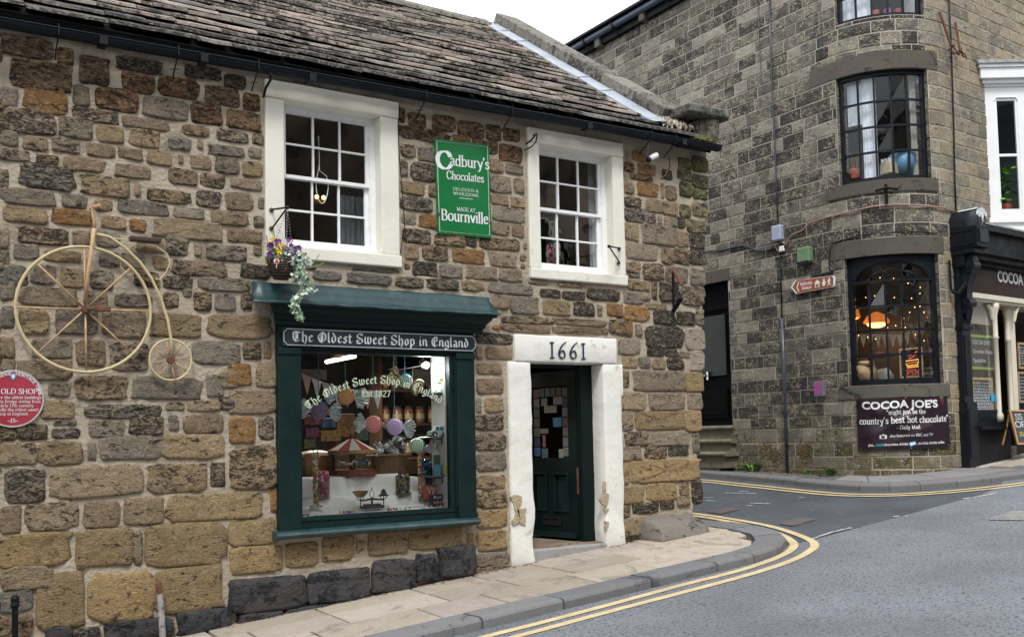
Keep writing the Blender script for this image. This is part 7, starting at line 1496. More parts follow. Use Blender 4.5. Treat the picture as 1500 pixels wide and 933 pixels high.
for k, (xf, py_) in enumerate(((11.98, 623), (11.86, 643), (11.66, 662))):
    zt_ = atX(1060, py_, xf).z; q = MB(); q.box(xf + .04, 12.3, 3.56 + .04 * (2 - k), 5.0, zt_ - .26, zt_ - .02); y0_ = 3.50 + .05 * (2 - k); pts = []
    vs = []; prof_ = [(.05, 0), (.012, -.004), (-.012, -.02), (-.018, -.04), (-.01, -.062), (.04, -.068)]
    for yy in (y0_, 5.0): vs += [(xf + a_, yy, zt_ + h_) for a_, h_ in prof_] + [(12.3, yy, zt_ - .068), (12.3, yy, zt_)]
    q.add(vs, [(i, (i + 1) % 8, 8 + (i + 1) % 8, 8 + i) for i in range(8)] + [tuple(range(8)), tuple(range(8, 16))]); part(q, 'step', 'step_stone', st_)
q = MB(); q.box(11.72, 12.3, 3.7, 5.0, .5, 1.12); part(q, 'plinth', 'step_stone', st_)
q = MB(); q.box(12.2, 12.22, 3.6, 4.8, .5, 4.3); part(q, 'door_lining', 'dark_room', cafe)
# ---- eaves of the tall building
gzz = 9.40
q = MB(); q.tube([(11.83, 13, gzz), (11.83, .9, gzz)], .065, 10); part(q, 'gutter', mat('gutter_blue', (.07, .09, .13), .3, .1, 6), cafe, smooth=True)
q = MB(); q.box(11.72, 12.6, .5, 13.3, gzz + .075, gzz + .12); q.box(11.9, 12.0, .9, 13.3, gzz - .18, gzz + .07); part(q, 'roof_edge', 'black_paint', cafe)
for (x_, y_) in ((879, 64), (944, 25)): p = atX(x_, y_, 11.93); q = MB(); q.cur = (.13, .125, .10, .5); q.box(11.84, 12.02, p.y - .07, p.y + .07, p.z - .09, p.z + .1, bev=.01); part(q, 'corbel', 'coping_stone', cafe)
q = MB()
for (x_, y_) in ((858, 70), (900, 48), (975, 8)): p = atX(x_, y_, 11.83); q.box(11.75, 11.91, p.y - .03, p.y + .03, gzz - .075, gzz + .03); q.tube([(11.83, p.y, gzz - .07), (11.9, p.y, gzz - .2), (12, p.y, gzz - .22)], .01, 5)
part(q, 'gutter_bracket', 'black_iron', cafe, kind='stuff')
# ---- pipes, wires and boxes on the wall
def B_(x, y, o=.03): return atX(x, y, BX - o)
def wall_wire(nm, pts, r, m_, lab, cat='cable', grp=None): q = MB(); q.tube(pts, r, 6); return tag(part(q, nm, m_, None, smooth=True), lab, cat, grp)
wall_wire('wall_cable', [B_(*p) for p in ((1127, -10), (1129.5, 90), (1134.5, 200), (1137, 262), (1140, 335))], .013, mat('cable_blue', (.035, .045, .07), .4), 'thick blue-grey cable running down from the eaves to the pale junction box')
wall_wire('wall_cable', [B_(*p) for p in ((1110, -10), (1112, 60), (1116, 125), (1128, 155), (1138, 182), (1136, 195), (1131, 200))], .006, 'cable_blue', 'thin cable that slants across beside the thick one high on the tall wall')
wall_wire('wall_cable', [B_(*p) for p in ((1143, 360), (1144, 400), (1145.5, 470))], .012, 'black_iron', 'black cable between the junction box and the top of the metal conduit')
cd_ = wall_wire('cable_conduit', [B_(*p, .05) for p in ((1145.5, 466), (1149.5, 560), (1153.3, 692))], .028, mat('conduit', (.05, .06, .085), .35, .3, 12, dark=(.35, .37, .42), dk=-.25, dscale=30), 'chipped dark metal conduit pipe standing against the wall from the pavement', 'pipe')
jb = thing('junction_box', B_(1140, 356), 'pale grey rounded junction box on the wall with tangled wires below', 'junction box')
q = MB(); p0, p1 = B_(1134, 355), B_(1147, 329); q.box(11.9, 11.995, p1.y, p0.y, p0.z, p1.z, bev=.02); part(q, 'box', mat('box_grey', (.30, .35, .45), .4, .04, 9), jb)
q = MB(); q.tube([B_(*p, .05) for p in ((1137, 356), (1136, 363), (1142, 370), (1148, 366), (1150, 357), (1146, 354))], .008, 5); q.tube([B_(*p, .06) for p in ((1146, 355), (1152, 358), (1155, 352))], .008, 5); part(q, 'wires', mat('wire_pink', (.30, .18, .15), .5), jb)
q = MB(); q.box(11.93, 11.98, B_(1150, 362).y, B_(1143, 362).y, B_(1146, 369).z, B_(1146, 361).z, bev=.01); part(q, 'connector', 'sign_white', jb)
wall_wire('wall_cable', [B_(*p) for p in ((1020, 370), (1060, 366), (1087, 359), (1098, 362), (1108, 367), (1122, 367), (1137, 362))], .014, 'cable_blue', 'sagging pair of cables running left from the junction box towards the shop')
hz = [B_(*p, .04) for p in ((1150, 362), (1153, 352), (1160, 344), (1175, 338))] + [mapB(u, z, .04) for u, z in ((-.42, 4.74), (-.1, 4.76), (.3, 4.77), (.6, 4.80), (.9, 4.80), (1.2, 4.78), (1.6, 4.76), (2.0, 4.74))]
wall_wire('wall_cable', hz, .013, 'wire_pink', 'bundle of cables running right from the junction box round the corner')
wall_wire('wall_cable', [B_(1190, 404, .03), B_(1222, 398, .03)] + [mapB(u, z, .035) for u, z in ((-.10, 3.95), (-.07, 4.30), (.0, 4.36), (.4, 4.40), (1.0, 4.41), (1.5, 4.38))], .008, 'black_iron', 'black cable following the top of the cafe window lintel')
gb = thing('alarm_box', B_(1181, 388), 'small weathered green metal box on the wall beside the brown sign', 'box'); q = MB(); p0, p1 = B_(1173, 387), B_(1190, 361); q.box(11.88, 11.995, p1.y, p0.y, p0.z, p1.z, bev=.015); part(q, 'case', mat('box_green', (.13, .22, .12), .5, .15, 12, dark=(.2, .12, .06), dk=-.1, dscale=20), gb); q = MB(); q.box(11.86, 11.89, p1.y + .02, p0.y - .02, p0.z - .03, p0.z + .02, bev=.005); part(q, 'catch', 'black_iron', gb)
wall_wire('service_pipe', [mapB(UL + .20, 8.4, .04), mapB(UL + .19, 7.3, .05), mapB(UL + .17, 6.0, .04), mapB(UL + .13, 5.2, .04), mapB(UL + .12, 4.75, .04)], .013, 'black_iron', 'thin black service pipe running down the wall above the shopfront corner', 'pipe')
iw = thing('iron_stays', mapB(UL + .15, 7.2, .05), 'rusty iron rods and tangled wire on the wall left of the white bay window', 'iron stay'); q = MB(); q.tube([mapB(1.72, 7.68, .05), mapB(UL + .08, 7.15, .12)], .018, 6); q.tube([mapB(UL + .34, 7.62, .05), mapB(UL + .30, 7.15, .12)], .018, 6); part(q, 'rod', 'rust', iw)
random.seed(5); q = MB(); q.tube([mapB(UL + .0 + .06 * k + random.uniform(-.05, .05), 7.15 + random.uniform(-.05, .06), .1 + random.uniform(-.03, .05)) for k in range(9)], .012, 5); q.tube([mapB(UL + .5 - .06 * k + random.uniform(-.05, .05), 7.12 + random.uniform(-.05, .05), .1 + random.uniform(-.03, .05)) for k in range(8)], .01, 5); part(q, 'wire', 'rust', iw)
wt_ = thing('wall_tie', mapB(.75, 4.85, .04), 'black iron cross-shaped wall tie below the curved upper window', 'wall tie'); q = MB(); q.tube([mapB(.775, 5.1, .07), mapB(.78, 4.82, .05)], .022, 6); part(q, 'upright', 'black_paint', wt_); q = MB(); q.tube([mapB(.64, 5.02, .05), mapB(.78, 5.035, .1), mapB(.93, 5.02, .05)], .016, 6); part(q, 'bar', 'black_paint', wt_)
pbx = thing('collection_box', B_(1201, 580), 'small purple and grey metal box with lettering fixed to the wall', 'box'); q = MB(); p0, p1 = B_(1195.5, 581), B_(1208, 558); q.box(11.92, 11.995, p1.y, p0.y, p0.z, p1.z, bev=.006); part(q, 'case', mat('box_metal', (.16, .16, .18), .4), pbx); q = MB(); q.box(11.917, 11.92, p1.y + .012, p0.y - .012, p0.z + .03, p1.z - .015); part(q, 'front', mat('box_purple', (.30, .09, .26), .4, .4, 60), pbx)
# brown tourist sign
c5 = [B_(*p, .06) for p in ((1158.3, 421), (1164.5, 411), (1220, 403.5), (1222.5, 406), (1222.5, 417.5), (1221, 420), (1166, 430.5))]
ts = thing('tourist_sign', c5[0], 'brown arrow-shaped museum direction sign with white symbols', 'sign')
q = MB(); n_ = 7; q.add([tuple(p) for p in c5] + [(p.x + .02, p.y, p.z) for p in c5], [tuple(range(7)), tuple(range(7, 14))] + [(i, (i + 1) % 7, 7 + (i + 1) % 7, 7 + i) for i in range(7)]); part(q, 'plate', 'sign_white', ts)
cen = sum(c5, Vector()) / 7; q = MB(); q.face([cen.lerp(p, .93) * 1 + Vector((-.002, 0, 0)) + (Vector((0, 0, 0))) for p in c5]); o_ = part(q, 'face', mat('sign_brown', (.30, .09, .022), .4, .05, 6), ts)
def mapT(u, v, o=0): a = B_(1164, 411, .064).lerp(B_(1221, 403.5, .064), u); b_ = B_(1164, 431, .064).lerp(B_(1221, 420, .064), u); p = a.lerp(b_, v); return p - Vector((o, 0, 0))
q = MB(); q.mbox(lambda u, z, o: mapT(u, z, o), .13, .50, .16, .84, 0, .001); part(q, 'red_panel', mat('sign_red', (.42, .05, .03), .4), ts)
q = MB(); write(q, 'Nidderdale', lambda x, y, o: mapT(.15 + x * .0037, .47 - y * .018, o + .002), nib=(2.2, 1.8, 0), serif=False); write(q, 'Museum', lambda x, y, o: mapT(.20 + x * .0037, .80 - y * .018, o + .002), nib=(2.2, 1.8, 0), serif=False); part(q, 'lettering', 'sign_white', ts, kind='stuff')
pm = lambda b_, pts: b_.plate(pts, lambda u, z, o: mapT(u, z, o), .0, .002)
q = MB(); pm(q, [(.055, .5), (.10, .14), (.125, .14), (.08, .5), (.125, .86), (.10, .86)]); part(q, 'arrow', 'sign_white', ts)
q = MB(); pm(q, [(.53, .82), (.53, .42), (.51, .42), (.59, .18), (.67, .42), (.65, .42), (.65, .82)]); mu_ = part(q, 'museum_symbol', 'sign_white', ts); q = MB(); pm(q, [(.555, .78), (.555, .48), (.59, .60), (.625, .48), (.625, .78), (.605, .78), (.59, .70), (.575, .78)]); q.v = [(x - .003, y, z) for x, y, z in q.v]; part(q, 'letter_m', 'sign_brown', mu_)
q = MB(); pm(q, [(.73, .18), (.79, .18), (.775, .32), (.81, .5), (.79, .72), (.76, .82), (.73, .72), (.71, .5), (.745, .32)]); part(q, 'pot_symbol', 'sign_white', ts)
q = MB(); pm(q, [(.885, .16), (.91, .16), (.905, .3), (.935, .5), (.905, .46), (.905, .6), (.94, .82), (.92, .82), (.885, .64), (.86, .82), (.84, .82), (.875, .56), (.87, .42), (.85, .52), (.84, .48), (.87, .3)]); part(q, 'walker_symbol', 'sign_white', ts)
# banner
bu0, bu1 = .262, 1.515
def mapQ(u, v, o=0):
    uu = bu0 + (bu1 - bu0) * u + .03 * u * v; zt_ = 2.035 + .01 * u - .012 * math.sin(math.pi * u * 2) ** 2; zb_ = 1.285 + .03 * u; z = zt_ + (zb_ - zt_) * v
    s = math.sin(math.pi * u) * math.sin(math.pi * min(1, v + .05)); rip = .016 * math.sin((u * 1.2 - v * .9) * 9) * s + .012 * math.sin((u + v * 1.3) * 13) * s + .012 * max(0, 1 - abs(u * 1.3 - v) * 6) * (v < .9)
    return mapB(uu, z, .045 + rip + o)
bn = thing('cafe_banner', mapQ(.5, 1), 'dark purple-black cafe banner with white lettering hung on the rounded corner wall', 'banner'); q = MB(); N1, N2 = 44, 26; vs = [mapQ(i / N1, j / N2) for i in range(N1 + 1) for j in range(N2 + 1)]
q.add(vs, [(i * (N2 + 1) + j, (i + 1) * (N2 + 1) + j, (i + 1) * (N2 + 1) + j + 1, i * (N2 + 1) + j + 1) for i in range(N1) for j in range(N2)]); part(q, 'cloth', mat('banner_black', (.022, .010, .018), .32, .1, 5), bn, smooth=True)
def bline(s, x0, x1, base, cap, sansf=True, nib=(2.6, 1.0, 8), m_='sign_white', bold=0, tr=.3):
    u0, u1 = (x0 - 105) / 1245, (x1 - 105) / 1245; v = (base - 85) / 745; k = cap / 745; q = MB()
    if sansf:
        t_ = MB(); wd = sans(t_, s, lambda x, y, o: (x, y, o), 1.0, bold); q.f = t_.f; q.t = t_.t; q.v = [tuple(mapQ(u0 + (u1 - u0) * x / wd, v - y * k / .72, .004 + o)) for x, y, o in t_.v]
    else: tw_ = textw(s, GL, tr); write(q, s, lambda x, y, o: mapQ(u0 + (u1 - u0) * x / tw_, v - y * k / 14.4, .004 + o), nib=nib, track=tr)
    part(q, 'lettering', m_, bn, kind='stuff')
bline("COCOA JOE'S", 182, 1180, 240, 108, True, bold=.035); bline('"might just be the', 500, 1005, 330, 62, False, (2.2, 1.1, 8), tr=1.2); bline("country's best hot chocolate\"", 140, 1340, 457, 88, False, (2.5, 1.1, 8), tr=1.2); bline('- Daily Mail', 610, 915, 547, 50, False, (2.2, 1.1, 8), tr=1.4)
bline('also featured on BBC and TV', 520, 1080, 655, 42, True); bline('plus...', 245, 330, 775, 40, True, bold=.015); bline('iced', 345, 428, 775, 42, True, m_=mat('sign_cyan', (.02, .45, .50), .5), bold=.02); bline('chocolate drinks', 440, 745, 775, 40, True, bold=.015); bline(', mochas, barista coffee', 852, 1240, 772, 40, True, bold=.015)
def bpoly(pts, nm, m_, o=.004): q = MB(); q.face([mapQ((x - 105) / 1245, (y - 85) / 745, o) for x, y in pts]); return part(q, nm, m_, bn)
bpoly([(755, 740), (838, 722), (850, 770), (770, 797)], 'card_print', mat('card_blue', (.05, .40, .65), .5)); bpoly([(765, 748), (832, 733), (842, 765), (776, 786)], 'card_print', 'sign_white', .006)
bpoly([(395, 620), (485, 620), (485, 672), (395, 672)], 'television_symbol', 'sign_white'); bpoly([(415, 630), (460, 630), (460, 662), (415, 662)], 'television_screen', 'banner_black', .007); bpoly([(430, 600), (437, 620), (445, 620), (460, 600), (452, 600), (441, 614), (436, 600)], 'aerial', 'sign_white')
bpoly([(1240, 110), (1255, 115), (1250, 150), (1240, 170), (1232, 130)], 'chilli_print', mat('chilli_pink', (.45, .01, .12), .5)); bpoly([(1268, 110), (1282, 125), (1278, 170), (1262, 215), (1250, 230), (1262, 180), (1270, 140)], 'chilli_print', mat('chilli_red', (.32, .05, .03), .5)); bpoly([(1225, 95), (1245, 85), (1260, 98), (1275, 85), (1290, 80), (1280, 105), (1262, 112), (1240, 110)], 'chilli_stalk', mat('chilli_green', (.01, .35, .10), .5))
for u, v in ((.01, .02), (.52, .02), (.97, .0), (.03, .97), (.54, .985), (.97, .96)): q = MB(); q.lathe([(.014, 0), (.013, .006), (.006, .006)], mapQ(u, v, .002), 10, ax=(mapQ(u, v, .1) - mapQ(u, v, 0))); part(q, 'eyelet', 'brass', bn)
# moss stains and weeds at the foot of the wall
q = MB(); random.seed(17)
for k in range(330):
    x_ = random.gauss(1128, 13) if k < 240 else random.gauss(1180, 6); y_ = random.uniform(650, 672) + (12 * random.random() if 1130 < x_ < 1150 else 0) if k < 240 else random.gauss(661, 6)
    q.cur = random.choice([(.10, .065, .02, 1), (.075, .05, .018, 1), (.13, .09, .03, 1)]); p = B_(x_, y_, .014); q.ball(p, random.uniform(.008, .02), 5, 3, (.3, 1, 1))
tag(part(q, 'wall_moss', SW, None, kind='stuff'), 'rusty brown moss growing on the wall beside the conduit pipe', 'moss')
def weed(px_, py_, n, s_, lab):
    p = atX(px_, py_, 11.93); p.z = G(p.x, p.y, -.01); q = MB()
    for k in range(n):
        a = random.uniform(0, 6.28); l = s_ * random.uniform(.5, 1); d = Vector((math.cos(a), math.sin(a), 0)); q.cur = random.choice([(.10, .24, .03, 1), (.14, .32, .05, 1), (.07, .18, .02, 1)]); sd_ = Vector((-d.y, d.x, 0)) * l * .12; c = p + d * random.uniform(0, s_ * .6)
        q.face([c - sd_ * .4, c + d * l * .4 + sd_ + Vector((0, 0, l * .6)), c + d * l * .8 + Vector((0, 0, l * .7)), c + d * l * .4 - sd_ + Vector((0, 0, l * .6))])
    tag(part(q, 'weed', SW, None, kind='stuff'), lab, 'weeds')
weed(1213, 691, 60, .16, 'bright green weed tuft at the wall foot under the cafe window side'); weed(1184, 697, 26, .09, 'low green weeds on the pavement right of the conduit pipe'); weed(1101, 688, 34, .2, 'tall thin weed against the wall between steps and conduit'); weed(1079, 690, 24, .1, 'low weeds at the wall foot beside the steps'); weed(1036, 690, 60, .14, 'bright weeds in front of the stone steps')
q = MB()
for k in range(150):
    p = atX(random.uniform(1085, 1225), 690, random.uniform(11.6, 11.95)); p.y = random.uniform(1.6, 3.5); q.cur = (.2, .17, .13, .5); q.ball((p.x, p.y, G(p.x, p.y, -.012)), random.uniform(.006, .028), 5, 3, (1, 1, .5))
tag(part(q, 'grit', 'grit', None, kind='stuff'), 'crumbled grit and dead leaves along the wall foot of the side street', 'grit')
# ================================================================== cafe shopfront and white bay window
def mapC(v, z, off=0.0): return PC + DC * v + NC * off + Vector((0, 0, z))
sf = thing('cafe_shopfront', mapC(.5, 1, 0), 'black and cream cafe shopfront with console bracket and brown name board', 'shopfront')
glass_mat('shopfront_glass', (.95, .96, .96), .45, 0, .05)
mat('cream_gloss', (.66, .62, .50), .4, .05, 5); mat('fascia_brown', (.026, .011, .007), .45, .1, 5, spec=.15)
gz0_ = .9
q = MB(); q.mbox(mapC, .02, .25, gz0_, 3.9, 0, .10); part(q, 'pilaster', 'chipped_black', sf)
q = MB(); q.mbox(mapC, .0, .27, gz0_, 1.95, .0, .14); q.mbox(mapC, .03, .24, 1.15, 1.85, .14, .15); part(q, 'pilaster_base', 'chipped_black', sf)
q = MB(); q.mbox(mapC, .06, .21, 2.05, 2.92, .10, .112); part(q, 'pilaster_panel', 'black_paint', sf)
q = MB(); q.mbox(mapC, -.03, .30, 4.16, 4.46, -.02, .42); q.mbox(mapC, -.02, .29, 4.08, 4.16, -.02, .36); q.mbox(mapC, .0, .27, 3.9, 4.08, 0, .20); part(q, 'entablature_block', 'black_paint', sf)
q = MB(); q.mbox(mapC, .02, .25, 4.22, 4.42, .42, .435); part(q, 'block_panel', 'chipped_black', sf)
for za_, zb2 in ((4.20, 4.22), (4.40, 4.42)): q = MB(); q.mbox(lambda o_, z, v_: mapC(-.03 - v_, z, o_), .04, .36, za_, zb2, 0, .012); part(q, 'side_moulding', 'chipped_black', sf)
# rounded lead cap with torn flashing
q = MB(); vs = []; n_ = 12
for i in range(n_ + 1):
    a = math.pi * i / n_
    for o_ in (-.02, .1, .25, .40):
        vs.append(mapC(.135 - .165 * math.cos(a), 4.46 + .27 * math.sin(a) ** .7 * (1 - .0 * o_) + .008 * noise.noise(Vector((i, o_ * 9, 0))), o_ - .02 * math.sin(a)))
q.add(vs, [(i * 4 + k, i * 4 + k + 1, (i + 1) * 4 + k + 1, (i + 1) * 4 + k) for i in range(n_) for k in range(3)] + [tuple(i * 4 + 3 for i in range(n_ + 1))]); part(q, 'rounded_cap', 'chipped_black', sf, smooth=True)
q = MB(); random.seed(4); fl_ = [(.02, 4.62), (.06, 4.70), (.14, 4.735), (.22, 4.72), (.30, 4.66), (.27, 4.60), (.20, 4.64), (.17, 4.52), (.12, 4.62), (.08, 4.58)]
q.plate(fl_, mapC, .385, .41); q.add([mapC(.135 - .168 * math.cos(a), 4.465 + .275 * math.sin(a) ** .7, o_) for a in (1.0, 1.3, 1.6, 1.9, 2.2) for o_ in (.10, .40)], [(2 * i, 2 * i + 1, 2 * i + 3, 2 * i + 2) for i in range(4)]); part(q, 'torn_flashing', mat('torn_white', (.55, .58, .62), .5, .2, 12, bump=.5, bscale=30), sf)
# scrolled console bracket
q = MB(); pr_ = []
for k in range(22): t = k / 21; pr_.append((4.08 - .85 * t, .12 + .16 * (math.cos(t * 2.6) * .5 + .5) + .02 * math.sin(t * 9)))
vs = []
for v_ in (.06, .21): vs += [mapC(v_, z, o_) for z, o_ in pr_] + [mapC(v_, 3.23, .09), mapC(v_, 4.08, .09)]
m_ = len(pr_) + 2; q.add(vs, [tuple(range(m_)), tuple(range(m_, 2 * m_))] + [(i, (i + 1) % m_, m_ + (i + 1) % m_, m_ + i) for i in range(m_)])
for zc_, oc, r_ in ((3.91, .22, .10), (3.38, .17, .065)): 
    q.tube([mapC(.045, zc_, oc), mapC(.225, zc_, oc)], r_, 16); q.tube([mapC(.03, zc_, oc), mapC(.24, zc_, oc)], r_ * .45, 12)
q.tube([mapC(.135, 3.3, .15), mapC(.135, 3.08, .14)], [.07, .03], 8); part(q, 'console', 'chipped_black', sf, smooth=False)
q = MB(); q.mbox(mapC, .0, .27, 3.0, 3.05, .0, .135); part(q, 'pilaster_cap', 'black_paint', sf)
# fascia
q = MB(); q.mbox(mapC, .30, 7, 4.10, 4.42, 0, .32); q.mbox(mapC, .30, 7, 4.42, 4.5, 0, .40); q.mbox(mapC, .27, 7, 4.02, 4.10, 0, .26); q.mbox(mapC, .27, 7, 3.96, 4.02, 0, .18); part(q, 'cornice', 'black_paint', sf)
q = MB(); q.mbox(mapC, .25, 7, 4.505, 4.53, 0, .41); part(q, 'lead_capping', mat('lead_dirty', (.30, .31, .31), .6, .3, 12, bump=.5, bscale=20), sf)
q = MB(); q.mbox(mapC, .25, 7, 3.55, 3.96, 0, .10); fb_ = part(q, 'name_board', 'fascia_brown', sf)
v0, z0_ = onC(1461.5, 411, .105); v1, _ = onC(1499, 416, .105); 
q = MB(); t_ = MB(); wd = sans(t_, 'COCOA', lambda x, y, o: (x, y, o), 1.0, .03); q.f = t_.f; q.t = t_.t; q.v = [tuple(mapC(v0 + (v1 - v0) * x / wd, z0_ - .01 + y * .235, .103 + o)) for x, y, o in t_.v]; part(q, 'lettering', 'sign_white', fb_, kind='stuff')
q = MB(); t_ = MB(); wd2 = sans(t_, "JOE'S", lambda x, y, o: (x, y, o), 1.0, .03); q.f = t_.f; q.t = t_.t; q.v = [tuple(mapC(v1 + .35 + (v1 - v0) * x / wd, z0_ - .01 + y * .235, .103 + o)) for x, y, o in t_.v]; part(q, 'lettering', 'sign_white', fb_, kind='stuff')
q = MB(); q.mbox(mapC, .25, 7, 3.48, 3.55, 0, .14); q.mbox(mapC, .25, 7, 3.44, 3.48, -.3, .10); part(q, 'cream_moulding', 'cream_gloss', sf)
# shop window, stall riser
q = MB(); q.mbox(mapC, .25, 1.22, gz0_, 1.55, -.2, .12); part(q, 'stall_riser', 'black_paint', sf)
q = MB(); q.mbox(mapC, .25, 1.30, 1.55, 1.60, -.2, .22); q.mbox(mapC, .25, 1.26, 1.60, 1.66, -.2, .16); q.mbox(mapC, .26, 1.04, 1.66, 1.84, -.02, .06); part(q, 'window_sill', 'black_paint', sf)
q = MB(); q.face([mapC(.25, 1.84, .02), mapC(1.06, 1.84, .02), mapC(1.06, 3.44, .02), mapC(.25, 3.44, .02)]); q.face([mapC(1.10, 1.84, .02), mapC(1.35, 1.84, -.8), mapC(1.35, 3.44, -.8), mapC(1.10, 3.44, .02)]); part(q, 'pane', 'shopfront_glass', sf)
q = MB(); q.mbox(mapC, .25, 1.06, 3.12, 3.44, -.03, -.01); part(q, 'blind', mat('blind_grey', (.42, .41, .36), .8, .05, 6), sf)
for k, v_ in enumerate((1.02, 1.62)):
    q = MB(); c_ = mapC(v_, 0, .07 if k == 0 else -.05); q.lathe([(.055, 1.66), (.055, 1.76), (.035, 1.80), (.032, 2.9), (.05, 2.92), (.035, 2.95), (.035, 3.25), (.06, 3.36), (.07, 3.44)], c_, 14); part(q, 'column', 'cream_gloss', sf, smooth=True)
    for s_ in ((-1, 1) if k == 0 else (1,)): q = MB(); q.tube([mapC(v_ + s_ * .03, 3.2, .05), mapC(v_ + s_ * .06, 3.33, .05), mapC(v_ + s_ * .15, 3.42, .05)], [.02, .035, .03], 6); part(q, 'column_bracket', 'cream_gloss', sf)
q = MB(); q.mbox(mapC, 1.66, 1.80, 1.75, 3.44, -.12, -.02); q.mbox(mapC, 1.66, 7, 1.75, 1.8, -.12, -.02); q.mbox(mapC, 1.30, 1.66, 2.98, 3.05, -.85, -.78); part(q, 'inner_frame', 'cream_gloss', sf)
q = MB(); q.mbox(mapC, 1.66, 7, gz0_, 1.75, -.12, -.02); part(q, 'stall_riser', 'black_paint', sf)
q = MB(); q.mbox(mapC, 1.24, 1.70, gz0_ + .3, 2.98, -.88, -.83); part(q, 'cafe_door', 'door_black', sf)
q = MB(); q.face([mapC(1.8, 1.8, -.06), mapC(7, 1.8, -.06), mapC(7, 3.4, -.06), mapC(1.8, 3.4, -.06)]); part(q, 'pane', 'shopfront_glass', sf)
q = MB(); q.mbox(mapC, 1.26, 1.66, gz0_, G(14.8, .5) + .14, -.9, -.02); part(q, 'doorstep', 'step_stone', sf)
q = MB(); q.face([mapC(.26, 1.0, -.02), mapC(.26, 3.5, -.02), mapC(.26, 3.5, -3), mapC(.26, 1.0, -3)]); q.face([mapC(.26, 1.0, -3), mapC(8, 1.0, -3), mapC(8, 3.5, -3), mapC(.26, 3.5, -3)]); q.face([mapC(.26, 3.5, .0), mapC(8, 3.5, .0), mapC(8, 3.5, -3), mapC(.26, 3.5, -3)]); q.face([mapC(.26, 1.1, .0), mapC(8, 1.1, .0), mapC(8, 1.1, -3), mapC(.26, 1.1, -3)]); part(q, 'room_lining', 'cafe_wall', sf)
# boards and stickers in the window
def cquad(nm, x0, x1, y0, y1, off, th_, m_, par, **k):
    a, c = onC(x0, (y0 + y1) / 2, off), onC(x1, (y0 + y1) / 2, off); zt_, zb_ = onC((x0 + x1) / 2, y0, off)[1], onC((x0 + x1) / 2, y1, off)[1]; q = MB(); q.mbox(mapC, a[0], c[0], zb_, zt_, off - th_, off); return part(q, nm, m_, par, **k), (a[0], c[0], zb_, zt_)
mat('lime', (.25, .50, .06), .5); mat('board_slate', (.025, .032, .038), .5, .2, 8); mat('chalk', (.50, .52, .50), .9, .2, 60)
wp, r_ = cquad('window_poster', 1422.5, 1455, 491, 541, .0, .004, 'board_slate', None); tag(wp, 'dark window poster with lime green bands and white lettering', 'poster')
for zz in (r_[2], r_[3] - .035): q = MB(); q.mbox(mapC, r_[0], r_[1], zz, zz + .035, .0, .004); part(q, 'lime_band', 'lime', wp)
for i, s in enumerate(("COCOA JOE'S", 'Chocolate Drinks', 'Specialists')):
    q = MB(); t_ = MB(); wd = sans(t_, s, lambda x, y, o: (x, y, o), 1.0, .01); q.f = t_.f; q.t = t_.t; w_ = (r_[1] - r_[0]) * (.80, .86, .58)[i]; zz = r_[3] - .14 - .135 * i; q.v = [tuple(mapC(r_[0] + .04 + w_ * x / wd, zz + y * .085, .004 + o)) for x, y, o in t_.v]; part(q, 'lettering', 'sign_white', wp, kind='stuff')
random.seed(19)
def chalkboard(x0, x1, y0, y1, off, lab, cat='menu board', rows=7, frame='frame_oak'):
    o_, r_ = cquad('menu_board', x0, x1, y0, y1, off, .02, 'board_slate', None); tag(o_, lab, cat); q = MB(); f_ = .035
    for a in ((r_[0], r_[1], r_[3] - f_, r_[3]), (r_[0], r_[1], r_[2], r_[2] + f_), (r_[0], r_[0] + f_, r_[2] + f_, r_[3] - f_), (r_[1] - f_, r_[1], r_[2] + f_, r_[3] - f_)): q.mbox(mapC, *a, off, off + .015)
    part(q, 'frame', frame, o_); q = MB()
    for i in range(rows):
        z = r_[3] - .07 - (r_[3] - r_[2] - .12) * (i + .5) / rows; v = r_[0] + .06
        while v < r_[1] - .08: w_ = random.uniform(.02, .07); q.mbox(mapC, v, min(v + w_, r_[1] - .05), z, z + .028 * random.uniform(.5, 1), off, off + .002); v += w_ + .02
    part(q, 'chalk_writing', 'chalk', o_, kind='stuff'); return o_, r_
chalkboard(1423.5, 1454, 553, 608, .0, 'oak framed menu board low in the cafe window', rows=10)
chalkboard(1491, 1530, 503, 541, -.08, 'upper chalk menu board at the right edge behind the cafe glass'); chalkboard(1491, 1530, 545, 590, -.08, 'lower chalk menu board at the right edge behind the cafe glass')
wst, _ = cquad('blue_sticker', 1452, 1458, 577, 588, .03, .002, mat('sticker_blue', (.03, .35, .60), .5), None); tag(wst, 'small bright blue sticker on the cafe window glass', 'sticker')
# pavement board
ab = thing('pavement_board', mapC(2.2, G(15, .3), .5), 'oak framed chalk pavement board standing at the right edge of the picture', 'pavement board')
va, za = onC(1487, 651, .35); vb_, zb_ = onC(1487, 600, .30); H_ = zb_ - za; W_ = .62
def mapP(u, v, o=0): return mapC(va + u * W_, za + v * H_, .38 - .10 * v + o)
q = MB(); q.mbox(lambda u, z, o: mapP(u, z, o), 0, 1, 0, 1, -.02, 0); part(q, 'board', 'board_slate', ab)
for a in ((0, 1, 0, .05), (0, 1, .95, 1), (0, .06, .05, .95), (.94, 1, .05, .95)): q = MB(); q.mbox(lambda u, z, o: mapP(u, z, o), *a, 0, .015); part(q, 'frame', mat('frame_orange', (.50, .25, .08), .5), ab)
q = MB(); write(q, 'SS', lambda x, y, o: mapP(.2 + x * .018, .72 + y * .011, .002 + o), nib=(1.6, 1.6, 0), serif=False); write(q, 'OP', lambda x, y, o: mapP(.12 + x * .022, .50 + y * .011, .002 + o), nib=(2.2, 2.2, 0), serif=False); part(q, 'chalk_writing', 'chalk', ab, kind='stuff')
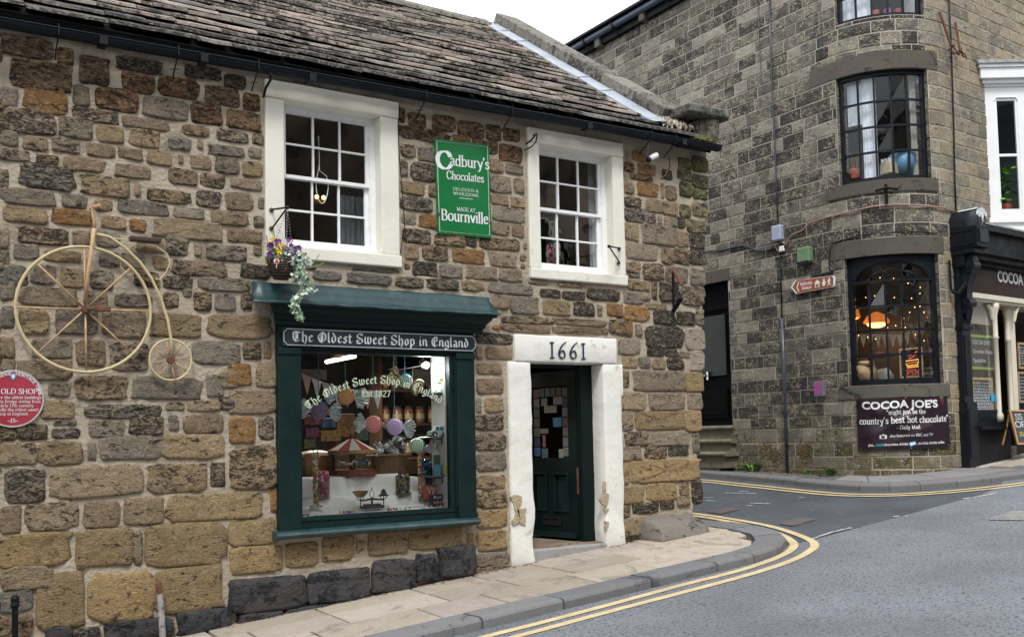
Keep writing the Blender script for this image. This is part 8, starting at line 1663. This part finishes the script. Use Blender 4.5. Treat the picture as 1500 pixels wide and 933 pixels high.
q = MB(); write(q, '10-5', lambda x, y, o: mapP(.2 + x * .013, .24 + y * .008, .002 + o), nib=(2, 2, 0), serif=False); part(q, 'chalk_writing', mat('chalk_yellow', (.55, .5, .15), .9), ab, kind='stuff')
q = MB(); q.mbox(lambda u, z, o: mapC(va + u * W_, za + z * H_, .12 + .12 * z), 0, 1, 0, 1, 0, .02) if 0 else q.tube([mapC(va + .05, za, .14), mapC(va + .05, za + H_ * .9, .27)], .015, 5); q.tube([mapC(va + W_ - .05, za, .14), mapC(va + W_ - .05, za + H_ * .9, .27)], .015, 5); part(q, 'rear_leg', 'frame_orange', ab)
# hooked iron bracket at the corner
hk = thing('iron_hook', mapB(1.72, 3.6, .05), 'black iron rod with cup-shaped hook on the corner stonework', 'hook'); q = MB(); q.tube([mapB(1.68, 4.0, .05), mapB(1.69, 3.55, .05)], .016, 6); part(q, 'rod', 'black_paint', hk); q = MB(); q.tube([mapB(1.69, 3.55, .06), mapB(1.74, 3.50, .12), mapB(1.82, 3.66, .2)], [.03, .035, .03], 8); part(q, 'cup', 'black_paint', hk)
# ---- white bay window
bay = thing('bay_window', mapC(1.5, 4.7, .3), 'white painted wooden bay window above the cafe name board', 'bay window')
BD = Vector((.84, -.542, 0)).normalized(); BN = Vector((-BD.y * -1, -BD.x, 0)); BN = Vector((BD.y, -BD.x, 0))
bo = mapC(onC(1441, 133, 0)[0], 0, 0)
def mapY(u, z, o=0): return bo + BD * u + BN * o + Vector((0, 0, z))
def by(x, y, off=0.0):
    d = ray(x, y); t = (bo + BN * off - CAMP).dot(BN) / d.dot(BN); P = CAMP + d * t; return ((P - bo).dot(BD), P.z)
zt_, zb_ = by(1450, 128)[1], by(1455, 322)[1]; w0, w1 = by(1463, 230)[0], by(1492, 230)[0]; wz1, wz0, wzm = by(1478, 146)[1], by(1478, 308)[1], by(1478, 227)[1]; UE = 1.05
q = MB(); q.mbox(mapY, 0, w0 - .02, zb_, zt_, -.08, 0); q.mbox(mapY, w1 + .02, UE, zb_, zt_, -.08, 0); q.mbox(mapY, w0 - .02, w1 + .02, wz1 + .02, zt_, -.08, 0); q.mbox(mapY, w0 - .02, w1 + .02, zb_, wz0 - .02, -.08, 0)
mat('bay_white', (.80, .81, .82), .35, .03, 5, bump=.1, bscale=20); part(q, 'canted_side', 'bay_white', bay)
q = MB(); q.mbox(mapY, -.03, UE, zb_ - .05, zb_, -.08, .04); q.mbox(mapY, -.0, UE, zb_ - .45, zb_ - .05, -.08, .0); q.mbox(mapY, .10, UE - .1, zb_ - .36, zb_ - .14, .0, .012); part(q, 'apron', 'bay_white', bay)
q = MB(); q.mbox(mapY, -.10, UE + .1, zt_ + .10, zt_ + .26, -.2, .14); q.mbox(mapY, -.05, UE + .05, zt_ + .04, zt_ + .10, -.2, .08); q.mbox(mapY, -.01, UE, zt_, zt_ + .04, -.2, .03); q.mbox(mapY, -.13, UE + .1, zt_ + .26, zt_ + .31, -.2, .17); part(q, 'cornice', 'bay_white', bay)
q = MB(); q.mbox(mapY, -.16, UE + .1, zt_ + .31, zt_ + .36, -.3, .2); part(q, 'lead_roof', 'lead_dirty', bay)
q = MB(); random.seed(8)
for k in range(8): u = -.12 + .14 * k; q.cur = (.2, .2, .2, .5); q.add([mapY(u, zt_ + .36, .1), mapY(u + .16, zt_ + .36, .12), mapY(u + .14, zt_ + .37 + random.random() * .05, 0), mapY(u, zt_ + .38 + random.random() * .04, -.05)], [(0, 1, 2, 3)])
part(q, 'torn_flashing', 'torn_white', bay)
for nm, a, c in (('upper_sash', wzm, wz1), ('lower_sash', wz0, wzm)):
    q = MB(); f_ = .035; q.mbox(mapY, w0 - .02, w0 + .012, a, c, -.05, -.01); q.mbox(mapY, w1 - .012, w1 + .02, a, c, -.05, -.01); q.mbox(mapY, w0 - .02, w1 + .02, a - .02, a + .02, -.052, -.012); q.mbox(mapY, w0 - .02, w1 + .02, c - .012, c + .02, -.054, -.014); s_ = part(q, nm, 'bay_white', bay)
    q = MB(); q.face([mapY(w0, a, -.03), mapY(w1, a, -.03), mapY(w1, c, -.03), mapY(w0, c, -.03)]); part(q, 'pane', 'shopfront_glass', s_)
q = MB()
for pts in (((w0 - .03, wz1 - .02), (w0 - .0, wz1 + .035), (w1, wz1 + .035), (w1 + .03, wz1 - .02)),): q.tube([mapY(u, z, .004) for u, z in pts], .010, 5)
part(q, 'arch_moulding', 'bay_white', bay)
q = MB(); q.face([mapY(0, zb_, -.09), mapY(0, zt_, -.09), mapY(0, zt_, -1.5), mapY(0, zb_, -1.5)]); q.face([mapY(-.5, zb_ - .01, -.09), mapY(UE, zb_ - .01, -.09), mapY(UE, zb_ - .01, -2), mapY(-.5, zb_ - .01, -2)]); q.face([mapY(-.5, zb_, -1.6), mapY(2, zb_, -1.6), mapY(2, zt_, -1.6), mapY(-.5, zt_, -1.6)]); q.face([mapY(-.5, zt_, -.09), mapY(2, zt_, -.09), mapY(2, zt_, -2), mapY(-.5, zt_, -2)]); part(q, 'room_lining', mat('bay_room', (.10, .13, .15), .8), bay)
# front face of the bay beyond the frame
be = mapY(UE, 0, 0); q = MB(); q.mbox(lambda u, z, o: be + DC * u + NC * o + Vector((0, 0, z)), 0, 2.2, zb_ - .45, wz0, -.08, 0); q.mbox(lambda u, z, o: be + DC * u + NC * o + Vector((0, 0, z)), 0, 2.2, wz1, zt_ + .26, -.08, 0); FM = lambda u, z, o: be + DC * u + NC * o + Vector((0, 0, z))
for ua, ub in ((0, .12), (.70, .84), (1.36, 1.50), (2.08, 2.2)): q.mbox(FM, ua, ub, wz0, wz1, -.08, 0)
part(q, 'front', 'bay_white', bay)
for ua, ub in ((.12, .70), (.84, 1.36), (1.50, 2.08)):
    q = MB(); q.mbox(FM, ua, ub, wzm - .02, wzm + .02, -.05, -.01); s_ = part(q, 'meeting_rail', 'bay_white', bay); q = MB(); q.face([FM(ua, wz0, -.04), FM(ub, wz0, -.04), FM(ub, wz1, -.04), FM(ua, wz1, -.04)]); part(q, 'pane', 'shopfront_glass', s_)
q = MB(); q.mbox(FM, -.1, 2.3, zt_ + .10, zt_ + .26, -.2, .14); q.mbox(FM, -.1, 2.3, zt_ + .26, zt_ + .36, -.5, .18); part(q, 'front_cornice', 'bay_white', bay)
pp2 = mapY((w0 + w1) / 2 + .01, wz0 + .0, -.17); pt2 = thing('houseplant', pp2, 'leafy green houseplant in a red pot behind the white bay window', 'houseplant')
q = MB(); q.lathe([(.07, 0), (.09, .13), (.001, .13)], pp2, 12); part(q, 'pot', 'terracotta', pt2); random.seed(10)
for k in range(60):
    c = pp2 + Vector((random.gauss(0, .08), random.gauss(0, .05), .16 + random.random() * .55)); q = MB(); q.cur = random.choice([(.06, .22, .02, 1), (.12, .34, .03, 1), (.20, .45, .06, 1)]); a = random.uniform(0, 6.28); d = Vector((math.cos(a), math.sin(a), -.5)).normalized(); s_ = d.cross(Vector((0, 0, 1))).normalized(); l = random.uniform(.09, .16)
    q.face([c, c + d * l * .4 + s_ * l * .35, c + d * l * .8 + s_ * l * .2, c + d * l, c + d * l * .8 - s_ * l * .2, c + d * l * .4 - s_ * l * .35]); part(q, 'leaf', SW, pt2)
q = MB(); q.tube([pp2 + Vector((0, 0, .1)), pp2 + Vector((.02, 0, .7))], .008, 5); part(q, 'stem', 'leaf_green', pt2)
